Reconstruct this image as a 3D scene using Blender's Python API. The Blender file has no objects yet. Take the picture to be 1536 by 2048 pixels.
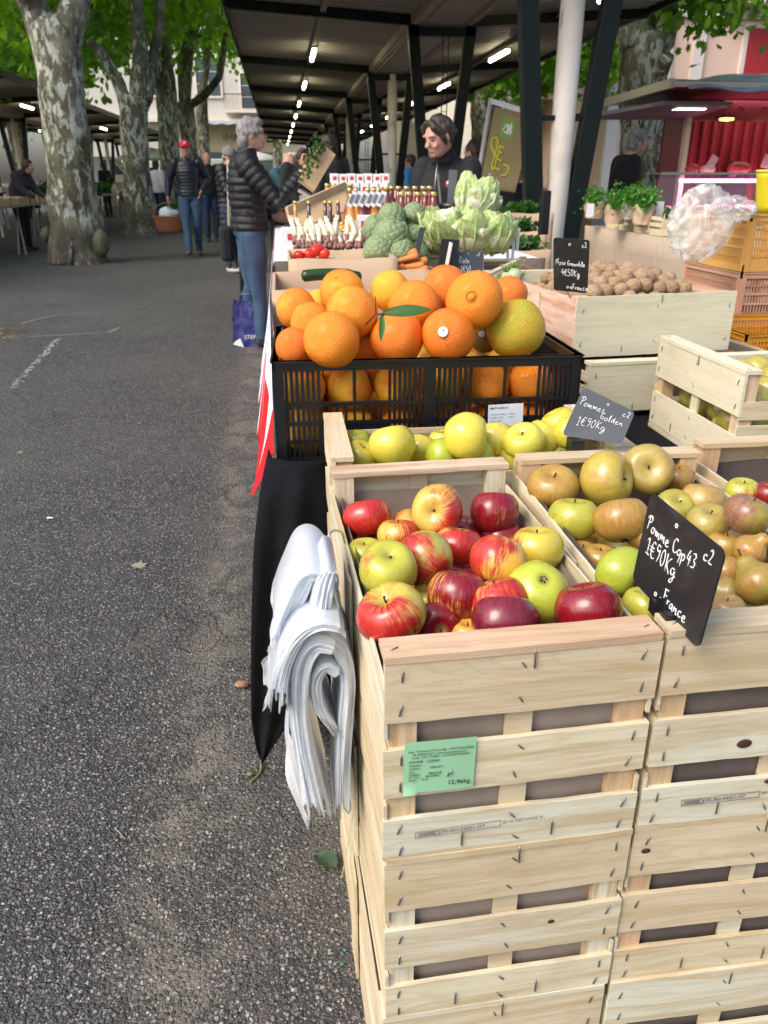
import bpy, bmesh, math, random
import numpy as np
from mathutils import Vector, Matrix, noise
S = bpy.context.scene
COL = S.collection
random.seed(7)
rnd = random.random
def U(a, b): return a + (b - a) * random.random()

# ------------------------------------------------------------------ camera
FPX, HOR, VPX, CAMZ = 1560.0, 356.0, 556.0, 1.22
PITCH = math.atan((1024 - HOR) / FPX)
YAW = math.atan((768 - VPX) / (FPX / math.cos(PITCH)))
cd = bpy.data.cameras.new('camera'); cam = bpy.data.objects.new('camera', cd); COL.objects.link(cam)
cam.location = (0, 0, CAMZ); cam.rotation_euler = (math.pi / 2 - PITCH, 0, -YAW)
cd.sensor_fit = 'VERTICAL'; cd.sensor_height = 36; cd.lens = 36 * FPX / 2048
cd.clip_start = .05; cd.clip_end = 600
cd.dof.use_dof = True; cd.dof.focus_distance = 1.15; cd.dof.aperture_fstop = 11.0
S.camera = cam

# ------------------------------------------------------------------ world, sun, exposure
w = bpy.data.worlds.new("World"); S.world = w; w.use_nodes = True
nt = w.node_tree; bg = nt.nodes['Background']
sky = nt.nodes.new('ShaderNodeTexSky'); sky.sky_type = 'NISHITA'; sky.sun_disc = False
SUN = Vector((-.60, -.36, .72)).normalized()
sky.sun_elevation = math.asin(SUN.z); sky.sun_rotation = math.atan2(SUN.x, SUN.y)
sky.air_density = 1.0; sky.dust_density = 4.0; sky.ozone_density = 1.0
nt.links.new(sky.outputs[0], bg.inputs[0]); bg.inputs[1].default_value = .15
sl = bpy.data.lights.new('sun', 'SUN'); sl.energy = 1.15; sl.angle = math.radians(32); sl.color = (1, .95, .88)
so = bpy.data.objects.new('sun', sl); COL.objects.link(so); so.rotation_euler = SUN.to_track_quat('Z', 'Y').to_euler()
S.view_settings.view_transform = 'Standard'; S.view_settings.look = 'None'
S.view_settings.gamma = 1; S.view_settings.use_curve_mapping = False
S.view_settings.exposure = .90
S.render.engine = 'CYCLES'; S.cycles.max_bounces = 6; S.cycles.transparent_max_bounces = 16
S.cycles.caustics_reflective = False; S.cycles.caustics_refractive = False
try: S.cycles.use_denoising = True
except Exception: pass

# ------------------------------------------------------------------ measuring helpers (site survey from the camera's known pose)
_c, _s = math.cos(-YAW), math.sin(-YAW)
def _rz(v): return Vector((_c * v[0] - _s * v[1], _s * v[0] + _c * v[1], v[2]))
FV, UV_, XV = _rz((0, math.cos(PITCH), -math.sin(PITCH))), _rz((0, math.sin(PITCH), math.cos(PITCH))), _rz((1, 0, 0))
CP = Vector((0, 0, CAMZ))
def ray(x, y): return FV + XV * ((x - 768) / FPX) - UV_ * ((y - 1024) / FPX)
def atZ(x, y, z=0.0):
    r = ray(x, y); return CP + r * ((z - CAMZ) / r.z)
def atY(x, y, yy):
    r = ray(x, y); return CP + r * (yy / r.y)
def mpp(p): return (Vector(p) - CP).dot(FV) / FPX       # metres per photo pixel at point p

# ------------------------------------------------------------------ mesh builder
class MB:
    def __init__(s): s.v = []; s.f = []; s.sm = []
    def add(s, vs, fs, smooth=False):
        n = len(s.v); s.v += [tuple(v) for v in vs]
        s.f += [tuple(i + n for i in f) for f in fs]; s.sm += [smooth] * len(fs)
    def box(s, x0, x1, y0, y1, z0, z1, M=None):
        vs = [Vector(p) for p in ((x0,y0,z0),(x1,y0,z0),(x1,y1,z0),(x0,y1,z0),(x0,y0,z1),(x1,y0,z1),(x1,y1,z1),(x0,y1,z1))]
        if M: vs = [M @ v for v in vs]
        s.add(vs, [(0,3,2,1),(4,5,6,7),(0,1,5,4),(1,2,6,5),(2,3,7,6),(3,0,4,7)])
    def bar(s, a, b, w, h=None, up=(0, 0, 1)):
        a, b = Vector(a), Vector(b); h = h or w; d = (b - a).normalized(); u = Vector(up)
        if abs(d.dot(u)) > .99: u = Vector((0, 1, 0))
        x = d.cross(u).normalized() * w / 2; z = x.cross(d).normalized() * h / 2
        vs = [a-x-z, a+x-z, a+x+z, a-x+z, b-x-z, b+x-z, b+x+z, b-x+z]
        s.add(vs, [(0,1,2,3),(7,6,5,4),(0,4,5,1),(1,5,6,2),(2,6,7,3),(3,7,4,0)])
    def tube(s, pts, rad, seg=10, cap=True, flat=1.0, ref=None, nz=0, nzs=3.0):
        pts = [Vector(p) for p in pts]; n = len(pts)
        if not hasattr(rad, '__len__'): rad = [rad] * n
        vs = []; u = None
        for i, p in enumerate(pts):
            t = (pts[min(i+1, n-1)] - pts[max(i-1, 0)]).normalized()
            if u is None:
                a = Vector(ref) if ref else (Vector((1,0,0)) if abs(t.x) < .8 else Vector((0,1,0)))
                u = (a - t * a.dot(t)).normalized()
            else: u = (u - t * u.dot(t)).normalized()
            v = t.cross(u); r = rad[i]; ru, rv = r if hasattr(r, '__len__') else (r, r * flat)
            for k in range(seg):
                q = 2 * math.pi * k / seg; o = u * math.cos(q) * ru + v * math.sin(q) * rv
                if nz: o *= 1 + nz * noise.noise((p + o) * nzs)
                vs.append(p + o)
        fs = []
        for i in range(n-1):
            for k in range(seg):
                k2 = (k+1) % seg; fs.append((i*seg+k, i*seg+k2, (i+1)*seg+k2, (i+1)*seg+k))
        if cap: fs.append(tuple(range(seg-1, -1, -1))); fs.append(tuple((n-1)*seg+k for k in range(seg)))
        s.add(vs, fs, True)
    def lathe(s, prof, seg=20, c=(0, 0, 0), M=None):
        vs = []; fs = []; c = Vector(c)
        for r, z in prof:
            for k in range(seg):
                q = 2*math.pi*k/seg; v = Vector((r*math.cos(q), r*math.sin(q), z)); vs.append((M @ v if M else v) + c)
        for i in range(len(prof)-1):
            for k in range(seg):
                k2 = (k+1) % seg; fs.append((i*seg+k, i*seg+k2, (i+1)*seg+k2, (i+1)*seg+k))
        if prof[0][0] > 1e-5: fs.append(tuple(range(seg-1, -1, -1)))
        if prof[-1][0] > 1e-5: fs.append(tuple((len(prof)-1)*seg+k for k in range(seg)))
        s.add(vs, fs, True)
    def ell(s, c, r, seg=16, rings=10, M=None):
        c = Vector(c); r = Vector(r) if hasattr(r, '__len__') else Vector((r, r, r)); vs = []; fs = []
        for i in range(rings+1):
            th = math.pi*i/rings
            for k in range(seg):
                q = 2*math.pi*k/seg; v = Vector((r.x*math.sin(th)*math.cos(q), r.y*math.sin(th)*math.sin(q), -r.z*math.cos(th)))
                vs.append((M @ v if M else v) + c)
        for i in range(rings):
            for k in range(seg):
                k2 = (k+1) % seg; fs.append((i*seg+k, i*seg+k2, (i+1)*seg+k2, (i+1)*seg+k))
        s.add(vs, fs, True)
    def grid(s, fn, nu, nv, smooth=True, thick=0):
        vs = [Vector(fn(i/nu, j/nv)) for j in range(nv+1) for i in range(nu+1)]
        fs = [(j*(nu+1)+i, j*(nu+1)+i+1, (j+1)*(nu+1)+i+1, (j+1)*(nu+1)+i) for j in range(nv) for i in range(nu)]
        s.add(vs, fs, smooth)
    def poly(s, vs): s.add(vs, [tuple(range(len(vs)))])
    def mesh(s, name, merge=False):
        me = bpy.data.meshes.new(name); me.from_pydata(s.v, [], s.f)
        if any(s.sm): me.polygons.foreach_set('use_smooth', s.sm)
        if merge:
            bm = bmesh.new(); bm.from_mesh(me); bmesh.ops.remove_doubles(bm, verts=bm.verts, dist=1e-5); bm.to_mesh(me); bm.free()
        me.update(); return me
    def build(s, name, m, parent=None, merge=False, thick=0, bevel=0):
        o = link(name, s.mesh(name, merge), m, parent)
        if thick:
            md = o.modifiers.new('solid', 'SOLIDIFY'); md.thickness = thick; md.offset = 0
        if bevel:
            md = o.modifiers.new('bevel', 'BEVEL'); md.width = bevel; md.segments = 2; md.limit_method = 'ANGLE'
        return o
def link(name, me, m, parent=None):
    o = bpy.data.objects.new(name, me); COL.objects.link(o)
    if m is not None and len(me.materials) == 0: me.materials.append(m)
    if parent is not None: o.parent = parent
    return o
def tag(o, label, cat, group=None):
    o['label'] = label; o['category'] = cat
    if group: o['group'] = group
    return o
def kind(o, k): o['kind'] = k; return o
def thing(name, label, cat, loc=(0, 0, 0), rz=0, group=None):
    o = bpy.data.objects.new(name, None); COL.objects.link(o); o.empty_display_size = .1
    o.location = loc; o.rotation_euler = (0, 0, rz); return tag(o, label, cat, group)
def dup(root, loc, rz=0, label=None, scale=None, rot=None):
    def cp(o, par):
        c = o.copy(); COL.objects.link(c)
        if par is not None: c.parent = par
        for ch in o.children: cp(ch, c)
        return c
    r = cp(root, None); r.location = loc; r.rotation_euler = rot if rot is not None else (0, 0, rz)
    if label: r['label'] = label
    if scale is not None: r.scale = scale
    return r

# ------------------------------------------------------------------ materials
def mat(name, col, rough=.6, spec=.5, metal=0, emit=None, es=0, alpha=1, trans=0, coat=0, sheen=0):
    m = bpy.data.materials.new(name); m.use_nodes = True; b = m.node_tree.nodes['Principled BSDF']
    b.inputs['Base Color'].default_value = (*col, 1); b.inputs['Roughness'].default_value = rough
    b.inputs['Specular IOR Level'].default_value = spec; b.inputs['Metallic'].default_value = metal
    if emit: b.inputs['Emission Color'].default_value = (*emit, 1); b.inputs['Emission Strength'].default_value = es
    if alpha < 1: b.inputs['Alpha'].default_value = alpha
    if trans: b.inputs['Transmission Weight'].default_value = trans
    if coat: b.inputs['Coat Weight'].default_value = coat; b.inputs['Coat Roughness'].default_value = .15
    if sheen: b.inputs['Sheen Weight'].default_value = sheen
    return m
class N:   # tiny node helper
    def __init__(s, m): s.t = m.node_tree; s.b = s.t.nodes.get('Principled BSDF')
    def n(s, ty, **k):
        x = s.t.nodes.new(ty)
        for a, b in k.items(): setattr(x, a, b)
        return x
    def l(s, a, b): s.t.links.new(a, b)
    def put(s, i, v):
        if hasattr(v, 'is_output') or isinstance(v, bpy.types.NodeSocket): s.l(v, i)
        else: i.default_value = v
    def math(s, op, a, b=None, c=None, clamp=False):
        x = s.n('ShaderNodeMath', operation=op, use_clamp=clamp); s.put(x.inputs[0], a)
        if b is not None: s.put(x.inputs[1], b)
        if c is not None: s.put(x.inputs[2], c)
        return x.outputs[0]
    def mix(s, f, a, b, mode='MIX'):
        x = s.n('ShaderNodeMix', data_type='RGBA', blend_type=mode); s.put(x.inputs[0], f)
        s.put(x.inputs[6], a if not isinstance(a, tuple) or len(a) == 4 else (*a, 1)); s.put(x.inputs[7], b if not isinstance(b, tuple) or len(b) == 4 else (*b, 1))
        return x.outputs[2]
    def coord(s, which='Object', scale=(1, 1, 1), rand=0):
        tc = s.n('ShaderNodeTexCoord'); o = tc.outputs[which]
        if rand:
            oi = s.n('ShaderNodeObjectInfo'); v = s.n('ShaderNodeVectorMath', operation='SCALE')
            v.inputs[0].default_value = (13.1, 7.7, 3.3); s.l(oi.outputs['Random'], v.inputs[3])
            a = s.n('ShaderNodeVectorMath', operation='ADD'); s.l(o, a.inputs[0]); s.l(v.outputs[0], a.inputs[1]); o = a.outputs[0]
        mp = s.n('ShaderNodeMapping'); mp.inputs['Scale'].default_value = scale; s.l(o, mp.inputs[0]); return mp.outputs[0]
    def noise(s, vec, scale=5, det=4, rough=.5, dist=0, out=0):
        x = s.n('ShaderNodeTexNoise'); x.inputs['Scale'].default_value = scale; x.inputs['Detail'].default_value = det
        x.inputs['Roughness'].default_value = rough; x.inputs['Distortion'].default_value = dist; s.l(vec, x.inputs['Vector']); return x.outputs[out]
    def vor(s, vec, scale=5, feat='F1', out='Distance', rnd=1):
        x = s.n('ShaderNodeTexVoronoi', feature=feat); x.inputs['Scale'].default_value = scale; x.inputs['Randomness'].default_value = rnd
        s.l(vec, x.inputs['Vector']); return x.outputs[out]
    def ramp(s, f, stops):
        x = s.n('ShaderNodeValToRGB'); e = x.color_ramp.elements
        while len(e) > 1: e.remove(e[-1])
        e[0].position = stops[0][0]; e[0].color = (*stops[0][1], 1) if len(stops[0][1]) == 3 else stops[0][1]
        for p, c in stops[1:]:
            k = e.new(p); k.color = (*c, 1) if len(c) == 3 else c
        s.l(f, x.inputs[0]); return x.outputs[0]
    def step(s, f, a, b):
        x = s.n('ShaderNodeMapRange'); x.interpolation_type = 'SMOOTHSTEP'; s.put(x.inputs[0], f); x.inputs[1].default_value = a; x.inputs[2].default_value = b; return x.outputs[0]
    def bump(s, h, strength=.3, dist=.01, normal=None):
        x = s.n('ShaderNodeBump'); x.inputs['Strength'].default_value = strength; x.inputs['Distance'].default_value = dist
        s.l(h, x.inputs['Height'])
        if normal is not None: s.l(normal, x.inputs['Normal'])
        s.l(x.outputs[0], s.b.inputs['Normal']); return x.outputs[0]
    def col(s, c): s.l(c, s.b.inputs['Base Color'])
    def rough(s, c): s.l(c, s.b.inputs['Roughness'])
    def oattr(s, name):
        x = s.n('ShaderNodeAttribute', attribute_type='OBJECT', attribute_name=name); return x

def noisy(name, c1, c2, scale=8, rough=.7, bump=.2, bd=.005, stretch=(1, 1, 1), spec=.4, rand=1, det=5, **k):
    m = mat(name, c1, rough, spec, **k); n = N(m); v = n.coord('Object', stretch, rand)
    f = n.noise(v, scale, det, .6); n.col(n.ramp(f, [(.3, c1), (.7, c2)]))
    if bump: n.bump(f, bump, bd)
    return m

def wood(name, axis, light=(.68, .62, .44), mid=(.48, .37, .21), tint=(.61, .50, .34), knots=True, dirty=.42):
    m = mat(name, light, .72, .25); n = N(m)
    sc = [22, 22, 22]; sc[axis] = 1.6
    v = n.coord('Object', tuple(sc), 1); oi = n.n('ShaderNodeObjectInfo'); R = oi.outputs['Random']
    g = n.noise(v, 2.2, 6, .62, .6)
    sc2 = [9, 9, 9]; sc2[axis] = 1.1; v2 = n.coord('Object', tuple(sc2), 1)
    g2 = n.noise(v2, 1.7, 3, .5, 1.5)
    wv = n.math('SINE', n.math('MULTIPLY', g2, 46.0)); wv = n.math('MULTIPLY_ADD', wv, .5, .5)
    base = n.mix(n.step(R, .10, .95), light, tint)
    base = n.mix(n.math('MULTIPLY', n.step(n.math('FRACT', n.math('MULTIPLY', R, 17.7)), .5, .95), .45), base, (.50, .37, .22, 1))
    base = n.mix(n.step(n.math('FRACT', n.math('MULTIPLY', R, 7.3)), .55, 1.0), base, (.62, .61, .48, 1))
    c = n.mix(n.math('MULTIPLY', n.step(g, .42, .68), .85), base, mid)
    c = n.mix(n.math('MULTIPLY', n.math('POWER', wv, 6.0), .20), c, (mid[0] * .8, mid[1] * .66, mid[2] * .5, 1))
    vb = n.coord('Object', (5, 5, 5), 1); st = n.noise(vb, 1.2, 4, .6)
    c = n.mix(n.math('MULTIPLY', n.step(st, .52, .8), dirty), c, (.33, .26, .17, 1))
    if knots:
        sk = [11, 11, 11]; sk[axis] = 5.0; vk = n.coord('Object', tuple(sk), 1)
        d = n.vor(vk, 1.0, rnd=1); cc = n.vor(vk, 1.0, out='Color'); sepc = n.n('ShaderNodeSeparateColor'); n.l(cc, sepc.inputs[0])
        keep = n.math('GREATER_THAN', sepc.outputs[0], .80)
        k = n.math('MULTIPLY', n.math('SUBTRACT', 1.0, n.step(d, .05, .16)), keep)
        c = n.mix(k, c, (.13, .06, .025, 1))
    n.col(c); fine = n.noise(v, 9, 4, .7); n.bump(n.math('ADD', fine, n.math('MULTIPLY', g, .8)), .35, .0016)
    return m
WX, WY, WZ = wood('wood_grain_x', 0), wood('wood_grain_y', 1), wood('wood_grain_z', 2, (.62, .47, .29), (.45, .28, .14), (.60, .40, .24))
WRAIL = wood('rail_wood', 0, (.56, .40, .26), (.42, .26, .15), (.60, .42, .28), dirty=.5)
WPALE = wood('pale_poplar', 0, (.66, .63, .46), (.60, .55, .38), (.64, .60, .45), knots=False, dirty=.2)
PINE = wood('pine_board', 1, (.70, .50, .38), (.50, .25, .15), (.66, .46, .34), dirty=.25)
KRAFT = noisy('kraft_liner', (.235, .19, .15), (.30, .245, .195), 14, .85, .25, .004)
PURP = noisy('purple_liner', (.10, .078, .066), (.14, .11, .092), 14, .8, .2, .004)
CARD = noisy('cardboard', (.42, .30, .19), (.50, .37, .25), 6, .85, .15, .004)
STEEL = mat('staple_steel', (.34, .33, .33), .35, .5, 1)
CHROME = mat('hook_steel', (.7, .7, .7), .15, .5, 1)
SLATE = mat('slate_plate', (.012, .013, .016), .38, .5)
n = N(SLATE); v = n.coord('Object', (1, 1, 1), 1); f = n.noise(v, 60, 5, .7, 1); f2 = n.noise(v, 14, 3, .6, 2)
n.col(n.mix(n.math('MULTIPLY', n.step(f2, .5, .85), .35), (.012, .013, .016), (.075, .078, .085))); n.rough(n.math('MULTIPLY_ADD', f, .35, .25))
SLATE2 = mat('grey_slate', (.045, .055, .07), .55, .4)
CHALK = mat('chalk_white', (.85, .86, .86), .8, .2)
BLACKP = mat('black_plastic', (.008, .009, .011), .32, .5); n = N(BLACKP); n.bump(n.noise(n.coord(), 90, 3), .08, .002)
STEM = mat('stem_brown', (.07, .042, .02), .8, .2)
INK = mat('ink', (.03, .03, .035), .8, .1)
INKG = mat('stamp_ink', (.19, .165, .15), .9, .1)
WHITE = mat('white_card', (.75, .75, .74), .6, .3)
DARKG = mat('dark_green_steel', (.005, .009, .008), .42, .3)

# ------------------------------------------------------------------ ground
def asphalt():
    m = mat('asphalt', (.06, .06, .062), .75, .4); n = N(m)
    P = n.coord('Object'); sep = n.n('ShaderNodeSeparateXYZ'); n.l(P, sep.inputs[0]); X, Y = sep.outputs[0], sep.outputs[1]
    big = n.noise(P, .7, 4, .6); med = n.noise(P, 5, 5, .65); warp = n.noise(P, 18, 3, .6)
    d = n.vor(P, 125, rnd=1); c = n.vor(P, 125, out='Color'); d2 = n.vor(P, 230, rnd=1); c2 = n.vor(P, 230, out='Color')
    def sepc(c):
        s = n.n('ShaderNodeSeparateColor'); n.l(c, s.inputs[0]); return s.outputs
    r1 = sepc(c); r2 = sepc(c2)
    stone = n.math('SUBTRACT', 1.0, n.step(d, .30, .62))                       # pebble mask
    stone2 = n.math('SUBTRACT', 1.0, n.step(d2, .30, .60))
    bit = n.mix(n.step(med, .3, .8), (.018, .019, .018), (.038, .039, .037))
    scol = n.ramp(r1[0], [(0, (.030, .031, .030)), (.40, (.066, .067, .066)), (.70, (.16, .157, .155)), (.88, (.26, .255, .245)), (.965, (.42, .41, .39)), (1, (.34, .24, .16))])
    s2 = n.ramp(r2[1], [(0, (.035, .035, .038)), (.6, (.08, .08, .083)), (.9, (.20, .195, .19)), (1, (.40, .39, .37))])
    c = n.mix(stone2, bit, s2); c = n.mix(n.math('MULTIPLY', stone, n.step(r1[1], .12, .4)), c, scol)
    c = n.mix(n.math('MULTIPLY', n.step(big, .38, .66), .34), c, (.125, .125, .115, 1))
    # sand blown against the foot of the stalls
    bx = n.math('SUBTRACT', n.math('MULTIPLY_ADD', warp, .10, X), n.math('MULTIPLY_ADD', big, .14, -.16))
    e = n.math('MULTIPLY', n.step(bx, -.25, -.11), n.math('SUBTRACT', 1.0, n.math('MULTIPLY', n.step(bx, -.10, .04), .62)))
    patch = n.step(n.noise(P, 6.5, 7, .72, .8), .43, .60)
    sand = n.math('MULTIPLY', e, n.math('MULTIPLY_ADD', patch, .85, .15))
    pt = n.math('MULTIPLY', n.step(n.noise(P, 1.9, 6, .65, 1.6), .585, .66), n.step(n.noise(P, 9, 6, .7), .45, .6))
    sand = n.math('MAXIMUM', sand, n.math('MULTIPLY', pt, .38))
    sand = n.math('MULTIPLY', sand, n.math('MULTIPLY_ADD', n.math('MULTIPLY', stone, n.step(r1[2], .35, .75)), -.75, 1.0))
    c = n.mix(n.math('MULTIPLY', sand, .72), c, n.mix(n.noise(P, 90, 2), (.13, .115, .09), (.24, .215, .17)))
    # cracks
    ck = n.n('ShaderNodeTexVoronoi', feature='DISTANCE_TO_EDGE'); ck.inputs['Scale'].default_value = .23
    wv = n.n('ShaderNodeVectorMath', operation='ADD'); n.l(P, wv.inputs[0]); ns = n.n('ShaderNodeTexNoise'); ns.inputs['Scale'].default_value = 3; ns.inputs['Detail'].default_value = 6; n.l(P, ns.inputs[0]); n.l(ns.outputs[1], wv.inputs[1]); n.l(wv.outputs[0], ck.inputs['Vector'])
    crack = n.math('SUBTRACT', 1.0, n.step(ck.outputs['Distance'], .0, .004)); c = n.mix(n.math('MULTIPLY', crack, .35), c, (.012, .012, .012, 1))
    n.col(c)
    h = n.math('ADD', n.math('MULTIPLY', stone, n.math('MULTIPLY_ADD', r1[1], .8, .3)), n.math('MULTIPLY', stone2, .35)); h = n.math('SUBTRACT', h, n.math('MULTIPLY', crack, .8))
    h = n.math('MULTIPLY', h, n.math('MULTIPLY_ADD', sand, -.6, 1.0))
    n.rough(n.math('MULTIPLY_ADD', r1[2], .35, .5)); n.bump(h, .9, .006); return m
ASPH = asphalt()
g = MB(); g.grid(lambda u, v: (-120 + 240*u, -20 + 240*v, 0), 8, 8, False); kind(g.build('ground', ASPH), 'structure')
# loose chippings, a countless scatter
peb = MB(); random.seed(3)
for i in range(2600):
    y = .75 + (rnd() ** 1.6) * 3.6; x = U(-.55 - y*.34, .12 + .03*y); r = U(.0016, .0042)
    if x > .05 and y > 1: continue
    a = U(0, 6.28); M = Matrix.Rotation(a, 3, 'Z'); vs = []
    k = [Vector((r*U(.7, 1.3), 0, 0)), Vector((0, r*U(.6, 1.1), 0)), Vector((-r*U(.7, 1.3), 0, 0)), Vector((0, -r*U(.6, 1.1), 0)), Vector((0, 0, r*.75))]
    peb.add([M @ q + Vector((x, y, .0003)) for q in k], [(0,1,4),(1,2,4),(2,3,4),(3,0,4)])
PEB = mat('chippings', (.2, .2, .2), .6, .4); n = N(PEB); v = n.coord('Object'); cc = n.vor(v, 160, out='Color'); sp = n.n('ShaderNodeSeparateColor'); n.l(cc, sp.inputs[0])
n.col(n.ramp(sp.outputs[0], [(0, (.05, .05, .055)), (.45, (.12, .118, .12)), (.8, (.25, .24, .23)), (.95, (.42, .41, .4)), (1, (.25, .16, .10))]))
kind(peb.build('gravel', PEB), 'stuff')
# worn white painted line, broken into flecks
ln = MB(); A, B = atZ(35, 765), atZ(118, 678); random.seed(5)
d = (B - A); nn = Vector((-d.y, d.x, 0)).normalized()
for i in range(230):
    p = A + d * U(-.1, 1.0) + nn * random.gauss(0, .014); r = U(.004, .013)
    ln.poly([p + Vector((r*math.cos(t)*U(.6, 1.2), r*math.sin(t)*U(.6, 1.2), .004)) for t in (0, 1.2, 2.5, 3.8, 5.1)])
kind(ln.build('road_marking', mat('worn_paint', (.42, .42, .40), .8, .2)), 'structure')

# old patched trench in the asphalt, its pale seams
pt = MB()
for P_ in (((40, 648), (70, 640), (100, 633), (160, 627), (235, 622)), ((55, 674), (110, 671), (160, 668), (215, 666), (240, 655))):
    q = [atZ(x, y, .0035) for x, y in P_]
    for a, b in zip(q, q[1:]):
        dd = (b-a).normalized(); nn = Vector((-dd.y, dd.x, 0))*.022
        pt.add([a-nn, b-nn*U(.6, 1), b+nn*U(.6, 1), a+nn], [(0, 1, 2, 3)])
kind(pt.build('asphalt_seam', noisy('seam_cement', (.10, .10, .095), (.17, .17, .16), 30, .9, .3, .003)), 'structure')
# ------------------------------------------------------------------ market halls
ROOFM = mat('corrugated_metal', (.30, .27, .24), .55, .4, .2); n = N(ROOFM); n.col(n.mix(n.noise(n.coord(), .8, 5), (.28, .25, .22), (.40, .36, .32)))
SOFF = noisy('soffit_board', (.44, .40, .35), (.55, .50, .44), 3, .8, .1)
FASC = noisy('fascia_board', (.30, .24, .18), (.36, .30, .23), 3, .7, .1)
PILL = mat('pillar_paint', (.62, .58, .52), .6, .4); n = N(PILL); v = n.coord('Object', (1, 1, .6)); f = n.noise(v, 2.2, 7, .62, 1.0); f2 = n.noise(n.coord('Object', (1, 1, .35)), 9, 5, .7)
c = n.mix(n.step(f, .45, .8), (.86, .80, .70), (.64, .56, .45)); c = n.mix(n.math('MULTIPLY', n.step(f2, .60, .68), .75), c, (.24, .23, .23, 1)); n.col(c); n.bump(f2, .2, .003)
TUBE = mat('tube_light', (1, 1, .85), .5, emit=(1, .93, .62), es=13)
def corr(mb, xa, za, xb, zb, y0, y1, per=.22, d=.03):
    k = int((y1 - y0) / per); vs = []; fs = []
    for i in range(k):
        for q, h in ((0, 0), (.35, 0), (.5, d), (.85, d)):
            y = y0 + (i + q) * per; vs += [(xa, y, za + h), (xb, y, zb + h)]
    m_ = len(vs) // 2
    mb.add(vs, [(2*i, 2*i+1, 2*i+3, 2*i+2) for i in range(m_ - 1)])
def market_hall(xc, ys, label, y_first, y_last, every, phase, lights, glab, hw=2.7, inner=.37, mir=1):
    r = thing('market_hall', label, 'market hall', (xc, y_first, 0)); Y0 = y_first
    L = y_last - y_first
    m = MB(); corr(m, -hw, 3.23, -inner, 3.10, 0, L); m.build('roof_sheet', ROOFM, r)
    m = MB(); corr(m, inner, 3.10, hw, 3.23, 0, L); m.build('roof_sheet', ROOFM, r)
    m = MB(); m.box(-inner, inner, 0, L, 2.99, 3.02); m.build('gutter_soffit', SOFF, r)
    for sx in (-1, 1):
        m = MB(); x = sx * inner; m.box(x - .035, x + .035, 0, L, 3.0, 3.10); m.box(x - sx*.10 - .02, x - sx*.10 + .02, 0, L, 2.975, 3.03); m.build('fascia', FASC, r)
        m = MB(); x = sx * hw; m.box(x - .02, x + .02, 0, L, 3.16, 3.30); m.build('eave_trim', DARKG, r)
        m = MB(); x = sx * 1.5; m.box(x - .035, x + .035, 0, L, 3.10, 3.135); m.build('light_rail', FASC, r)
    for i, y in enumerate(ys):
        yl = y - Y0
        for sx in (-1, 1):
            m = MB(); m.bar((sx*inner, yl, 3.045), (sx*hw, yl, 3.185), .075, .13); m.build('roof_beam', DARKG, r)
            m = MB(); m.bar((sx*.06, yl, 0), (sx*.375, yl, 2.99), .14, .10, (0, 1, 0)); m.build('splayed_post', DARKG, r, bevel=.006)
        m = MB(); m.box(-.42, .42, yl-.05, yl+.05, 2.87, 2.97); m.build('cross_beam', DARKG, r)
        m = MB(); m.box(-.2, .2, yl-.02, yl+.02, 1.62, 1.655); m.build('tie_bar', DARKG, r)
        if (i + phase) % every == 0:
            m = MB(); m.tube([(.03, yl+.02, 0), (.03, yl+.02, 1.5), (.03, yl+.02, 2.98)], .088, 28); m.build('pillar', PILL, r)
        else:
            m = MB()
            for x in (.02, .09): m.bar((x, yl, .3), (x, yl, 2.88), .012)
            for k in range(26): m.bar((.02, yl, .4 + k*.09), (.09, yl, .4 + k*.09), .008)
            m.build('cable_ladder', DARKG, r)
    return r
def lamp_tube(x, y, i, side, z=3.065, ln_=1.15):
    o = thing('strip_light', '%s strip light from the near end along the %s' % (ORD[i], side), 'strip light', (x, y, z), 0, 'lit strip lights under the market roofs')
    m = MB(); m.box(-.035, .035, -ln_/2, ln_/2, 0, .05); m.build('housing', WHITE, o)
    m = MB(); m.tube([(0, -ln_/2+.02, -.028), (0, 0, -.028), (0, ln_/2-.02, -.028)], .03, 10); m.build('tube', TUBE, o)
ORD = ['first', 'second', 'third', 'fourth', 'fifth', 'sixth', 'seventh', 'eighth', 'ninth', 'tenth', 'eleventh', 'twelfth', 'thirteenth', 'fourteenth']
fr = [6.4 + 4.9*i for i in range(10)]
market_hall(2.15, fr, 'long market hall with dark splayed posts and butterfly roof above the stalls', 5.3, 52, 2, 0, None, None)
for i in range(9): lamp_tube(.66, 14.5 + 4.55*i, i, 'left bay of the big hall roof')
for i, y in enumerate((9.3, 14.2, 18.8, 23.3, 28, 32.6, 37)): lamp_tube(3.65, y, i, 'right bay of the big hall roof')
market_hall(-8.35, [9.5 + 4.9*i for i in range(9)], 'second open market hall beyond the plane trees, with timber coloured pillars', 8.2, 50, 1, 0, None, None, hw=2.75)
for i, y in enumerate((20.5, 25.5, 30.4, 36.0, 41, 46)): lamp_tube(-6.85, y, i, 'near bay of the far hall')
for i, y in enumerate((24, 31, 38.5)): lamp_tube(-9.85, y, i, 'rear bay of the far hall')

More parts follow.
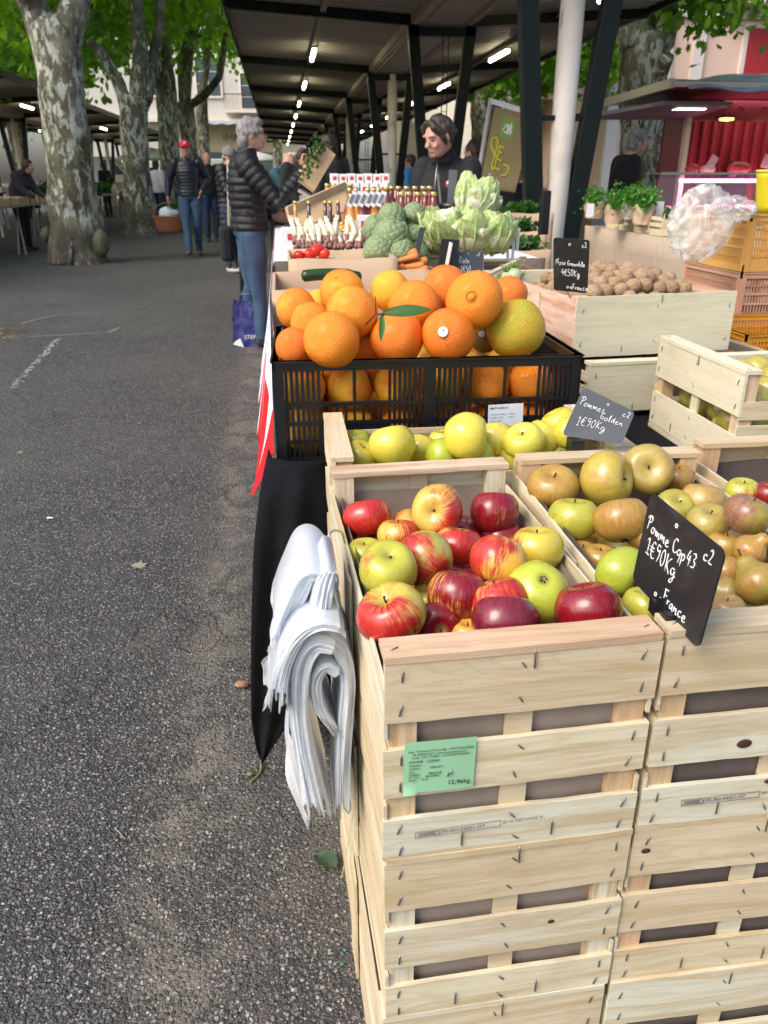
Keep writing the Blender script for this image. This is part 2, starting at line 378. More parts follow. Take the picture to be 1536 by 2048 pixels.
# ------------------------------------------------------------------ plane trees
BARK = mat('plane_bark', (.3, .3, .25), .85, .2); n = N(BARK); v = n.coord('Object', (1, 1, .42), 0); vv = n.coord('Object', (1, 1, .5), 0)
f1 = n.noise(v, 9.5, 7, .70, .35); f2 = n.noise(vv, 2.3, 4, .6); f3 = n.noise(vv, 11, 6, .7); f4 = n.noise(n.coord('Object', (1, 1, 1)), 1.1, 3)
tc = n.n('ShaderNodeTexCoord'); sep = n.n('ShaderNodeSeparateXYZ'); n.l(tc.outputs['Object'], sep.inputs[0])
base = n.mix(n.step(f3, .35, .7), (.075, .07, .048), (.15, .145, .095))
base = n.mix(n.step(f2, .45, .65), base, n.mix(n.step(f3, .3, .7), (.17, .165, .10), (.26, .25, .17)))
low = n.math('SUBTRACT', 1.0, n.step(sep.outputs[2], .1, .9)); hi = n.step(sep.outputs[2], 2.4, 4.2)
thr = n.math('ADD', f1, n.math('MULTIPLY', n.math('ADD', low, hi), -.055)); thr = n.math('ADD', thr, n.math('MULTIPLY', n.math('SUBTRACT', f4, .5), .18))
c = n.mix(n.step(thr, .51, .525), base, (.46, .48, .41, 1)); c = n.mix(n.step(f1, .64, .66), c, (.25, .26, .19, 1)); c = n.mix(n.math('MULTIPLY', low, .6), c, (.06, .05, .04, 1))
n.col(c); n.bump(n.math('ADD', n.math('MULTIPLY', n.step(thr, .515, .55), -.6), f3), .75, .03)
def leafmat(name, c1, c2, tr=.56):
    m = bpy.data.materials.new(name); m.use_nodes = True; t = m.node_tree; t.nodes.clear(); n = N(m)
    v = n.coord('Object'); col = n.ramp(n.noise(v, 1.9, 5, .75), [(.34, c1), (.60, c2), (.72, (c2[0]*1.5, c2[1]*1.4, c2[2]))])
    d = n.n('ShaderNodeBsdfPrincipled'); d.inputs['Roughness'].default_value = .42; n.l(col, d.inputs['Base Color'])
    tl = n.n('ShaderNodeBsdfTranslucent'); n.l(n.mix(1.0, col, (1.6, 1.9, .5, 1), 'MULTIPLY'), tl.inputs[0])
    mx = n.n('ShaderNodeMixShader'); mx.inputs[0].default_value = tr; n.l(d.outputs[0], mx.inputs[1]); n.l(tl.outputs[0], mx.inputs[2])
    o = n.n('ShaderNodeOutputMaterial'); n.l(mx.outputs[0], o.inputs[0]); return m
LEAF = leafmat('plane_leaf', (.050, .145, .016), (.19, .33, .035))
PLF = [(0, -.5), (.10, -.28), (.42, -.38), (.36, -.05), (.58, .12), (.30, .22), (.26, .42), (.10, .34), (0, .62), (-.10, .34), (-.26, .42), (-.30, .22), (-.58, .12), (-.36, -.05), (-.42, -.38), (-.10, -.28)]
def crown_mesh(name, R, nclump, per, size, seed, simple=False, droop=.5):
    rs = np.random.RandomState(seed); shape = np.array([(0, -.5), (.5, 0), (.28, .42), (0, .6), (-.28, .42), (-.5, 0)] if simple else PLF); K = len(shape)
    cen = []
    while len(cen) < nclump:
        p = rs.uniform(-1, 1, 3)
        if .30 < np.linalg.norm(p) < 1: cen.append(p * R)
    cen = np.array(cen); c = np.repeat(cen, per, 0); nL = len(c)
    c = c + rs.normal(0, 1, (nL, 3)) * np.array([.42, .42, .30]) * (R[0] / 3.2)
    yaw = rs.uniform(0, 2*np.pi, nL); tilt = rs.normal(.9, .5, nL); roll = rs.normal(0, .5, nL); s = size * rs.uniform(.6, 1.25, nL)
    x = shape[:, 0][None]*s[:, None]; y = -shape[:, 1][None]*s[:, None]; z = -np.abs(x)*.25
    cr, sr = np.cos(roll)[:, None], np.sin(roll)[:, None]; x, z = x*cr + z*sr, -x*sr + z*cr
    ct, st = np.cos(tilt)[:, None], np.sin(tilt)[:, None]; y, z = y*ct - 0*z, z*ct + y*st*1.0
    cy, sy = np.cos(yaw)[:, None], np.sin(yaw)[:, None]; x, y = x*cy - y*sy, x*sy + y*cy
    V = np.stack([x + c[:, 0:1], y + c[:, 1:2], z + c[:, 2:3]], -1).reshape(-1, 3).astype(np.float32)
    me = bpy.data.meshes.new(name); me.vertices.add(len(V)); me.vertices.foreach_set('co', V.ravel())
    me.loops.add(nL*K); me.loops.foreach_set('vertex_index', np.arange(nL*K, dtype=np.int32))
    me.polygons.add(nL); me.polygons.foreach_set('loop_start', np.arange(0, nL*K, K, dtype=np.int32)); me.polygons.foreach_set('loop_total', np.full(nL, K, np.int32))
    me.update(calc_edges=True); me.validate(); return me
CR = [crown_mesh('crown_a', np.array([3.3, 3.3, 2.3]), 80, 68, .21, 1, True), crown_mesh('crown_b', np.array([3.3, 3.3, 2.5]), 78, 70, .21, 2, True)]
CRN = crown_mesh('crown_near', np.array([2.0, 2.0, 1.0]), 42, 60, .19, 4)
for me in CR + [CRN]: me.materials.append(LEAF)
def tree(Y, path, limbs, label, crowns=(), stub=None):
    pts = [(atY(x, y, Y), r) for x, y, r in path]; b = pts[0][0]
    r = thing('plane_tree', label, 'tree', (b.x, b.y, 0), 0, 'mottled plane trees')
    o = Vector((b.x, b.y, 0))
    P = [Vector((p.x, p.y, p.z)) - o for p, _ in pts]; P[0].z = -.02; R = [q * mpp(p) for p, q in pts]
    # resample smooth
    def res(P, R, k=7):
        a, bb = [], []
        for i in range(len(P)-1):
            for t in range(k): a.append(P[i].lerp(P[i+1], t/k)); bb.append(R[i]*(1-t/k)+R[i+1]*t/k)
        a.append(P[-1]); bb.append(R[-1]); return a, bb
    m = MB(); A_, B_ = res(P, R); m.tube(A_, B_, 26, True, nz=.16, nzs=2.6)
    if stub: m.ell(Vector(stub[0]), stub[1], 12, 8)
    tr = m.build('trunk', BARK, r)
    for lb in limbs:
        q = [(atY(x, y, Y + dy), rr) for x, y, rr, dy in lb]; m = MB()
        A_, B_ = res([p - o for p, _ in q], [rr * mpp(p) for p, rr in q], 5); m.tube(A_, B_, 14, True, nz=.14, nzs=4); m.build('limb', BARK, r)
    for me, loc, rot, sc in crowns:
        c = link('crown', me, None, r); c.location = Vector(loc) - o; c.rotation_euler = (0, 0, rot); c.scale = (sc, sc, sc) if not hasattr(sc, '__len__') else sc
    return r
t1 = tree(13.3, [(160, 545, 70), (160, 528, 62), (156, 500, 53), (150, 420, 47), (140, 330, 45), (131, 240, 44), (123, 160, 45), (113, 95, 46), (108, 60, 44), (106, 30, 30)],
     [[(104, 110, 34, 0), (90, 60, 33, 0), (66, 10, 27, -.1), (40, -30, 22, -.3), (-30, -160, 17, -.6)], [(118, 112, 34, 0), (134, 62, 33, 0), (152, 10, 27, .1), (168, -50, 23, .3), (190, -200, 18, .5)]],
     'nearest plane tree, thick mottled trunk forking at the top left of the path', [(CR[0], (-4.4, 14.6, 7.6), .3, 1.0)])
m = MB(); random.seed(9)
m.ell((.40, -.16, .30), (.14, .13, .21), 14, 10); m.build('burl', BARK, t1); m = MB(); m.ell((-.38, -.1, .42), (.09, .12, .12), 12, 8); m.build('burl', BARK, t1)
t2 = tree(19.8, [(286, 474, 44), (284, 455, 34), (278, 400, 29), (272, 320, 26), (268, 260, 27), (268, 215, 29), (272, 195, 30)],
     [[(256, 220, 15, 0), (235, 160, 12, 0), (205, 110, 10, -.2), (178, 80, 8, -.4)], [(276, 200, 19, 0), (281, 130, 17, 0), (278, 60, 15, .1), (268, -40, 12, .2)], [(290, 200, 14, 0), (303, 150, 12, .2), (318, 60, 10, .4), (322, -30, 9, .6)]],
     'second plane tree along the path, where the wicker basket is carried past', [(CR[1], (-4.9, 20.5, 5.9), 1.0, 1.0), (CR[0], (-7.2, 24, 6.0), 4.4, 1.0), (CR[0], (-2.2, 21.5, 7.4), 2.4, .9)])
t3 = tree(26, [(350, 442, 27), (345, 400, 22), (340, 320, 20), (336, 240, 20), (333, 180, 20)],
     [[(326, 190, 11, 0), (312, 140, 9, 0), (305, 60, 7, 0)], [(340, 185, 14, 0), (333, 120, 12, 0), (325, 30, 10, 0)]],
     'third plane tree, behind the man in the red cap', [(CR[0], (-3.9, 27, 6.9), 4.0, 1.05), (CR[1], (-6.8, 31, 6.6), 1.7, 1.1)])
t4 = tree(32, [(395, 430, 22), (388, 390, 18), (380, 300, 16), (374, 240, 17), (372, 205, 18)],
     [[(378, 212, 8, 0), (410, 190, 7.5, -.4), (438, 155, 7, -.8), (450, 90, 6, -1), (454, 40, 5, -1)], [(370, 208, 12, 0), (376, 130, 9, 0), (395, 40, 7, 0)], [(366, 200, 9, 0), (362, 120, 8, 0), (390, 40, 7, 0)]],
     'fourth plane tree, with one limb reaching toward the hall roof', [(CR[1], (-2.7, 31, 8.2), 5.0, 1.1), (CR[0], (-1.6, 34.5, 8.6), .5, 1.1)])
t5 = tree(38, [(412, 414, 15), (410, 370, 13), (408, 300, 12), (404, 230, 12), (402, 190, 12)], [[(402, 196, 9, 0), (412, 140, 7, 0), (420, 60, 6, 0)]],
     'slim plane tree standing last in the row by the path', [(CR[0], (-3.3, 39.5, 8.6), 3.0, 1.15)])
tree(47, [(556, 352, 10), (555, 300, 9.5), (553, 240, 9)], [], 'distant grey trunk at the far end of the stalls', [(CR[1], (-.6, 46, 9.5), 2, 1.2)])
tree(13.0, [(1292, 470, 50), (1290, 400, 48), (1286, 300, 47), (1284, 200, 44), (1288, 130, 46), (1296, 70, 50)],
     [[(1275, 90, 36, 0), (1262, 10, 30, 0), (1250, -90, 24, .1)], [(1318, 90, 30, 0), (1335, 10, 24, .1), (1360, -90, 18, .3)], [(1306, 195, 17, -.1), (1322, 150, 13, -.3), (1336, 112, 12, -.5)]],
     'dark plane tree beside the butcher stall, with a broken stub of branch', [(CRN, (6.4, 12.2, 4.15), .6, (.8, .8, .95)), (CRN, (5.3, 12.6, 4.7), 2.6, .9), (CR[1], (6.2, 14.4, 7.2), 1, .8)])
tree(22.5, [(978, 372, 33), (976, 330, 31), (972, 250, 29), (968, 190, 30), (968, 160, 31)], [[(955, 170, 18, 0), (935, 110, 15, 0), (915, 30, 13, 0)], [(985, 170, 17, 0), (1003, 120, 14, 0), (1015, 60, 12, 0)]],
     'plane tree seen between the hall posts, behind the market banner', [(CRN, (5.6, 21.8, 4.1), 0, 1.0), (CRN, (7.2, 22, 4.3), 1.5, 1.1), (CR[1], (5.6, 23, 7.5), 2.2, .9)])
# trees behind the far hall
for i, (x, y, z, s, l) in enumerate(((-13.5, 25, 6.0, 1.1, 'broad green tree rising behind the far hall roof, at the left edge'), (-9.5, 33, 5.6, .85, 'rounded sunlit tree behind the far hall, between two trunks'), (-14, 44, 7, 1.5, 'tall distant tree far behind the second hall'))):
    r = thing('plane_tree', l, 'tree', (x, y, 0), 0, 'mottled plane trees'); m = MB(); m.tube([(0, 0, 0), (.1, 0, 2.5), (0, .1, z)], [.35, .28, .2], 14); m.build('trunk', BARK, r)
    c = link('crown', CR[i % 2], None, r); c.location = (0, 0, z); c.rotation_euler = (0, 0, i); c.scale = (s, s, s)

# ------------------------------------------------------------------ buildings
def stucco(name, c, c2): return noisy(name, c, c2, 1.3, .85, .05, .01, rand=0)
GLASS = mat('window_glass', (.08, .11, .13), .08, .6); SHUT = mat('red_shutter', (.42, .03, .035), .5, .4); SHUTB = mat('blue_grey_shutter', (.30, .40, .46), .6, .3)
TRIM = mat('stone_trim', (.76, .68, .64), .7, .3); IRON = mat('balcony_iron', (.04, .04, .045), .5, .4)
def facade(name, label, O, ux, Wd, Hh, wallm, wins, depth=6, trims=(), balc=(), cat='building'):
    """O: lower left corner; ux: unit vector along the face; outward normal is ux turned towards the camera"""
    O = Vector(O); ux = Vector(ux).normalized(); r = thing(name, label, cat, O, math.atan2(ux.y, ux.x))
    m = MB(); m.box(0, Wd, 0, depth, 0, Hh); m.build('wall', wallm, r)
    for (x, z, w_, h_, sh) in wins:
        f = MB(); t = .12
        f.box(x-t, x, -.10, .02, z-t, z+h_+t); f.box(x+w_, x+w_+t, -.10, .02, z-t, z+h_+t); f.box(x, x+w_, -.10, .02, z+h_, z+h_+t); f.box(x, x+w_, -.14, .02, z-t, z)
        wf = f.build('window', TRIM, r); g = MB(); g.box(x, x+w_, -.03, .01, z, z+h_); g.build('pane', GLASS, wf)
        g = MB(); g.box(x+w_/2-.03, x+w_/2+.03, -.06, -.032, z, z+h_)
        for q in (.33, .66): g.box(x, x+w_, -.055, -.033, z+h_*q-.02, z+h_*q+.02)
        g.build('glazing_bar', TRIM, wf)
        if sh == 'closed':
            for a, b in ((x+.01, x+w_/2-.005), (x+w_/2+.005, x+w_-.01)):
                g = MB(); g.box(a, b, -.115, -.075, z+.01, z+h_-.01)
                k = int((b-a)/.12)
                for j in range(k+1): g.box(a + j*(b-a)/max(k, 1) - .008, a + j*(b-a)/max(k, 1) + .008, -.125, -.112, z+.03, z+h_-.03)
                g.build('shutter', SHUT, wf)
        elif sh:
            for a in (x - t - w_*.5, x + w_ + t):
                g = MB(); g.box(a, a+w_*.48, -.09, -.04, z, z+h_)
                for j in range(int(h_/.14)): g.box(a+.05, a+w_*.48-.05, -.10, -.085, z+.06+j*.14, z+.14+j*.14)
                g.build('shutter', sh, wf)
    for (x0, x1, z0, z1, d) in trims: m = MB(); m.box(x0, x1, -d, .01, z0, z1); m.build('trim', TRIM, r)
    for (x0, x1, z) in balc:
        m = MB(); m.box(x0, x1, -.75, 0, z-.14, z); b = m.build('balcony', TRIM, r); m = MB(); m.box(x0, x1, -.74, -.70, z+.9, z+.95)
        k = int((x1-x0)/.13)
        for j in range(k+1): m.box(x0+j*(x1-x0)/k-.01, x0+j*(x1-x0)/k+.01, -.73, -.71, z, z+.9)
        m.build('railing', IRON, b)
    return r
facade('apartment_building', 'pink house with red shutters above the butcher stall', (9.0, 23, 0), (1, .05, 0), 14, 13, stucco('pink_stucco', (.74, .52, .42), (.80, .58, .47)),
       [(x, z, 1.3, 2.5, 'closed') for x in (3.85, 7.4) for z in (2.45, 5.8)], trims=[(0, .35, 0, 13, .12), (1.35, 1.7, 0, 13, .10), (2.3, 2.62, 0, 13, .10), (0, 14, 5.15, 5.33, .12)], balc=[(3.1, 14, 5.55)])
facade('apartment_building', 'pale house with an ironwork balcony seen between pillar and plane tree', (7.2, 27, 0), (1, .5, 0), 5.2, 13, stucco('cream_stucco', (.74, .69, .60), (.80, .75, .66)),
       [(x, z, .9, 2.3, SHUTB) for x in (1.0, 3.6) for z in (3.75, 7.2)], trims=[(0, 5.2, 6.6, 6.8, .15)], balc=[(.2, 5.0, 3.65)])
facade('apartment_building', 'tall white house with shutters right behind the hall posts', (11.0, 40, 0), (1, -.1, 0), 8, 15, stucco('white_stucco', (.64, .63, .60), (.70, .69, .66)),
       [(x, z, 1.1, 2.2, SHUTB) for x in (.8, 3.0, 5.4) for z in (3.6, 7.0, 10.4)], balc=[(.3, 7.6, 3.5)])
facade('apartment_building', 'ochre house far behind the banner, with tall pilasters', (6.2, 50, 0), (1, 0, 0), 9, 14, stucco('ochre_stucco', (.62, .45, .28), (.68, .51, .33)),
       [(x, z, 1.0, 2.2, None) for x in (.8, 2.8, 4.8, 6.8) for z in (4.2, 7.8)], trims=[(x, x+.3, 0, 14, .2) for x in (0, 2.1, 4.1, 6.1, 8.1)])
fb = facade('apartment_building', 'cream building with a shopfront and balcony closing the far end of the path', (-14.5, 58, 0), (1, 0, 0), 19, 9, stucco('beige_stucco', (.58, .56, .50), (.64, .62, .56)),
       [(x, z, 1.5, 2.1, None) for x in (6.1, 9.6) for z in (6.1,)] + [(12.4, 5.4, 1.8, 2.0, None), (15.2, 5.4, 1.5, 2.0, None)], trims=[(0, 19, 4.55, 4.75, .5)], balc=[(11.3, 15.6, 5.25)])
m = MB(); m.box(9.9, 14.6, -.06, .0, 2.9, 4.4); m.build('shop_fascia', noisy('shop_fascia', (.50, .42, .27), (.55, .46, .30), 2), fb)
m = MB(); m.box(9.8, 14.6, -.05, .0, .2, 2.8); m.build('shop_window', GLASS, fb)
m = MB(); m.grid(lambda u, v: (7.5 + 8*u, -.1 - 1.1*v, 4.75 - .35*v + .04*math.sin(u*60)*v), 60, 4); m.build('awning', mat('grey_awning', (.28, .33, .36), .6, .3), fb, thick=.03)
def text(s, name, size, m, parent=None, loc=(0, 0, 0), rot=(math.pi/2, 0, 0), ext=.0006, al='LEFT', M=None, sx=1):
    cu = bpy.data.curves.new(name, 'FONT'); cu.body = s; cu.size = size; cu.extrude = ext; cu.align_x = al; cu.resolution_u = 2
    t = bpy.data.objects.new('tmp', cu); COL.objects.link(t); dg = bpy.context.evaluated_depsgraph_get()
    me = bpy.data.meshes.new_from_object(t.evaluated_get(dg)); bpy.data.objects.remove(t); bpy.data.curves.remove(cu)
    o = link(name, me, m, parent)
    if M is not None: o.matrix_local = M
    else: o.location = loc; o.rotation_euler = rot; o.scale = (sx, 1, 1)
    return o
text('IMMO', 'lettering', .62, mat('sign_letters', (.16, .15, .13), .6), fb, (11.0, -.07, 3.45), sx=1.1, ext=.02)
# bright parked vans and awnings far off
VANP = mat('white_paint', (.66, .70, .68), .35, .5, coat=.4); RUB = mat('tyre_rubber', (.02, .02, .02), .8)
def van(loc, rz, label):
    r = thing('parked_van', label, 'van', loc, rz, 'white vans parked beyond the halls')
    m = MB(); prof = [(-2.2, .35), (-2.2, 2.1), (-2.0, 2.25), (1.0, 2.25), (1.7, 1.35), (2.35, 1.1), (2.4, .35)]
    vs = [(x, -.95, z) for x, z in prof] + [(x, .95, z) for x, z in prof]; k = len(prof)
    m.add(vs, [tuple(range(k))[::-1], tuple(range(k, 2*k))] + [(i, (i+1) % k, (i+1) % k + k, i + k) for i in range(k)]); m.build('body', VANP, r, bevel=.06)
    m = MB(); m.add([(1.02, -.96, 2.1), (1.62, -.96, 1.38), (.5, -.96, 1.38), (.5, -.96, 2.1)], [(0, 1, 2, 3)]); m.build('side_window', GLASS, r)
    m = MB(); m.add([(1.08, -.8, 2.18), (1.72, -.8, 1.38), (1.72, .8, 1.38), (1.08, .8, 2.18)], [(0, 1, 2, 3)]); m.build('windscreen', GLASS, r)
    for x in (-1.4, 1.5):
        for y in (-.9, .9):
            m = MB(); m.tube([(x, y-.1, .34), (x, y+.1, .34)], .34, 18); m.build('wheel', RUB, r)
van((-12.8, 30, 0), .4, 'white van at the left edge, beyond the nearest trunk'); van((-9.6, 47, 0), 0, 'pale van parked past the end of the far hall'); van((-3.8, 52, 0), .1, 'white van in front of the cream shopfront')
def parasol(loc, rad, h, m_, label):
    r = thing('market_parasol', label, 'parasol', loc, 0, 'pale market parasols in the distance')
    m = MB(); m.tube([(0, 0, 0), (0, 0, h)], .03, 8); m.build('pole', WHITE, r)
    m = MB(); m.lathe([(rad, h-.45), (rad*.97, h-.3), (rad*.5, h-.05), (.01, h+.12)], 8); m.build('canopy', m_, r)
GW = mat('pale_canvas', (.58, .64, .60), .8); WC = mat('white_canvas', (.72, .73, .72), .8)
for x, y, c, l in ((-6.2, 44, GW, 'pale green parasol between the second and third trunk'), (-12.2, 21, WC, 'white parasol behind the man at the far stall'), (.9, 51, WC, 'white parasol at the far end of the hall'), (-1.3, 49, WC, 'white parasol behind the woman in the puffer jacket'), (3.4, 47, WC, 'white parasol between the distant hall posts')): parasol((x, y, 0), 1.7, 2.5, c, l)
# ------------------------------------------------------------------ wooden crates
def slat(x0, x1, y0, y1, z0, z1, seg=14, rag=.0012, axis=0):
    """thin board with slightly ragged long edges and a little bow; long axis 0 = x, 1 = y"""
    m = MB(); L0, L1 = (x0, x1) if axis == 0 else (y0, y1); T0, T1 = (y0, y1) if axis == 0 else (x0, x1); sd = U(0, 99); bow = U(-.0012, .0012); vs = []
    for i in range(seg+1):
        t = i/seg; p = L0 + (L1-L0)*t
        a = noise.noise((t*9, sd, 0))*rag; b = noise.noise((t*9, sd, 7))*rag; c = bow*math.sin(math.pi*t)
        for (q, z) in ((T0+c, z0+a), (T1+c, z0+a), (T1+c, z1+b), (T0+c, z1+b)):
            vs.append((p, q, z) if axis == 0 else (q, p, z))
    fs = [(0, 1, 2, 3), (seg*4+3, seg*4+2, seg*4+1, seg*4)]
    for i in range(seg):
        for k in range(4): fs.append((i*4+k, (i+1)*4+k, (i+1)*4+(k+1) % 4, i*4+(k+1) % 4))
    m.add(vs, fs); return m
def staple(parent, x, z, y, a=0, ln_=.014, over=False):
    m = MB(); d = Vector((math.sin(a), 0, math.cos(a)))*ln_/2; p = Vector((x, y-.0009, z))
    if over: m.tube([p + Vector((0, .02, .0108+0)), p + Vector((0, .001, .0106)), p + Vector((0, -.001, .004)), p + Vector((.0006, 0, -.013))], .0009, 6)
    else: m.tube([p - d + Vector((0, .002, 0)), p - d*.8, p + d*.8, p + d + Vector((0, .002, 0))], .0009, 6)
    m.build('staple', STEEL, parent)
def crate(label, loc, W=.30, L=.50, H=.266, rz=0, rail=WX, wx=WX, bands=((.0, .056), (.090, .154), (.188, .262)), staples=True, liner=KRAFT, side_top=.232, group=None, back=True, sb=None, name='wooden_crate', skip=0, closed=False, end_rail=True, sidem=WY, lt=None, oneside=False):
    r = thing(name, label, 'crate', loc, rz, group)
    k = H/.266; bands = [(a*k, b*k) for a, b in bands]; side_top *= k
    tiltb = lambda z: Matrix.Translation((W/2, 0, z)) @ Matrix.Rotation(U(-.006, .006), 4, 'Y') @ Matrix.Translation((-W/2, 0, -z))
    for x in (.0045, W-.0345):
        for y in (.006, L-.034):
            m = MB(); m.box(x, x+.03, y, y+.028, .001, H-.004); m.build('corner_post', WZ, r)
    for e, (ya, yb) in enumerate(((0, .006), (L-.006, L))):
        for a, b in bands:
            o = slat(U(-.002, .001), W+U(-.001, .002), ya, yb, a, b).build('end_slat', wx, r); o.matrix_local = tiltb((a+b)/2)
        m = MB(); yy = (.0065, .0115) if e == 0 else (L-.0115, L-.0065); m.box(W/2-.0145, W/2+.0145, yy[0], yy[1], .002, H-.006); m.build('centre_stile', wx, r)
        if end_rail:
            y0, y1 = (-.001, .036) if e == 0 else (L-.036, L+.001)
            slat(0, W, y0, y1, H-.004, H+.004, rag=.0008).build('top_rail', rail, r)
    for x0, x1 in ((-.0005, .0035), (W-.0035, W+.0005)):
        n_ = 1 if oneside else 3; hh = side_top/n_
        for j in range(n_):
            z0 = hh*j + (.012 if j else 0); z1 = hh*(j+1)
            slat(x0, x1, .002, L-.002, z0, z1, axis=1, rag=.002).build('side_slat', sidem, r)
        slat(x0 + (-.0055 if x0 < .1 else .0055), x1 + (-.0055 if x0 < .1 else .0055), L/2-.03, L/2+.03, .01, side_top-.01, 3, 0, 1).build('side_stile', sidem, r)
    m = MB()
    for j in range(3): m.box(.008 + j*(W-.016)/3 + .003, .008 + (j+1)*(W-.016)/3 - .003, .014, L-.014, .002, .006)
    m.build('floor_board', WY, r)
    if liner:
        zt = (lt or side_top-.004); sd = U(0, 50); m = MB()
        def ring(u, v):
            # rectangle perimeter, wavy
            P = [(.012, .014), (W-.012, .014), (W-.012, L-.014), (.012, L-.014)]; q = u*4; i = int(q) % 4; t = q-int(q)
            if u >= .99999: i, t = 3, 1
            ax, ay = P[i]; bx, by = P[(i+1) % 4]; x = ax+(bx-ax)*t; y = ay+(by-ay)*t
            e = min(t, 1-t); ins = .006*max(0, 1-e*9); cx, cy = W/2-x, L/2-y; dd = math.hypot(cx, cy)
            wv = .003*noise.noise((u*14, v*3, sd)); x += cx/dd*(ins + abs(wv)); y += cy/dd*(ins + abs(wv))
            return (x, y, .008 + (zt - .008 + .006*noise.noise((u*11, sd, 0)))*v)
        m.grid(ring, 64, 6); m.box(.013, W-.013, .015, L-.015, .0065, .0085); m.build('paper_liner', liner, r)
    if closed:
        m = MB(); m.box(.01, W-.01, .012, L-.012, H-.05, H-.045); m.build('packing_sheet', liner or KRAFT, r)
    if staples:
        for j, (a, b) in enumerate(bands):
            for x in (.017, W-.017):
                for f in (.22, .78): staple(r, x+U(-.002, .002), a+(b-a)*f, 0, U(-.05, .35))
            for f in (.22, .8): staple(r, W/2+U(-.004, .004), a+(b-a)*f, 0, U(-.9, -.4), .010)
        staple(r, W/2+.008, H-.010, -.001, 0, over=True)
        for x in (.012, W-.012):
            m = MB(); m.tube([(x-.004, .012, H+.0046), (x+.004, .016, H+.0046)], .0007, 6); m.build('staple', STEEL, r)
        for x in (W*.3, W*.66): staple(r, x, .018, 0, 0, .021)
    return r
HZ = .268
def stack(tag_, x, y, labels, W=.30, L=.5, rz=0, jit=.004, **k):
    out = []
    for i, lb in enumerate(labels):
        out.append(crate(lb, (x+U(-jit, jit)*.6, y+U(-jit, jit), (0, .271, .533)[i]), W, L, (.268, .258, .2585)[i], rz=rz+U(-.006, .006), closed=(i < len(labels)-1), **k))
    return out
ZTOP = HZ*3
random.seed(21)
A3 = stack('a', .079, .629, ['bottom crate of the red apple stack, half out of view at the lower edge', 'middle crate of the front left stack, under the crate with the green label', 'top crate full of red and yellow apples, green label on its end'], .287, .55, rz=.030)
A_top = A3[2]
for c in A_top.children:
    if c.name.startswith('top_rail'): c.data.materials[0] = WRAIL
B3 = stack('b', .374, .640, ['lowest crate of the stack below the brown russet apples', 'middle crate of the stack below the brown russet apples', 'top crate holding russet apples and pears, stamped on its lowest slat'], .312, .562, liner=PURP)
C3 = stack('c', .712, .690, ['lowest crate at the right edge, under the large brown apple', 'middle crate at the right edge, under the large brown apple', 'top crate at the right edge with purple paper and a large brown apple'], .31, .555, liner=PURP)
G3 = stack('g', .065, 1.487, ['lowest crate under the yellow golden apples', 'middle crate under the yellow golden apples', 'wide crate of yellow golden apples behind the red ones'], .272, .525, rz=-math.pi/2, staples=False)
# crates standing on or behind the stack tops
Pc = crate('crate of green pears with tall pale end board, behind the golden price sign', (.88, 1.765, .668), .37, .52, .205, rz=-math.pi/2, bands=((0, .10), (.150, .262)), staples=True, side_top=.19, wx=WPALE, rail=WPALE, liner=None)
for i in range(2): crate(['bottom crate beneath the green pear crate', 'upper crate beneath the green pear crate'][i], (.88, 1.765, .13 + .268*i), .37, .52, .264, rz=-math.pi/2, staples=False, closed=True)
crate('low pallet crate on the ground beneath the pear crates', (.88, 1.765, 0), .37, .52, .126, rz=-math.pi/2, staples=False, closed=True)

# ---- trestle table and cloths
BLACKC = noisy('black_cloth', (.006, .006, .008), (.009, .010, .013), 30, .9, .15, .002, spec=.12)
t = thing('trestle_table', 'long stall table covered in black cloth, carrying oranges and vegetables', 'table', (-.02, 1.53, 0))
m = MB(); m.box(0, 1.5, 0, 2.05, .635, .655); m.build('tabletop', BLACKC, t)
for x, y in ((.08, .1), (1.4, .1), (.08, 1.95), (1.4, 1.95)): m = MB(); m.box(x-.02, x+.02, y-.02, y+.02, 0, .635); m.build('leg', DARKG, t)
m = MB(); m.grid(lambda u, v: (1.5*u, -.012 - .03*v*abs(math.sin(u*22)) , .66 - .60*v), 60, 8); cl = m.build('tablecloth', BLACKC, None); cl.location = (-.02, 1.52, 0)
tag(cl, 'black cloth hanging from the front edge of the stall table', 'tablecloth')
LE = [(Vector(atY(x, y, Y))) for x, y, Y in ((538, 914, 1.52), (520, 990, 1.46), (508, 1090, 1.42), (503, 1230, 1.39), (502, 1350, 1.37), (503, 1440, 1.36), (512, 1492, 1.35), (522, 1519, 1.35))]
RE = [(Vector(atY(x, y, Y))) for x, y, Y in ((668, 912, 1.53), (668, 1000, 1.50), (664, 1100, 1.48), (650, 1220, 1.46), (625, 1330, 1.43), (592, 1425, 1.40), (560, 1475, 1.37), (526, 1521, 1.352))]
def along(E, v):
    i = v*(len(E)-1); a = min(int(i), len(E)-2); return E[a].lerp(E[a+1], i-a)
def drape(u, v):
    p = along(LE, v).lerp(along(RE, v), u); f = math.sin(math.pi*u)
    return p + Vector((0, -.030*f*(1-v*.7) - .010*math.sin(u*15 + v*2.5)*min(1, v*3)*(1-v*.6), 0))
m = MB(); m.grid(drape, 40, 34)
m.grid(lambda u, v: along(LE, v*.9).lerp(Vector((-.055 - .03*v, 1.95, .660 - .45*v)), u) + Vector((-.012*math.sin(u*9 + v)*v*math.sin(math.pi*u), 0, 0)), 26, 20)
cl = m.build('tablecloth', BLACKC, None, thick=.0015); tag(cl, 'loose black cloth flap hanging to a point beside the crates', 'tablecloth')
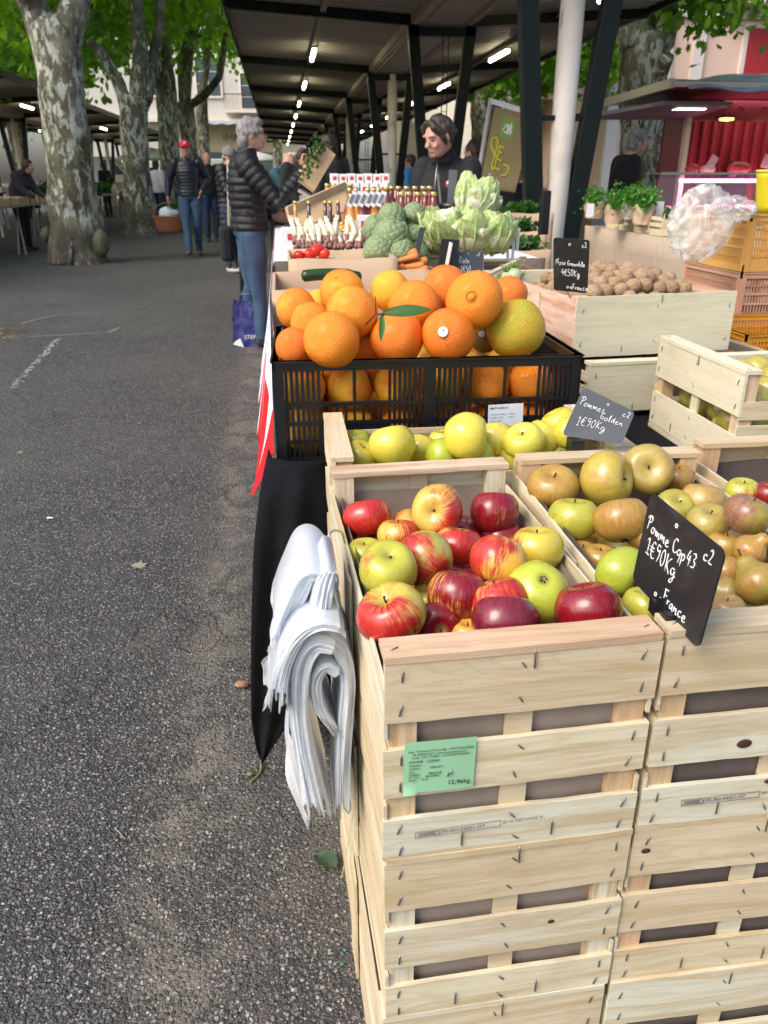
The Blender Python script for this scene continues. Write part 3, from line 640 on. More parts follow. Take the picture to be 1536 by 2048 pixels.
# red and white striped cloth further along
RWC = mat('red_white_stripe', (.7, .7, .7), .8, .2); n = N(RWC); tc = n.n('ShaderNodeTexCoord'); sep = n.n('ShaderNodeSeparateXYZ'); n.l(tc.outputs['Object'], sep.inputs[0])
fr_ = n.math('FRACT', n.math('MULTIPLY', n.math('ADD', sep.outputs[1], -1.66), 3.2)); k = n.math('GREATER_THAN', fr_, .34)
k2 = n.math('MULTIPLY', k, n.math('SUBTRACT', 1.0, n.step(sep.outputs[2], .755, .76)))
n.col(n.mix(k2, (.66, .70, .80), (.62, .015, .02)))
m = MB(); m.grid(lambda u, v: (-.036 - .040*v - .006*math.sin(u*37)*v - (.012+.02*u)*v*v, 1.55 + 2.0*u, (.70+.24*min(1, u*4.5)) - ((.13 if u < .0 else .10) + .34*min(1, u*4.5) + .02*math.sin(u*9))*v), 90, 12)
o = m.build('tablecloth', RWC, None, thick=.001); tag(o, 'red and white striped cloth hanging off the stall edge', 'tablecloth')

# ---- price signs
STK = {  # single-stroke handwriting, unit em, baseline 0
 'P': [[(.1, 0), (.16, .5), (.22, .95)], [(.0, .72), (.12, .98), (.42, 1.02), (.52, .8), (.38, .58), (.16, .5)]], 'o': [[(.3, .45), (.12, .4), (.05, .2), (.15, .02), (.32, .05), (.4, .25), (.32, .44), (.45, .4)]],
 'm': [[(.05, .42), (.08, 0), (.12, .3), (.22, .42), (.26, 0), (.32, .32), (.44, .42), (.46, .05), (.54, 0)]], 'e': [[(.05, .2), (.35, .26), (.3, .44), (.12, .42), (.05, .2), (.12, .02), (.3, .0), (.42, .1)]],
 'C': [[(.45, .85), (.3, 1), (.1, .8), (.05, .4), (.15, .08), (.35, .02), (.5, .2)]], 'c': [[(.36, .4), (.2, .47), (.06, .3), (.08, .08), (.25, 0), (.4, .1)]], 'q': [[(.4, .42), (.2, .46), (.06, .25), (.15, .04), (.35, .1), (.42, .44), (.4, 0), (.32, -.4)]],
 'p': [[(.08, .45), (.08, -.42)], [(.08, .35), (.25, .5), (.4, .3), (.3, .05), (.1, .05)]], '4': [[(.3, 1), (.05, .4), (.45, .42)], [(.36, .7), (.33, 0)]], '3': [[(.08, .9), (.3, 1), (.42, .78), (.2, .55), (.42, .4), (.35, .08), (.05, .05)]],
 '1': [[(.02, .7), (.22, 1), (.2, 0)], [(.05, .02), (.35, 0)]], '€': [[(.45, .9), (.25, 1), (.12, .6), (.14, .15), (.32, 0), (.48, .12)], [(0, .6), (.38, .62)], [(0, .4), (.34, .42)]],
 '9': [[(.4, .9), (.2, 1), (.08, .75), (.25, .55), (.4, .8), (.38, .4), (.25, 0)]], '0': [[(.25, 1), (.06, .7), (.06, .25), (.22, 0), (.4, .3), (.4, .8), (.25, 1)]], 'K': [[(.1, 1), (.08, 0)], [(.45, .9), (.1, .45), (.45, 0)]],
 'g': [[(.38, .42), (.18, .46), (.05, .25), (.15, .04), (.32, .1), (.4, .42), (.38, -.2), (.2, -.42), (.05, -.3), (.5, .1)]], 'F': [[(.12, 0), (.15, .95)], [(.08, .95), (.5, 1)], [(.12, .52), (.42, .55)]], 'r': [[(.08, .42), (.1, 0), (.14, .3), (.3, .44)]], 'R': [[(.1, 0), (.12, 1), (.4, .95), (.4, .6), (.12, .5), (.45, 0)]],
 'a': [[(.36, .4), (.18, .46), (.05, .22), (.14, .02), (.32, .12), (.38, .44), (.38, .06), (.48, 0)]], 'n': [[(.06, .42), (.08, 0), (.14, .32), (.3, .42), (.34, .05), (.44, 0)]], '2': [[(.06, .8), (.2, 1), (.38, .8), (.3, .5), (.05, 0), (.45, .04)]], '5': [[(.42, 1), (.12, .98), (.08, .6), (.3, .62), (.42, .3), (.25, 0), (.04, .08)]],
 'G': [[(.45, .85), (.25, 1), (.06, .6), (.12, .1), (.35, .05), (.45, .42), (.25, .42)]], 'l': [[(.06, .1), (.2, .6), (.22, 1), (.1, .95), (.08, .2), (.18, 0), (.28, .1)]], 'd': [[(.34, .42), (.15, .44), (.05, .2), (.15, .02), (.32, .12), (.4, 1), (.36, .1), (.46, .02)]], 's': [[(.32, .42), (.12, .4), (.14, .26), (.3, .18), (.24, .02), (.05, .04)]],
 'N': [[(.06, 0), (.1, 1), (.4, .05), (.46, 1)]], 'i': [[(.1, .42), (.1, .05), (.2, 0)], [(.12, .62), (.13, .66)]], 'x': [[(.05, .42), (.36, 0)], [(.36, .44), (.04, .0)]], 'b': [[(.08, 1), (.06, .02), (.3, .02), (.38, .28), (.2, .42), (.07, .3)]], 't': [[(.16, .75), (.12, .1), (.24, 0)], [(.02, .48), (.3, .5)]], ' ': []}
WID = {'m': .6, ' ': .32, '1': .38, 'i': .25, 'l': .3, 'r': .34, 't': .32}
def plate(label, c4, txt, rad=.07, m_=SLATE, th=.002, pen=.0085, group='slate price signs', name='price_sign', cat='price sign', holes=((.5, .1),)):
    """c4: TL, TR, BR, BL world corners. txt: (string, u, v, size) in plate units"""
    c4 = [Vector(c) for c in c4]; O = c4[3]; O0 = O.copy(); c4 = [c-O0 for c in c4]; TL, TR, BR, BL = c4
    def P(u, v): return TL.lerp(TR, u).lerp(BL.lerp(BR, u), v)   # v downwards
    nrm = (TR-TL).cross(TL-BL).normalized()
    if nrm.dot(CP - O0) < 0: nrm = -nrm
    o2 = thing(name, label, cat, O0, 0, group)
    out = []
    asp = (TR-TL).length/(BL-TL).length; ru, rv = rad/asp if asp > 1 else rad, rad*asp if asp < 1 else rad
    for (cu, cv, a0) in ((ru, rv, 180), (1-ru, rv, 270), (1-ru, 1-rv, 0), (ru, 1-rv, 90)):
        for q in range(5):
            a = math.radians(a0 + 22.5*q); out.append(P(cu + ru*math.cos(a), cv + rv*math.sin(a)))
    k = len(out); m = MB(); m.add([p for p in out] + [p - nrm*th for p in out], [tuple(range(k)), tuple(range(2*k-1, k-1, -1))] + [(i, (i+1) % k, (i+1) % k + k, i+k) for i in range(k)])
    m.build('plate', m_, o2, bevel=th*.2)
    H = (BL-TL).length; W_ = (TR-TL).length
    for (s, u0, v0, sz) in txt:
        m = MB(); u = u0
        for ch in s:
            for st in STK.get(ch, []):
                pts = []
                for i in range(len(st)-1):
                    for q in range(3):
                        a, b = st[i], st[i+1]; t_ = q/3; pts.append((a[0]+(b[0]-a[0])*t_, a[1]+(b[1]-a[1])*t_))
                pts.append(st[-1])
                sm = [pts[0]] + [((pts[i-1][0]+2*pts[i][0]+pts[i+1][0])/4, (pts[i-1][1]+2*pts[i][1]+pts[i+1][1])/4) for i in range(1, len(pts)-1)] + [pts[-1]]
                w3 = [P(u + x*sz*H/W_*.92, v0 - (y + .04*math.sin(u*30))*sz) + nrm*.0004 for x, y in sm]
                m.tube(w3, pen*H*.62, 5, True)
            u += WID.get(ch, .5)*sz*H/W_*.95
        m.build('handwriting', CHALK, o2)
    for (u, v) in holes:
        m = MB(); c = P(u, v) + nrm*.0005; x = (TR-TL).normalized(); y = (TL-BL).normalized(); r_ = .018*H
        m.tube([c + x*r_*math.cos(a) + y*r_*math.sin(a) for a in [i*math.pi/6 for i in range(13)]], .006*H, 4); m.build('eyelet', CHALK, o2)
    return o2
SMUDGE = mat('chalk_smudge', (.06, .065, .07), .8, .1)
plate('black slate marked Pomme Cop43 in front of the russet apples', [(.382, .739, .909), (.397, .61, .899), (.393, .618, .788), (.379, .747, .798)],
      [('Pomme Cqp43', .05, .37, .155), ('1€90Kg', .10, .60, .19), ('France', .46, .90, .145), ('c2', .80, .20, .14)], holes=((.42, .11), (.36, .9), (.44, .9)))
gp = lambda x, y, Y: atY(x, y, Y)
plate('grey slate marked Pommes Golden over the yellow apples', [gp(1168, 774, 1.24), gp(1270, 824, 1.19), gp(1243, 888, 1.175), gp(1124, 870, 1.225)],
      [('Pommes', .05, .34, .17), ('Golden', .48, .50, .17), ('1€90Kg', .14, .74, .20), ('c2', .82, .24, .16)], m_=SLATE2, rad=.10, holes=((.52, .12),))
plate('black slate marked Noix Grenoble above the walnuts', [(.556, 1.64, 1.107), (.618, 1.60, 1.104), (.632, 1.62, .998), (.573, 1.66, 1.0)],
      [('Noix', .06, .50, .125), ('Grenoble', .40, .50, .10), ('4€50Kg', .22, .70, .13), ('France', .55, .96, .12), ('c2', .80, .14, .10)], holes=((.46, .1), (.42, .92), (.52, .92)))
m = MB(); m.bar((.60, 1.66, 1.0), (.70, 1.90, .95), .004); o = m.build('sign_clip', STEEL); tag(o, 'thin steel clip holding the walnut price sign to its crate', 'clip')
# clip peg that carries the first sign
m = MB(); m.bar((.386, .690, .80), (.386, .678, .806), .006, .012); m.box(.378, .392, .66, .70, .786, .802); o = m.build('sign_clip', BLACKP); tag(o, 'small black clip gripping the apple price sign on the crate rim', 'clip')
m = MB(); m.box(.470, .492, 1.205, 1.232, .775, .812); o = m.build('sign_clip', BLACKP); tag(o, 'small black clip under the golden apple sign', 'clip')

# ---- labels and stamps on the crates
GREENP = mat('green_label_paper', (.30, .56, .33), .6, .3); GREEND = mat('green_label_fold', (.36, .62, .40), .6)
rl = Matrix.Rotation(math.radians(1.2), 4, 'Y')
e = link('product_label', (lambda mb: (mb.grid(lambda u, v: (.076*u, -.0022 - .0012*math.sin(u*3.1)*(.4+.6*v) - (.004*(max(0, v-.86)/.14)**2 if u < .2 else 0), .0 - .066*v), 14, 10), mb)[1])(MB()).mesh('label'), GREENP, A_top)
e.matrix_local = Matrix.Translation((.0205, 0, .160)) @ rl
L0 = Matrix.Translation((.0205, -.0040, .160)) @ rl @ Matrix.Rotation(math.pi/2, 4, 'X')
def ltxt(s, x, z, size, nm='print'): text(s, nm, size, INK, A_top, ext=.00005, M=L0 @ Matrix.Translation((x, z, 0)))
ltxt('Exp : Thomas Le Prince BR - 74150 VALLIERES', .004, -.0125, .0036); ltxt('Tel 0450621237 - www.thomasleprince.fr', .008, -.0165, .0034); ltxt('Code : LTV 17 LRRV - CC.74.607 FRANCE', .008, -.0203, .0034)
ltxt('POMME   CQP43', .005, -.0262, .0044); ltxt('Mention :', .005, -.0305, .0038); ltxt('Calibre :        180G ET +', .005, -.0345, .0038); ltxt('Cat :', .005, -.0385, .0038); ltxt('Origine :       FRANCE', .005, -.0422, .0038); ltxt('N° Lot :     00157601        /117', .005, -.0458, .0038); ltxt('Date :    D 21', .005, -.0495, .0038); ltxt('12,96kg', .047, -.058, .0078)
m = MB(); m.tube([(.066, -.0046, .112), (.070, -.0046, .121)], .0006, 5); m.build('staple', STEEL, A_top)
def stamp(root, x, z, tilt, m_, tail='BP 42 DERTONNE 92'):
    B_ = Matrix.Translation((x, -.0012, z)) @ Matrix.Rotation(tilt, 4, 'Y') @ Matrix.Rotation(math.pi/2, 4, 'X')
    text('FR-RH-04051-HT', 'stamp', .0068, m_, root, ext=.00004, M=B_ @ Matrix.Translation((.029, 0, 0)))
    text(tail, 'stamp', .0050, m_, root, ext=.00004, M=B_ @ Matrix.Translation((.098, .002, 0)))
    mb = MB(); t_ = .00035
    def seg(a, b): mb.tube([B_ @ Vector((a[0], a[1], 0)), B_ @ Vector((b[0], b[1], 0))], t_, 4)
    for a, b in (((0, -.0018), (.095, -.0018)), ((0, .0068), (.095, .0068)), ((0, -.0018), (0, .0068)), ((.095, -.0018), (.095, .0068)), ((.027, -.0018), (.027, .0068)), ((.002, .0045), (.022, .0045)), ((.002, .0005), (.022, .0005)), ((.022, .0065), (.0265, .0025)), ((.022, -.0015), (.0265, .0025))): seg(a, b)
    for i in range(9): seg((.003+i*.0021, .0005), (.005+i*.0021, .0045))
    mb.build('stamp', m_, root)
stamp(A_top, .034, .030, -.02, INKG); stamp(B3[2], .048, .028, -.02, mat('stamp_ink_dark', (.10, .09, .12), .9, .1))
for (rt, x, z, rr) in ((B3[2], .110, .108, .006), (B3[2], .15, .05, .003), (B3[1], .018, .222, .004), (A3[1], .2, .13, .003)):
    m = MB(); m.ell((x, -.0004, z), (rr*1.5, .0012, rr), 14, 8); m.build('knot', mat('knot_wood', (.05, .022, .01), .7), rt)

# ------------------------------------------------------------------ apples
def at_obj(n, name): return n.oattr(name)
def apple_mat():
    m = mat('apple_skin', (.5, .5, .1), .26, .5, coat=.35); n = N(m); tc = n.n('ShaderNodeTexCoord'); O = tc.outputs['Object']
    sep = n.n('ShaderNodeSeparateXYZ'); n.l(O, sep.inputs[0]); oi = n.n('ShaderNodeObjectInfo'); R = oi.outputs['Random']
    c1, c2, pr = n.oattr('skin'), n.oattr('blush'), n.oattr('param')   # param: x blush amount, y streak, z russet
    ps = n.n('ShaderNodeSeparateXYZ'); n.l(pr.outputs['Vector'], ps.inputs[0])
    ang = n.math('ARCTAN2', sep.outputs[1], sep.outputs[0]); cx, sx = n.math('COSINE', ang), n.math('SINE', ang)
    cv = n.n('ShaderNodeCombineXYZ'); n.l(n.math('MULTIPLY', cx, 1.0), cv.inputs[0]); n.l(sx, cv.inputs[1]); n.l(n.math('MULTIPLY_ADD', sep.outputs[2], .16, n.math('MULTIPLY', R, 40.)), cv.inputs[2])
    streak = n.noise(cv.outputs[0], 9, 6, .72, .2)
    v = n.coord('Object', (1, 1, 1), 1); soft = n.noise(v, 1.0, 3, .5); mott = n.noise(v, 5, 5, .7); fine = n.noise(v, 26, 4, .7)
    bl = n.math('ADD', n.math('MULTIPLY_ADD', sep.outputs[1], -.22, soft), n.math('MULTIPLY', sep.outputs[0], .14))
    f = n.math('ADD', bl, n.math('MULTIPLY', n.math('SUBTRACT', streak, .5), n.math('MULTIPLY', ps.outputs[1], 1.3)))
    f = n.math('ADD', f, n.math('SUBTRACT', ps.outputs[0], .55)); f = n.math('MULTIPLY_ADD', n.math('SUBTRACT', fine, .5), .22, f); mask = n.step(f, .36, .66)
    sk = n.mix(n.math('MULTIPLY', n.step(mott, .4, .7), .5), c1.outputs['Color'], n.mix(1.0, c1.outputs['Color'], (.78, .85, .55, 1), 'MULTIPLY'))
    c = n.mix(mask, sk, n.mix(n.math('MULTIPLY', n.step(streak, .42, .6), .6), c2.outputs['Color'], n.mix(1.0, c2.outputs['Color'], (.55, .35, .5, 1), 'MULTIPLY')))
    rus = n.math('MULTIPLY', n.step(n.math('ADD', n.math('MULTIPLY', mott, .6), n.math('MULTIPLY', fine, .4)), .40, .62), ps.outputs[2]); c = n.mix(rus, c, n.mix(fine, (.20, .085, .022), (.40, .20, .06)))
    c = n.mix(n.math('MULTIPLY', n.math('MULTIPLY', n.step(n.noise(v, 2.4, 4, .7, .8), .50, .64), n.math('GREATER_THAN', ps.outputs[2], .2)), .55), c, (.30, .27, .03, 1))
    # stem bowl: greenish russet radiating from the pole
    rad = n.math('SQRT', n.math('ADD', n.math('POWER', sep.outputs[0], 2.0), n.math('POWER', sep.outputs[1], 2.0)))
    top = n.math('MULTIPLY', n.math('SUBTRACT', 1.0, n.step(n.math('ADD', rad, n.math('MULTIPLY', streak, .16)), .18, .42)), n.step(sep.outputs[2], .2, .5)); c = n.mix(n.math('MULTIPLY', top, .55), c, n.mix(.5, c1.outputs['Color'], (.30, .24, .05, 1)))
    bot = n.math('MULTIPLY', n.math('SUBTRACT', 1.0, n.step(rad, .08, .30)), n.math('SUBTRACT', 1.0, n.step(sep.outputs[2], -.8, -.5))); c = n.mix(n.math('MULTIPLY', bot, .7), c, (.13, .09, .03, 1))
    lv = n.coord('Object', (1, 1, 1), 1); dots = n.math('MULTIPLY', n.math('SUBTRACT', 1.0, n.step(n.vor(lv, 7.5), .055, .095)), .5); c = n.mix(dots, c, (.62, .48, .26, 1))
    blem = n.math('MULTIPLY', n.math('SUBTRACT', 1.0, n.step(n.vor(lv, 1.15), .03, .10)), .75); c = n.mix(blem, c, (.16, .075, .025, 1))
    n.col(c); n.rough(n.math('MULTIPLY_ADD', rus, .3, n.math('MULTIPLY_ADD', fine, .12, .20))); n.bump(n.math('ADD', fine, n.math('MULTIPLY', mott, 2.0)), .05, .02); return m
APM = apple_mat()
def apple_mesh(seed, elong=1.0):
    rs = random.Random(seed); prof = []; K = 26
    for i in range(K+1):
        t = math.pi*i/K; s, c = math.sin(t), math.cos(t)
        r = s*(1.0 + .07*c) ; z = c*.86*elong
        if t < .75: z -= .34*(1-t/.75)**1.5*1.15 * (1 if t > .0 else 1); 
        if t > math.pi-.6: z += .15*((t-(math.pi-.6))/.6)**1.4
        prof.append((max(r, 0), z))
    m = MB(); seg = 36; vs = []; fs = []; p1, p2 = rs.uniform(0, 6), rs.uniform(0, 6)
    for r, z in prof:
        for k in range(seg):
            q = 2*math.pi*k/seg; w_ = 1 + .022*math.cos(5*q+p1)*(1 if z < 0 else .5) + .03*math.cos(2*q+p2) + .02*noise.noise((math.cos(q)*1.3, math.sin(q)*1.3, z+seed))
            vs.append((r*math.cos(q)*w_, r*math.sin(q)*w_, z*(1+.03*math.cos(q+p2))))
    for i in range(K):
        for k in range(seg): k2 = (k+1) % seg; fs.append((i*seg+k, (i+1)*seg+k, (i+1)*seg+k2, i*seg+k2))
    m.add(vs, fs, True); me = m.mesh('apple', merge=True); me.materials.append(APM); return me
APS = [apple_mesh(i, e) for i, e in enumerate((1.10, 1.06, 1.14, 1.02))]; GOLD = [apple_mesh(i+10, e) for i, e in enumerate((1.16, 1.10, 1.22))]; FLAT = [apple_mesh(i+20, e) for i, e in enumerate((.93, .98, .92))]
m = MB(); m.tube([(0, 0, .48), (.02, 0, .62), (.06, .03, .74)], [.035, .03, .045], 7); STEMM = m.mesh('stem'); STEMM.materials.append(STEM)
m = MB()
for a in range(5): q = a*1.257; m.tube([(.06*math.cos(q), .06*math.sin(q), -.70), (.11*math.cos(q+.3), .11*math.sin(q+.3), -.80), (.05*math.cos(q+.5), .05*math.sin(q+.5), -.86)], [.035, .03, .008], 5)
CALY = m.mesh('calyx'); CALY.materials.append(mat('calyx_dark', (.025, .017, .01), .9))
def rest(axis_to, spin=0):
    d = Vector(axis_to).normalized(); return (d.to_track_quat('Z', 'Y') @ Matrix.Rotation(spin, 3, 'Z').to_quaternion()).to_euler()
def fruit(me, c, r, label, cat, group, skin=None, blush=None, par=None, axis=None, extras=(), name='apple'):
    o = bpy.data.objects.new(name, me); COL.objects.link(o); o.location = c; o.scale = (r, r, r)
    a = axis if axis is not None else (U(-1, 1), U(-1, 1), U(-.5, 1)); o.rotation_euler = rest(a, U(0, 6.28))
    if skin: o['skin'] = skin; o['blush'] = blush; o['param'] = par
    if label: tag(o, label, cat, group)
    for nm, em in extras:
        e_ = link(nm, em, None, o)
        if skin: e_['skin'] = skin; e_['blush'] = blush; e_['param'] = par
    return o
def by_px(x, y, rpx, z):
    c = atZ(x, y, z); return c, rpx*mpp(c)
YG, GY, OY = (.62, .48, .06), (.48, .45, .05), (.74, .40, .07)
RED, DRED, ORED = (.50, .030, .022), (.25, .010, .018), (.60, .10, .02)
S_, C_ = ('stem', STEMM), ('calyx', CALY)
VW = lambda x, y, z=0: (x, y, z)
random.seed(12)
# x, y, radius px, z, desc, skin, blush, (blush, streak, russet), axis(world: -y is towards the camera)
REDA = [
 (735, 1036, 45, .755, 'orange red apple in the far left corner of the red apple crate', OY, RED, (.74, .5, 0), (-.1, .5, .8)),
 (875, 1020, 49, .785, 'red and yellow apple tipped toward the camera, stem hollow showing, topmost at the back', (.62, .42, .08), RED, (.52, .5, 0), (-.35, -.75, .25)),
 (989, 1024, 46, .765, 'dark red apple with faint orange flames in the far right corner', OY, DRED, (.93, .5, 0), (.1, .4, .9)),
 (822, 1058, 40, .735, 'yellow orange apple half hidden behind two red ones at the back', OY, ORED, (.36, .4, .2), (.5, -.2, .7)),
 (797, 1072, 40, .750, 'small orange red apple between the tipped apple and the corner one', OY, RED, (.62, .6, 0), (.0, .2, 1)),
 (916, 1094, 46, .750, 'orange red apple behind the streaked one in the middle', OY, RED, (.66, .55, 0), (.2, .3, .9)),
 (1004, 1076, 42, .725, 'deep red apple low against the back, behind the streaked one', OY, DRED, (.98, .3, 0), (0, 0, 1)),
 (852, 1120, 54, .765, 'red and lime apple showing its black dried blossom end', (.45, .40, .08), RED, (.54, .3, 0), (-.45, .8, .2)),
 (1074, 1098, 51, .765, 'yellow apple with thin red streaks against the right side', YG, RED, (.40, .75, 0), (.0, .15, 1)),
 (997, 1124, 55, .780, 'red streaked apple with orange ground in the middle of the crate', OY, RED, (.66, .85, .1), (.3, .5, .6)),
 (776, 1140, 56, .775, 'yellow green apple with its dark stem hollow facing up, on the left', (.46, .44, .055), RED, (.20, .4, 0), (.05, -.35, .9)),
 (730, 1112, 38, .735, 'yellow green apple tucked against the left side', GY, RED, (.12, .3, 0), (0, 0, 1)),
 (914, 1190, 55, .765, 'dark crimson apple with golden flecks near the centre front', OY, DRED, (.90, .75, 0), (.1, .3, .9)),
 (1075, 1184, 60, .770, 'plain lime yellow apple, right of centre', (.44, .48, .05), RED, (.02, .1, 0), (.0, .5, -.8)),
 (784, 1230, 65, .770, 'large apple half yellow and half red at the front left corner', (.52, .44, .07), RED, (.58, .4, 0), (-.35, -.1, .9)),
 (876, 1252, 46, .738, 'dark red apple sunk low at the front, between two bigger ones', OY, DRED, (.98, .3, 0), (.0, -.9, .3)),
 (999, 1208, 60, .762, 'scarlet apple with orange streaks behind the plum coloured one', OY, RED, (.72, .7, 0), (-.2, .4, .8)),
 (1012, 1246, 64, .765, 'plum coloured apple with pale dots at the front rail', (.2, .03, .04), (.19, .014, .030), (.98, .2, 0), (.1, .5, .8)),
 (1176, 1222, 64, .765, 'glossy cherry red apple with pale specks in the front right corner', (.4, .04, .03), (.24, .008, .018), (.98, .3, 0), (-.2, .4, .9)),
 (856, 1204, 38, .725, 'yellow green apple deep in the gap left of the crimson one', GY, RED, (.2, .3, 0), (0, 0, 1)),
 (934, 1268, 34, .735, 'small orange apple just peeping over the front rail', OY, ORED, (.4, .4, 0), (0, 0, 1)),
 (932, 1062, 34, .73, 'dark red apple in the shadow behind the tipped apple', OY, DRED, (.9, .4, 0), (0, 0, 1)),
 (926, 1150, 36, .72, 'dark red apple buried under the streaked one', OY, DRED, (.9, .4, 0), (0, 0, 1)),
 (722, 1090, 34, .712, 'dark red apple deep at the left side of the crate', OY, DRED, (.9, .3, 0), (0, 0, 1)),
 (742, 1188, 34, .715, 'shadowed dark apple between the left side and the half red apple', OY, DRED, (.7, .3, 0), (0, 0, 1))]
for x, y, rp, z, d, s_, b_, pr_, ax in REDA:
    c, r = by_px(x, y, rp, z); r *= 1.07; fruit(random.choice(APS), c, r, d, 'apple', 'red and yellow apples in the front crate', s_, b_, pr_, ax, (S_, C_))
TAN, OLV, RUS = (.44, .25, .05), (.38, .33, .04), (.42, .25, .05)
RUSA = [
 (1106, 976, 51, .765, 'tan russet apple with a dark dent, far left of the russet crate', RUS, TAN, (.35, .1, .62), (-.1, -.25, .9)),
 (1212, 957, 55, .785, 'olive yellow russet apple with its stem hollow on the right', (.46, .35, .06), TAN, (.25, .1, .25), (.55, -.5, .2)),
 (1295, 938, 51, .790, 'tan green apple turned to show its stem, near the back rail', (.44, .33, .09), TAN, (.3, .1, .30), (-.3, -.75, .35)),
 (1353, 958, 36, .755, 'reddish brown russet at the back right of the russet crate', RUS, (.34, .11, .03), (.6, .2, .7), (.1, 0, 1)),
 (1148, 1037, 52, .755, 'green yellow apple with a brown smear, left front of the russets', (.42, .41, .05), TAN, (.2, .1, .22), (0, .2, 1)),
 (1243, 1040, 54, .770, 'smooth tan brown russet in the middle of the crate', RUS, TAN, (.5, .1, .8), (.0, .6, .8)),
 (1349, 1017, 39, .750, 'green apple with a cracked russet crown behind the price sign', (.36, .34, .06), TAN, (.2, .1, .4), (0, -.5, .8)),
 (1404, 1006, 45, .755, 'ochre russet at the right end of the back row', (.46, .30, .09), TAN, (.4, .1, .6), (.1, .2, 1)),
 (1291, 1068, 42, .750, 'light tan apple half covered by the price sign', (.55, .33, .14), TAN, (.4, .1, .6), (0, 0, 1)),
 (1415, 1048, 43, .762, 'green tan apple just right of the sign corner', (.40, .32, .08), TAN, (.3, .1, .45), (0, -.2, 1)),
 (1200, 1122, 38, .728, 'shadowed tan russet low between green apples', RUS, TAN, (.4, .1, .7), (0, 0, 1)),
 (1245, 1146, 54, .765, 'lime green apple with its blossom end facing the camera', (.36, .42, .04), RUS, (.15, .1, .18), (-.3, .9, .1)),
 (1288, 1212, 44, .755, 'yellow green apple under the lower corner of the sign', (.46, .43, .06), RED, (.12, .2, .1), (0, .2, 1)),
 (1452, 1222, 40, .742, 'tan apple just above the front rail right of the sign', (.48, .30, .13), TAN, (.4, .1, .7), (0, 0, 1)),
 (1163, 1112, 34, .715, 'dark shadowed russet low on the left side', RUS, TAN, (.4, .1, .7), (0, 0, 1)),
 (1450, 1092, 40, .742, 'dull tan russet between the sign and the pears', RUS, TAN, (.4, .1, .7), (0, 0, 1))]
for x, y, rp, z, d, s_, b_, pr_, ax in RUSA:
    c, r = by_px(x, y, rp, z); fruit(random.choice(FLAT[1:2] + APS), c, r, d, 'apple', 'russet apples in the right front crate', s_, b_, pr_, ax, (S_, C_))
def pear_mesh(seed):
    prof = []; K = 26
    for i in range(K+1):
        t = i/K; z = -1 + 2.35*math.sin(t*math.pi/2)**.9; r = math.sqrt(max(0, 1-(min(z, 1.0))**2)) if z < .15 else None
        if r is None: q = min(1, (z-.15)/1.2); t5 = min(1, q*1.35); t5 = t5*t5*(3-2*t5); r = (.985*(1-t5) + .44*t5)*(math.sqrt(max(0, 1-((q-.72)/.28)**2)) if q > .72 else 1)
        prof.append((max(r, 0), z))
    m = MB(); m.lathe(prof, 26); me = m.mesh('pear', merge=True); me.materials.append(APM)
    for v in me.vertices: v.co *= 1 + .035*noise.noise(v.co*1.3 + Vector((seed, 0, 0)))
    return me
PEARS = [pear_mesh(i) for i in range(3)]
m = MB(); m.tube([(0, 0, 1.25), (.04, 0, 1.5), (.1, .02, 1.7)], [.05, .04, .06], 7); PST = m.mesh('stem'); PST.materials.append(STEM)
for x, y, rp, z, d, s_, b_, pr_, ax in [
 (1500, 1100, 33, .775, 'orange brown pear with warty skin, right edge', (.55, .27, .06), TAN, (.5, .1, .55), (.4, -.2, .6)),
 (1516, 1166, 46, .765, 'olive pear speckled with russet at the right edge', (.34, .27, .05), TAN, (.3, .1, .6), (-.2, .7, .5)),
 (1452, 1145, 36, .748, 'brown pear lying behind the price sign', (.38, .23, .08), TAN, (.4, .1, .8), (.3, .8, .1)),
 (1449, 1186, 34, .742, 'olive brown pear lying below the speckled ones', (.32, .24, .06), TAN, (.4, .1, .7), (-.6, .2, .3))]:
    c, r = by_px(x, y, rp, z); fruit(random.choice(PEARS), c, r, d, 'pear', 'pears among the russet apples', s_, b_, pr_, ax, (('stem', PST),), 'pear')
for x, y, rp, z, d, s_, b_, pr_, ax in [
 (1494, 1028, 47, .80, 'large purple brown apple with a mossy green cap at the right edge', (.34, .30, .03), (.28, .13, .09), (.72, .2, .3), (.3, .0, .8)),
 (1484, 985, 34, .755, 'apple with green skin and red flecks in the purple paper', (.44, .42, .06), RED, (.3, .8, .1), (0, 0, 1)),
 (1535, 990, 30, .755, 'dark red apple cut by the right edge of the picture', OY, DRED, (.8, .4, .1), (0, 0, 1))]:
    c, r = by_px(x, y, rp, z); fruit(random.choice(APS), c, r, d, 'apple', 'apples in the crate with purple paper', s_, b_, pr_, ax, (S_, C_))
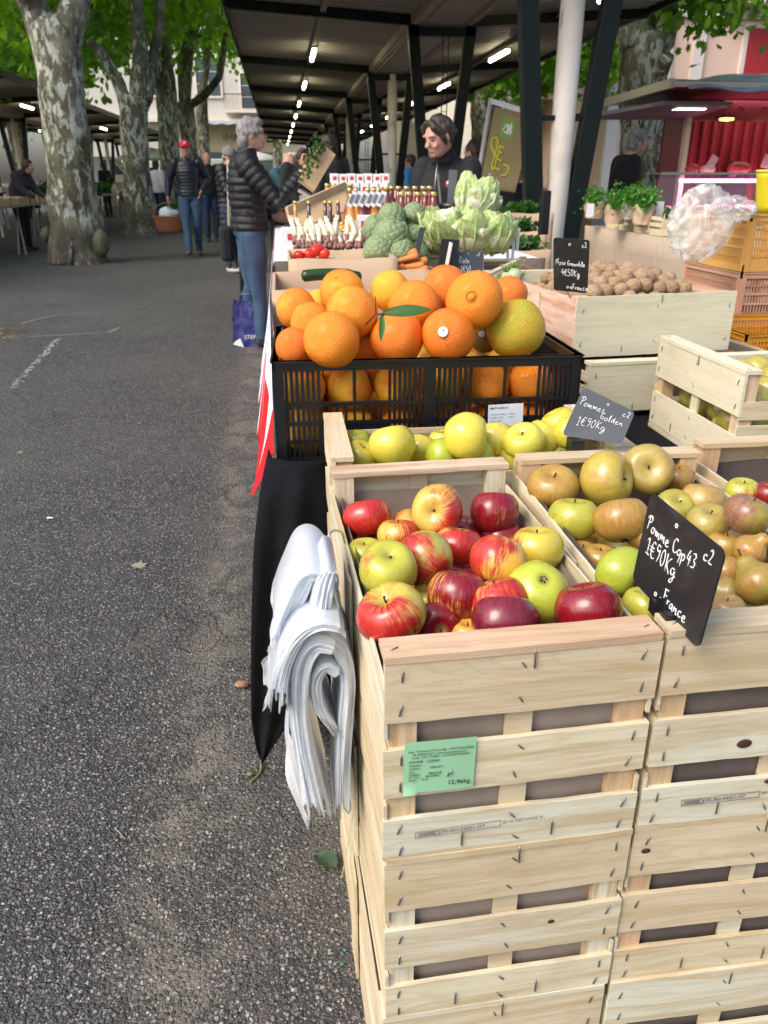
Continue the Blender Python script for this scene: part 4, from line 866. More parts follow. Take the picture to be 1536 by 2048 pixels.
GA = [
 (713, 890, 30, .745, 'dark green apple at the far left of the golden crate', (.30, .36, .04), (0, 0, 1)), (720, 916, 34, .75, 'greenish golden apple in the front left corner of the golden crate', (.44, .42, .05), (.3, -.2, .8)),
 (784, 892, 46, .775, 'large golden apple with a tiny stem, left of centre', (.56, .53, .06), (-.1, .4, .9)), (842, 900, 34, .745, 'golden apple peeping right of the large one', (.50, .48, .06), (.4, .3, .7)),
 (932, 874, 46, .795, 'long golden apple lying on its side on top', (.60, .57, .07), (.95, -.3, .05)), (988, 880, 37, .77, 'golden apple right beside the one lying on its side', (.56, .52, .07), (0, .4, .8)),
 (884, 912, 34, .752, 'green apple low at the front of the golden crate', (.34, .44, .035), (.7, -.3, .4)), (950, 916, 36, .75, 'pale green apple at the front rail of the golden crate', (.44, .50, .06), (0, .3, 1)),
 (1048, 886, 40, .775, 'golden apple with a scab mark near its stem', (.54, .54, .07), (-.3, -.3, .8)), (1082, 878, 35, .768, 'golden apple spotted with brown on its side', (.54, .52, .07), (.4, .2, .7)),
 (1120, 852, 35, .785, 'golden apple at the right, partly behind the golden sign', (.54, .53, .06), (-.4, .2, .8)), (1140, 866, 32, .785, 'golden apple tucked under the corner of the golden sign', (.52, .53, .06), (.2, .2, .8)),
 (1030, 914, 32, .745, 'pale apple low in front of the scabbed golden', (.46, .48, .07), (0, 0, 1)), (886, 884, 28, .75, 'golden apple behind the green one', (.5, .48, .06), (0, 0, 1)),
 (700, 912, 28, .735, 'yellow apple against the left end of the golden crate', (.5, .46, .05), (0, 0, 1)), (1060, 912, 30, .74, 'yellow green apple near the front right of the golden crate', (.48, .48, .06), (.2, 0, 1))]
for x, y, rp, z, d, s_, ax in GA:
    c, r = by_px(x, y, rp, z); s_ = (s_[0]*1.12, s_[1]*1.0, s_[2]); fruit(random.choice(GOLD), c, r*1.05, d, 'apple', 'golden apples in the wide crate', s_, (.4, .1, .02), (.02, .1, .06), ax, (S_, C_))
def layer(root_xy, W, L, z, r, meshes, label, group, cols, nx, ny, rz=0, cat='apple', name='apple', extras=(), par=(.5, .4, .1)):
    for i in range(nx):
        for j in range(ny):
            x = (i+.5)/nx*W; y = (j+.5)/ny*L
            p = Matrix.Rotation(rz, 3, 'Z') @ Vector((x, y, 0)) + Vector((*root_xy, z)) + Vector((U(-.006, .006), U(-.006, .006), U(-.006, .006)))
            s_, b_ = random.choice(cols); fruit(random.choice(meshes), p, r*U(.93, 1.05), label, cat, group, s_, b_, par, None, extras, name)
layer((.098, .645), .245, .49, .664, .038, APS, 'apple of the lower layer inside the red apple crate', 'apples of the lower layers', [(OY, RED), (OY, DRED), (GY, RED)], 4, 6)
layer((.412, .665), .27, .51, .664, .038, APS, 'apple of the lower layer inside the russet crate', 'apples of the lower layers', [(RUS, TAN), (OLV, TAN)], 4, 7, par=(.4, .1, .6))
layer((.755, .72), .26, .48, .69, .038, APS, 'apple of the lower layer in the purple paper crate', 'apples of the lower layers', [(RUS, TAN), (OY, DRED)], 4, 7, par=(.5, .3, .4))
layer((.085, 1.235), .48, .235, .675, .040, GOLD, 'apple of the lower layer inside the golden crate', 'apples of the lower layers', [(YG, RED), ((.44, .48, .06), RED)], 7, 3, par=(.02, .1, .1))
layer((.915, 1.425), .45, .31, .745, .036, PEARS, 'green pear inside the pale crate with the tall end board', 'green pears in the pale crate', [((.40, .36, .07), TAN), ((.46, .40, .08), TAN)], 6, 5, cat='pear', name='pear', par=(.2, .1, .35))
layer((.91, 1.42), .46, .32, .80, .036, PEARS, 'green pear inside the pale crate with the tall end board', 'green pears in the pale crate', [((.40, .36, .07), TAN), ((.46, .40, .08), TAN)], 6, 4, cat='pear', name='pear', par=(.2, .1, .35))

# ------------------------------------------------------------------ oranges in the black crate
def orange_mat():
    m = mat('orange_peel', (.80, .25, .02), .38, .5, coat=.15); n = N(m); v = n.coord('Object', (1, 1, 1), 1); a = n.oattr('skin'); b = n.oattr('blush'); p = n.oattr('param'); ps = n.n('ShaderNodeSeparateXYZ'); n.l(p.outputs['Vector'], ps.inputs[0])
    f = n.noise(v, .9, 3); f2 = n.noise(v, 4, 5, .7); pores = n.vor(v, 19); big = n.noise(v, 30, 3, .6)
    c = n.mix(n.step(n.math('ADD', f, n.math('SUBTRACT', ps.outputs[0], .5)), .38, .7), a.outputs['Color'], b.outputs['Color'])
    c = n.mix(n.math('MULTIPLY', n.step(f2, .5, .85), .22), c, (.60, .12, .01, 1)); c = n.mix(n.math('MULTIPLY', n.math('SUBTRACT', 1.0, n.step(pores, .0, .28)), .18), c, n.mix(1.0, c, (.72, .55, .4, 1), 'MULTIPLY'))
    sc = n.math('MULTIPLY', n.step(n.noise(v, 2.2, 8, .75, 1.2), .62, .70), .35); c = n.mix(sc, c, (.30, .14, .04, 1)); n.col(c)
    n.rough(n.math('MULTIPLY_ADD', big, .25, .27)); n.bump(n.math('ADD', n.step(pores, 0, .5), n.math('MULTIPLY', big, .8)), .45, .026); return m
ORM = orange_mat()
def orange_mesh(seed, navel=False):
    m = MB(); m.ell((0, 0, 0), (1, 1, .97), 40, 28); me = m.mesh('orange', merge=True); me.materials.append(ORM)
    for v in me.vertices:
        d = v.co.normalized(); v.co *= 1 + .05*noise.noise(d*1.3 + Vector((seed*3, 0, 0)))
        t = math.acos(max(-1, min(1, d.z)))
        if t < .30: v.co -= d*(.045*(1-t/.30)**2)
        if navel and t > math.pi-.34: v.co -= d*(.05*math.sin(min(1, (math.pi-t)/.34)*math.pi)**2)
    return me
ORS = [orange_mesh(i) for i in range(4)]; ORN = orange_mesh(9, True)
m = MB(); m.lathe([(.0, .965), (.035, .955), (.05, .93), (.02, .90)], 8); BTN = m.mesh('stem_button'); BTN.materials.append(mat('button_green', (.12, .15, .05), .8))
m = MB(); m.ell((0, 0, -.925), (.12, .145, .075), 16, 10); NAV = m.mesh('navel'); NAV.materials.append(ORM)
m = MB(); m.tube([(.17*math.cos(a), .19*math.sin(a), -.925 + .004*math.sin(a*3)) for a in [i*.3307 for i in range(20)]], .012, 5); NAVR = m.mesh('navel_ring'); NAVR.materials.append(mat('navel_rim', (.12, .05, .01), .8))
OO, OP, OYL = (.91, .27, .008), (.87, .20, .008), (.88, .44, .02)
ORG = [
 (593, 618, 39, .95, 'bright orange at the far left of the black crate', OO, OYL, .35), (637, 606, 26, .93, 'small yellowish orange deep between the back left ones', OYL, OYL, .5),
 (622, 645, 39, .945, 'orange second from the left, above the front row', OO, OYL, .35), (684, 584, 43, .985, 'orange with a star scar at the back left', OO, OYL, .45), (705, 625, 50, .965, 'large orange left of the green leaf', OO, OYL, .5),
 (780, 582, 39, .985, 'yellowish orange at the middle of the back row', OYL, OYL, .8), (830, 613, 50, .965, 'large orange right behind the green leaf', OO, OYL, .25), (892, 579, 46, .99, 'orange at the back, left of the one with the navel', OP, OO, .3),
 (949, 600, 54, .99, 'biggest orange, its round navel facing the camera', OO, OYL, .2), (1017, 590, 36, .955, 'deep orange half hidden at the back right', OP, OO, .3), (664, 680, 54, .925, 'orange in the front row, left of the leaf', OO, OYL, .3),
 (794, 677, 52, .915, 'rough skinned orange in the middle of the front row', OP, OO, .4), (897, 670, 51, .925, 'orange with a small round white sticker', OP, OYL, .3), (1031, 658, 57, .925, 'large green and yellow citrus at the right front of the black crate', (.70, .42, .02), (.45, .42, .03), .50),
 (588, 692, 36, .905, 'pinkish orange in the left front corner of the crate', OP, OYL, .3), (600, 716, 34, .87, 'yellow orange sunk below the rim at the left', OYL, OYL, .5), (732, 692, 36, .89, 'dark orange in the gap of the front row', OP, OP, .2),
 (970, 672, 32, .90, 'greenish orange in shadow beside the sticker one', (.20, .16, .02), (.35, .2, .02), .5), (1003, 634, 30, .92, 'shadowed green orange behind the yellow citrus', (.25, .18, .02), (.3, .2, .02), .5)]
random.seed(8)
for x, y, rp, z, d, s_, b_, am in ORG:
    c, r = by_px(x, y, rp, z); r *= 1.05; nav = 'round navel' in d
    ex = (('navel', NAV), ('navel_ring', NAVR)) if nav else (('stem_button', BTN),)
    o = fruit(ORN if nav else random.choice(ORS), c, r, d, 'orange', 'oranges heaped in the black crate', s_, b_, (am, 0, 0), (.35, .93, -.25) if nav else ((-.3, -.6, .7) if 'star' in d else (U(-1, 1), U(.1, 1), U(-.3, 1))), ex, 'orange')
    if 'sticker' in d:
        q = (CP - c).normalized(); q = (q + Vector((-.22, 0, .12))).normalized(); mb = MB(); M3 = q.to_track_quat('Z', 'Y').to_matrix()
        mb.lathe([(0, r*1.012), (r*.15, r*1.008), (r*.20, r*.998)], 18, (0, 0, 0), M3); st = mb.build('sticker', WHITE, o); st.matrix_parent_inverse = Matrix(); 
        st.matrix_local = (Matrix.Translation(c) @ o.rotation_euler.to_matrix().to_4x4() @ Matrix.Scale(r, 4)).inverted() @ Matrix.Translation(c)
        mb = MB(); mb.lathe([(0, r*1.0165), (r*.045, r*1.015)], 8, Vector(M3 @ Vector((.0, r*.07, 0))), M3); s2 = mb.build('sticker_mark', mat('sticker_blue', (.25, .33, .45), .6), st)
# leafy twig lying on the oranges
LFM = leafmat('citrus_leaf', (.02, .075, .012), (.05, .14, .02), .2)
tw = thing('leaf_twig', 'glossy green orange leaf on a twig lying across the oranges', 'leaf', atZ(765, 628, .995))
def blade(mb, a, b, up, wd, curl=.2, n_=12):
    a, b = Vector(a), Vector(b); d = b-a; sd = d.cross(Vector(up)).normalized(); u_ = sd.cross(d).normalized()
    mb.grid(lambda u, v: a + d*u + sd*(v-.5)*wd*math.sin(math.pi*min(1, u*.93+.05))**.75*2*.5*2 + u_*(curl*wd*(abs(v-.5)*2)**2 + wd*.25*math.sin(u*3)), n_, 6)
m = MB(); blade(m, (0, 0, 0), Vector(atZ(862, 622, 1.0)) - Vector(atZ(765, 628, .995)), (0, -.7, .7), .013); m.build('leaf', LFM, tw)
m = MB(); blade(m, (0, 0, 0), (-.005, -.02, -.045), (0, -1, .2), .006); m.build('leaf', LFM, tw)
m = MB(); m.tube([(-.03, .01, -.02), (-.012, .0, .0), (.004, -.004, 0)], .0016, 6); m.tube([(-.012, 0, 0), (-.012, .005, .03)], .001, 6); m.build('twig', STEM, tw)
# fill below
random.seed(4)
for i in range(6):
    for j in range(4):
        for k in range(2):
            p = Vector((-.022 + .052 + i*.0985 + (.0 if k else .01), 1.618 + j*.094 + U(-.004, .004), .715 + k*.098)); g_ = rnd()
            fruit(random.choice(ORS), p, .049*U(.95, 1.03), 'orange of the lower layers seen through the bars of the black crate', 'orange', 'oranges seen through the crate bars', OO if g_ > .3 else OYL, OYL if g_ > .5 else OP, (.4, 0, 0), None, (), 'orange')

def plastic_crate(label, loc, W, L, H, m_, halves=2, rz=0, panel=True, bar=.0045, cat='crate', name='plastic_crate', group=None):
    r = thing(name, label, cat, loc, rz, group)
    def side(Ls, nm, M, hv):
        mb = MB(); t_ = .004
        def bx(x0, x1, z0, z1, d=.0): mb.box(x0, x1, -t_/2-d, t_/2+d, z0, z1, M)
        bx(0, Ls, H-.020, H, .004); bx(0, Ls, H-.004, H, .008); bx(0, Ls, 0, .022, .002); bx(0, .016, 0, H, .005); bx(Ls-.016, Ls, 0, H, .005)
        hw_ = Ls/hv
        for h in range(hv):
            x0 = h*hw_
            if h: bx(x0-.012, x0+.012, 0, H, .005)
            a, b = x0+.02, x0+hw_-.02; G = .24*(b-a)
            for zf in (.60, .42): bx(a-.01, b+.01, H*zf-.004, H*zf+.004, .0015)
            if hv == 2 and panel:
                for s0, s1 in ((a, a+G), (b-G*.95, b)):
                    for q in range(7): xx = s0 + (s1-s0)*q/6; bx(xx-.0032, xx+.0032, .02, H-.02)
                    bx(s0, s1, H*.25-.003, H*.25+.003)
                bx(a+G, b-G*.95, .02, H*.42)            # solid panel
                for q in range(1, 8): xx = a+G + (b-G*.95-a-G)*q/8; bx(xx-.0028, xx+.0028, H*.42, H*.60)
                for q in range(1, 2): xx = a+G + (b-G*.95-a-G)*q/2; bx(xx-.0035, xx+.0035, H*.60, H-.02)
                for q in range(6): z = H-.018; mb.bar(M @ Vector((a+G+q*.03, 0, z)), M @ Vector((a+G+q*.03+.015, 0, z+.012)), .008, .002)
            else:
                k = int((b-a)/.011)
                for q in range(k+1): xx = a + (b-a)*q/k; bx(xx-.0018, xx+.0018, .02, H-.02)
                for zf in (.25, .75): bx(a, b, H*zf-.003, H*zf+.003)
        mb.build(nm, m_, r)
    R_ = Matrix.Rotation
    side(W, 'side_panel', Matrix.Identity(4), halves); side(W, 'side_panel', Matrix.Translation((0, L, 0)), halves)
    side(L, 'side_panel', Matrix.Translation((0, 0, 0)) @ R_(math.pi/2, 4, 'Z'), 1); side(L, 'side_panel', Matrix.Translation((W, 0, 0)) @ R_(math.pi/2, 4, 'Z'), 1)
    mb = MB(); mb.box(0, W, 0, L, 0, .004); mb.build('base', m_, r); return r
OC = plastic_crate('black plastic crate heaped with big oranges', (-.024, 1.553, .662), .622, .40, .224, BLACKP, rz=-.022)
lb = link('product_label', (lambda mb: (mb.box(0, .074, -.0005, .0005, 0, .050), mb)[1])(MB()).mesh('label'), mat('white_label', (.62, .68, .74), .5), OC); lb.matrix_local = Matrix.Translation((.435, -.0115, .076)) @ Matrix.Rotation(-.03, 4, 'Y')
LM = Matrix.Translation((.435, -.0125, .076)) @ Matrix.Rotation(-.03, 4, 'Y') @ Matrix.Rotation(math.pi/2, 4, 'X')
text('Frutaflorel', 'print', .0065, INK, OC, ext=.00005, M=LM @ Matrix.Translation((.014, .041, 0)))
for i, (s_, x, z) in enumerate((('Naranjas / Oranges', .004, .028), ('Variedad : Navel', .004, .021), ('Origen : Spain', .004, .014), ('Cat : I   Lote', .004, .007), ('Calibre : 1', .043, .028), ('Peso kg', .043, .021))): text(s_, 'print', .0042, mat('pale_ink', (.15, .17, .22), .8) if i == 0 else bpy.data.materials['pale_ink'], OC, ext=.00004, M=LM @ Matrix.Translation((x, z, 0)))
mb = MB()
for a in range(3): mb.add([LM @ Vector((.005+a*.003-.0015, .041, .0001)), LM @ Vector((.005+a*.003+.0015, .041, .0001)), LM @ Vector((.005+a*.0034-.0004, .0462, .0001))], [(0, 1, 2)])
mb.build('crown_mark', INK, OC)

# ------------------------------------------------------------------ walnut crate and the closed crates under it
Wc = crate('tall pale crate of walnuts behind the oranges', (.728, 1.925, .795), .452, .50, .155, rz=.10, wx=WPALE, rail=WPALE, bands=((0, .262),), staples=True, liner=None, side_top=.252, end_rail=False, sidem=PINE, oneside=True)
crate('shallow closed crate under the walnut crate', (.745, 1.84, .662), .42, .52, .133, rz=.07, wx=WPALE, rail=WPALE, bands=((.02, .262),), staples=True, liner=None, side_top=.22, closed=True, sidem=WY)
crate('shallow closed crate half hidden behind the pear crate', (1.02, 1.86, .662), .30, .5, .138, rz=.04, staples=False, closed=True, wx=WPALE, rail=WPALE)
def walnut_mesh(seed):
    m = MB(); m.ell((0, 0, 0), (1, .93, 1.12), 30, 20); me = m.mesh('walnut', merge=True)
    for v in me.vertices:
        d = v.co.normalized(); s_ = noise.noise(d*2.6 + Vector((seed*5, 0, 0))); f = noise.noise(Vector((d.x*7, d.y*7, d.z*2.2)) + Vector((0, seed*3, 0)))
        seam = max(0, 1-abs(d.x)/.07)*.09; v.co *= 1 + .05*s_ - .20*abs(f) + seam*abs(math.sin(math.acos(d.z)))
    return me
WNM = mat('walnut_shell', (.36, .2, .1), .75, .3); n = N(WNM); v = n.coord('Object', (1, 1, .4), 1); oi = n.n('ShaderNodeObjectInfo'); f = n.noise(v, 4, 6, .75, .8)
n.col(n.mix(n.step(f, .35, .65), n.mix(oi.outputs['Random'], (.34, .20, .10), (.46, .29, .165)), n.mix(oi.outputs['Random'], (.52, .36, .22), (.64, .47, .31)))); n.bump(f, .6, .08)
WNS = [walnut_mesh(i) for i in range(4)]
for me in WNS: me.materials.append(WNM)
random.seed(31); R_ = Matrix.Rotation(.10, 3, 'Z')
for layer_ in range(4):
    for i in range(11):
        for j in range(11):
            x, y = .03 + i*.0385 + (layer_ % 2)*.018, .03 + j*.0425 + (layer_ % 2)*.02
            heap = .055*math.sin(math.pi*min(1, x/.45))*math.sin(math.pi*min(1, y/.5))
            z = .845 + layer_*.027 + heap*(layer_ >= 2) + U(-.006, .006)
            if x > .43 or y > .47 or (layer_ == 3 and (abs(x-.22) > .155 or abs(y-.25) > .17)) or (layer_ < 2 and 1 < i < 9 and j > 1): continue
            p = R_ @ Vector((x + U(-.006, .006), y + U(-.006, .006), 0)) + Vector((.728, 1.925, z))
            o = bpy.data.objects.new('walnut', random.choice(WNS)); COL.objects.link(o); o.location = p; r = U(.0185, .0235); o.scale = (r, r, r); o.rotation_euler = (U(0, 6), U(0, 6), U(0, 6)); tag(o, 'brown walnut heaped in the tall pale crate', 'walnut', 'walnuts in the pale crate')

# ------------------------------------------------------------------ yellow and pink plastic crates, bag and basket
YEL = noisy('yellow_plastic', (.56, .30, .07), (.62, .36, .11), 5, .45, .05, .002); PNK = noisy('faded_pink_plastic', (.50, .27, .17), (.56, .33, .22), 5, .5, .05, .002); ORP = noisy('orange_plastic', (.58, .24, .02), (.64, .30, .03), 5, .45, .05, .002)
for i, (z, m_, l) in enumerate(((.02, ORP, 'orange plastic crate at the foot of the yellow stack'), (.205, PNK, 'faded pink crate second from the ground in the plastic stack'), (.39, YEL, 'yellow crate low in the plastic stack'), (.56, ORP, 'orange plastic crate under the pink one'), (.741, PNK, 'faded pink plastic crate in the middle of the stack at right'), (.925, YEL, 'yellow plastic crate on top of the stack at right'))):
    plastic_crate(l, (1.56, 2.6, z), .56, .40, .182, m_, 1, panel=False, group='stacked plastic crates')
for i in range(4): plastic_crate(['bottom', 'second', 'third', 'uppermost'][i] + ' orange crate of the short stack cut by the right edge', (1.345, 2.16, .02 + .197*i), .5, .36, .185, ORP, 1, panel=False, group='stacked plastic crates')
BAGM = mat('thin_film', (.78, .77, .73), .18, .6, coat=.5); n = N(BAGM); v = n.coord(); f = n.noise(v, 7, 5, .6, 2.5); n.bump(f, .7, .02); n.put(n.b.inputs['Alpha'], n.math('MULTIPLY_ADD', n.step(f, .4, .7), .45, .22))
# ------------------------------------------------------------------ produce bags hooked on the crate rim
BAG = bpy.data.materials.new('produce_bag_film'); BAG.use_nodes = True; t_ = BAG.node_tree; n = N(BAG); b = n.b
b.inputs['Base Color'].default_value = (.78, .82, .86, 1); b.inputs['Roughness'].default_value = .22; b.inputs['Coat Weight'].default_value = .5
v = n.coord('Object', (1, 1, 1)); f = n.noise(v, 22, 5, .6, 1.2); n.bump(f, .12, .003); b.inputs['Alpha'].default_value = .75
tl = n.n('ShaderNodeBsdfTranslucent'); tl.inputs[0].default_value = (.97, .98, 1, 1); mx = n.n('ShaderNodeMixShader'); mx.inputs[0].default_value = .62
out = t_.nodes['Material Output']; n.l(b.outputs[0], mx.inputs[1]); n.l(tl.outputs[0], mx.inputs[2]); n.l(mx.outputs[0], out.inputs[0])
bg_ = thing('produce_bags', 'folded wad of translucent produce bags hooked on the left of the red apple crate', 'plastic bags', (0, 0, 0))
def curve_px(P, k=6):
    """Catmull-Rom through points"""
    o = []; P = [P[0]] + list(P) + [P[-1]]
    for i in range(1, len(P)-2):
        for q in range(k):
            t = q/k; a, b, c, d = (Vector(P[i+j]) for j in (-1, 0, 1, 2))
            o.append(.5*((2*b) + (c-a)*t + (2*a-5*b+4*c-d)*t*t + (3*b-a-3*c+d)*t**3))
    o.append(Vector(P[-1])); return o
YB = .86
def sheet(px, y0, y1, wav=.004, ph=0, taper=0, m_=BAG, jag=.012, name='bag_sheet'):
    """ribbon whose profile (photo-measured at depth YB) runs across x-z, extruded in y"""
    P = [Vector(atY(x, y, y0+.02)) for x, y in px]; C = curve_px([(p.x, YB, p.z) for p in P], 7); K = len(C)-1
    m = MB()
    def fn(u, v):
        i = u*K; a = int(min(i, K-1)); p = C[a].lerp(C[a+1], i-a); yy = y0 + (y1-y0)*v
        e = u**4
        q = Vector((p.x + wav*math.sin(v*9+ph+u*5)*u + .5*wav*math.sin(v*23+ph*2)*e, yy + wav*math.sin(u*7+ph), p.z + wav*.6*math.sin(v*6+ph)))
        if u > .97 or u < .02: q.z += jag*noise.noise((v*9, ph, 0))*1.2
        return q
    m.grid(fn, K, 16); m.build(name, m_, bg_)
random.seed(77)
BAG2 = mat('bundled_film', (.60, .65, .70), .22, .5, coat=.3); n = N(BAG2); n.b.inputs['Subsurface Weight'].default_value = .35; n.b.inputs['Subsurface Radius'].default_value = (.03, .03, .035); n.b.inputs['Subsurface Scale'].default_value = .5
n.bump(n.noise(n.coord('Object', (30, 30, 6)), 12, 4, .6, .5), .35, .004)
def bundle(px, th, y0, y1, layers=13, ph=0., jag=.022, end=True):
    """thick stack of folded film: its layered edges face the camera"""
    P = [Vector(atY(x, y, YB+y0)) for x, y in px]; C = curve_px([(p.x, 0, p.z) for p in P], 8); K = len(C)
    T = curve_px([(t_, 0, 0) for t_ in th], 8); pm = mpp(P[0]); NS = layers*4; m = MB(); vs = []; fs = []
    rj = [U(-1, 1) for _ in range(layers+1)]
    for i, c in enumerate(C):
        t = (C[min(i+1, K-1)] - C[max(i-1, 0)]).normalized(); nn = Vector((-t.z, 0, t.x)); h_ = T[i].x*pm; v = i/(K-1); ring = []
        for j in range(NS+1):
            s_ = -1 + 2*j/NS; la = (s_+1)/2*layers; fr = la - int(la); e_ = rj[min(int(la), layers)]
            bulge = math.sqrt(max(0, 1-abs(s_)**3)); rd = .0016*(abs(fr-.5)*2)**.7 + .0075*noise.noise((la*.55+ph*7, v*1.6, ph)) + .002*noise.noise((la*2.1, v*5, ph+3))
            off = t*(jag*e_*max(0, (v-.80)/.2)**1.5) if end else Vector((0, 0, 0))
            q = c + nn*(s_*h_*.86) + off; ring.append((q.x, YB + y0 + .012*(1-bulge) + rd, q.z))
        for j in range(13):
            s_ = 1 - 2*j/12; q = c + nn*(s_*h_*.86*(1 + .05*math.sin(v*11+ph))); ring.append((q.x, YB + y1 - .02*(1-math.sqrt(max(0, 1-abs(s_)**3))), q.z))
        vs += ring
    R_ = NS + 14
    for i in range(K-1):
        for j in range(R_): j2 = (j+1) % R_; fs.append((i*R_+j, i*R_+j2, (i+1)*R_+j2, (i+1)*R_+j))
    fs += [tuple(range(R_-1, -1, -1)), tuple((K-1)*R_+j for j in range(R_))]
    m.add(vs, fs, True); m.build('bag_bundle', BAG2, bg_)
bundle([(640, 1285), (680, 1305), (697, 1370), (692, 1450), (686, 1540), (686, 1625)], [20, 22, 19, 20, 21, 23], -.052, .07, 9, .7)
bundle([(676, 1352), (650, 1340), (632, 1370), (638, 1420), (660, 1455)], [12, 16, 16, 15, 10], -.060, .05, 8, 1.9)
bundle([(668, 1300), (630, 1296), (602, 1340), (598, 1420), (608, 1500), (622, 1570), (634, 1628)], [20, 27, 29, 26, 27, 30, 35], -.070, .07, 14, .2)
bundle([(680, 1262), (640, 1256), (602, 1276), (576, 1318), (562, 1366), (558, 1408)], [10, 15, 19, 19, 21, 26], -.078, .06, 10, 3.1)
bundle([(662, 1146), (650, 1180), (642, 1222), (640, 1262)], [16, 24, 27, 32], -.045, .06, 11, 4.4, end=False)
bundle([(650, 1160), (618, 1156), (592, 1196), (574, 1236), (566, 1278)], [8, 20, 30, 30, 24], -.030, .07, 5, 5.2, end=False)
for i in range(3):
    k = i/2
    sheet([(676, 1205+k*6), (660-k*4, 1158+k*6), (630-k*4, 1134+k*8), (597, 1144+k*6), (572+k*4, 1192), (552+k*8, 1240), (544+k*9, 1272+k*8), (572+k*6, 1292-k*6), (600, 1286)], YB-.045+.012*i, YB+.10, .003, i*.3, jag=.004)
sheet([(690, 1262), (655, 1240), (615, 1248), (580, 1282), (556, 1330), (540, 1390), (528, 1408)], YB-.082, YB+.06, .004, .4)
sheet([(578, 1470), (572, 1520), (590, 1580), (612, 1640)], YB-.04, YB+.06, .004, 2.4)
hk = MB(); H0 = atY(672, 1150, .90)
hk.tube(curve_px([atY(690, 1085, .965), atY(684, 1065, .955), atY(666, 1062, .94), atY(655, 1080, .93), atY(660, 1115, .915), atY(676, 1160, .90), atY(668, 1186, .885), atY(645, 1178, .87), atY(640, 1160, .865)], 6), .0016, 8)
o = hk.build('bag_hook', CHROME); tag(o, 'bent steel hook over the crate rim carrying the bags', 'hook')
m = MB(); C_px = curve_px([atY(700, 1600, .80), atY(708, 1610, .80), atY(695, 1690, .80), atY(684, 1755, .80)], 5); m.tube(C_px, .0007, 5); m.tube(curve_px([atY(706, 1612, .79), atY(712, 1650, .79), atY(700, 1720, .79)], 5), .0005, 5)
o = m.build('raffia_strand', mat('raffia', (.55, .42, .22), .8)); tag(o, 'frayed wood fibre dangling from the left side of the lower crates', 'fibre')

# ---- clear bag hanging over the yellow crates
def film_blob(name, label, cat, c, r, m_, cr=.35, seed=0, seg=60, rings=44, rot=None, extra=()):
    m = MB(); m.ell((0, 0, 0), (1, 1, 1), seg, rings); o = m.build(name, m_, merge=True); c = Vector(c)
    for vv in o.data.vertices:
        d = vv.co.normalized(); a = abs(noise.noise(d*2.2 + Vector((seed, 0, 0)))); b_ = abs(noise.noise(d*5.5 + Vector((0, seed, 0)))); e = noise.noise(d*11)
        vv.co = d*(1 - cr*a - cr*.30*b_ + .012*e); vv.co = Vector((vv.co.x*r[0], vv.co.y*r[1], vv.co.z*r[2]))
        for fx in extra: fx(vv)
    o.location = c
    if rot: o.rotation_euler = rot
    return tag(o, label, cat)
film_blob('plastic_bag', 'crumpled clear plastic bag hanging over the yellow crates', 'plastic bag', atY(1402, 448, 2.53), (.115, .07, .125), BAGM, .30, 3, rot=(0, .35, 0))
film_blob('plastic_bag', 'smaller end of clear film knotted beside the yellow bucket', 'plastic bag', atY(1468, 418, 2.60), (.085, .06, .045), BAGM, .5, 8, rot=(0, .1, 0))
YB_ = mat('yellow_bucket', (.55, .48, .015), .4, .5); c = atY(1552, 432, 2.74)
r = thing('bucket', 'bright yellow ribbed bucket on top of the yellow crates', 'bucket', (c.x, c.y, 1.107)); m = MB()
m.grid(lambda u, v: ((.066+.020*v+.0012*math.sin(u*2*math.pi*34))*math.cos(u*2*math.pi), (.066+.020*v+.0012*math.sin(u*2*math.pi*34))*math.sin(u*2*math.pi), .135*v), 136, 6); m.lathe([(.0, .004), (.066, .004)], 30); m.build('body', YB_, r, thick=.002)
m = MB(); m.tube([(.087*math.cos(a), .087*math.sin(a), .135) for a in [i*math.pi/16 for i in range(33)]], .004, 8); m.build('rim', mat('yellow_rim', (.74, .66, .10), .4), r)

# ------------------------------------------------------------------ vegetables behind the oranges
def vobj(name, m, m_, label, cat, group=None, loc=None, thick=0):
    o = m.build(name, m_, None, thick=thick)
    if loc is not None: o.location = loc
    return tag(o, label, cat, group)
def open_box(name, label, x0, x1, y0, y1, z0, z1, m_, t=.006, cat='box', fill=None, rz=0):
    r = thing(name, label, cat, (x0, y0, z0), rz); W, L, H = x1-x0, y1-y0, z1-z0
    for a in ((0, W, 0, t), (0, W, L-t, L)): m = MB(); m.grid(lambda u, v: (a[0]+(a[1]-a[0])*u, a[2] + .003*math.sin(u*5+v*2), H*v + .003*math.sin(u*9)), 14, 4); m.build('wall_panel', m_, r, thick=t*.6)
    for x in (0, W-t): m = MB(); m.box(x, x+t, t, L-t, 0, H); m.build('wall_panel', m_, r)
    m = MB(); m.box(0, W, 0, L, 0, .004); m.build('base', m_, r)
    if fill: m = MB(); m.box(t, W-t, t, L-t, .004, H*fill); m.build('packing', CARD, r)
    return r
CARDW = noisy('pinkish_cardboard', (.40, .27, .18), (.47, .33, .23), 5, .8, .1, .003)
open_box('cardboard_box', 'cardboard box standing right behind the black orange crate', -.030, .46, 2.02, 2.44, .66, .962, CARDW, .009, fill=.72)
open_box('cardboard_box', 'paper lined box holding the courgettes behind the oranges', .02, .355, 2.50, 2.86, .66, .992, CARD, .006, fill=.93)
COUR = noisy('courgette_skin', (.008, .03, .006), (.02, .06, .012), 30, .25, .05, .002, rand=1)
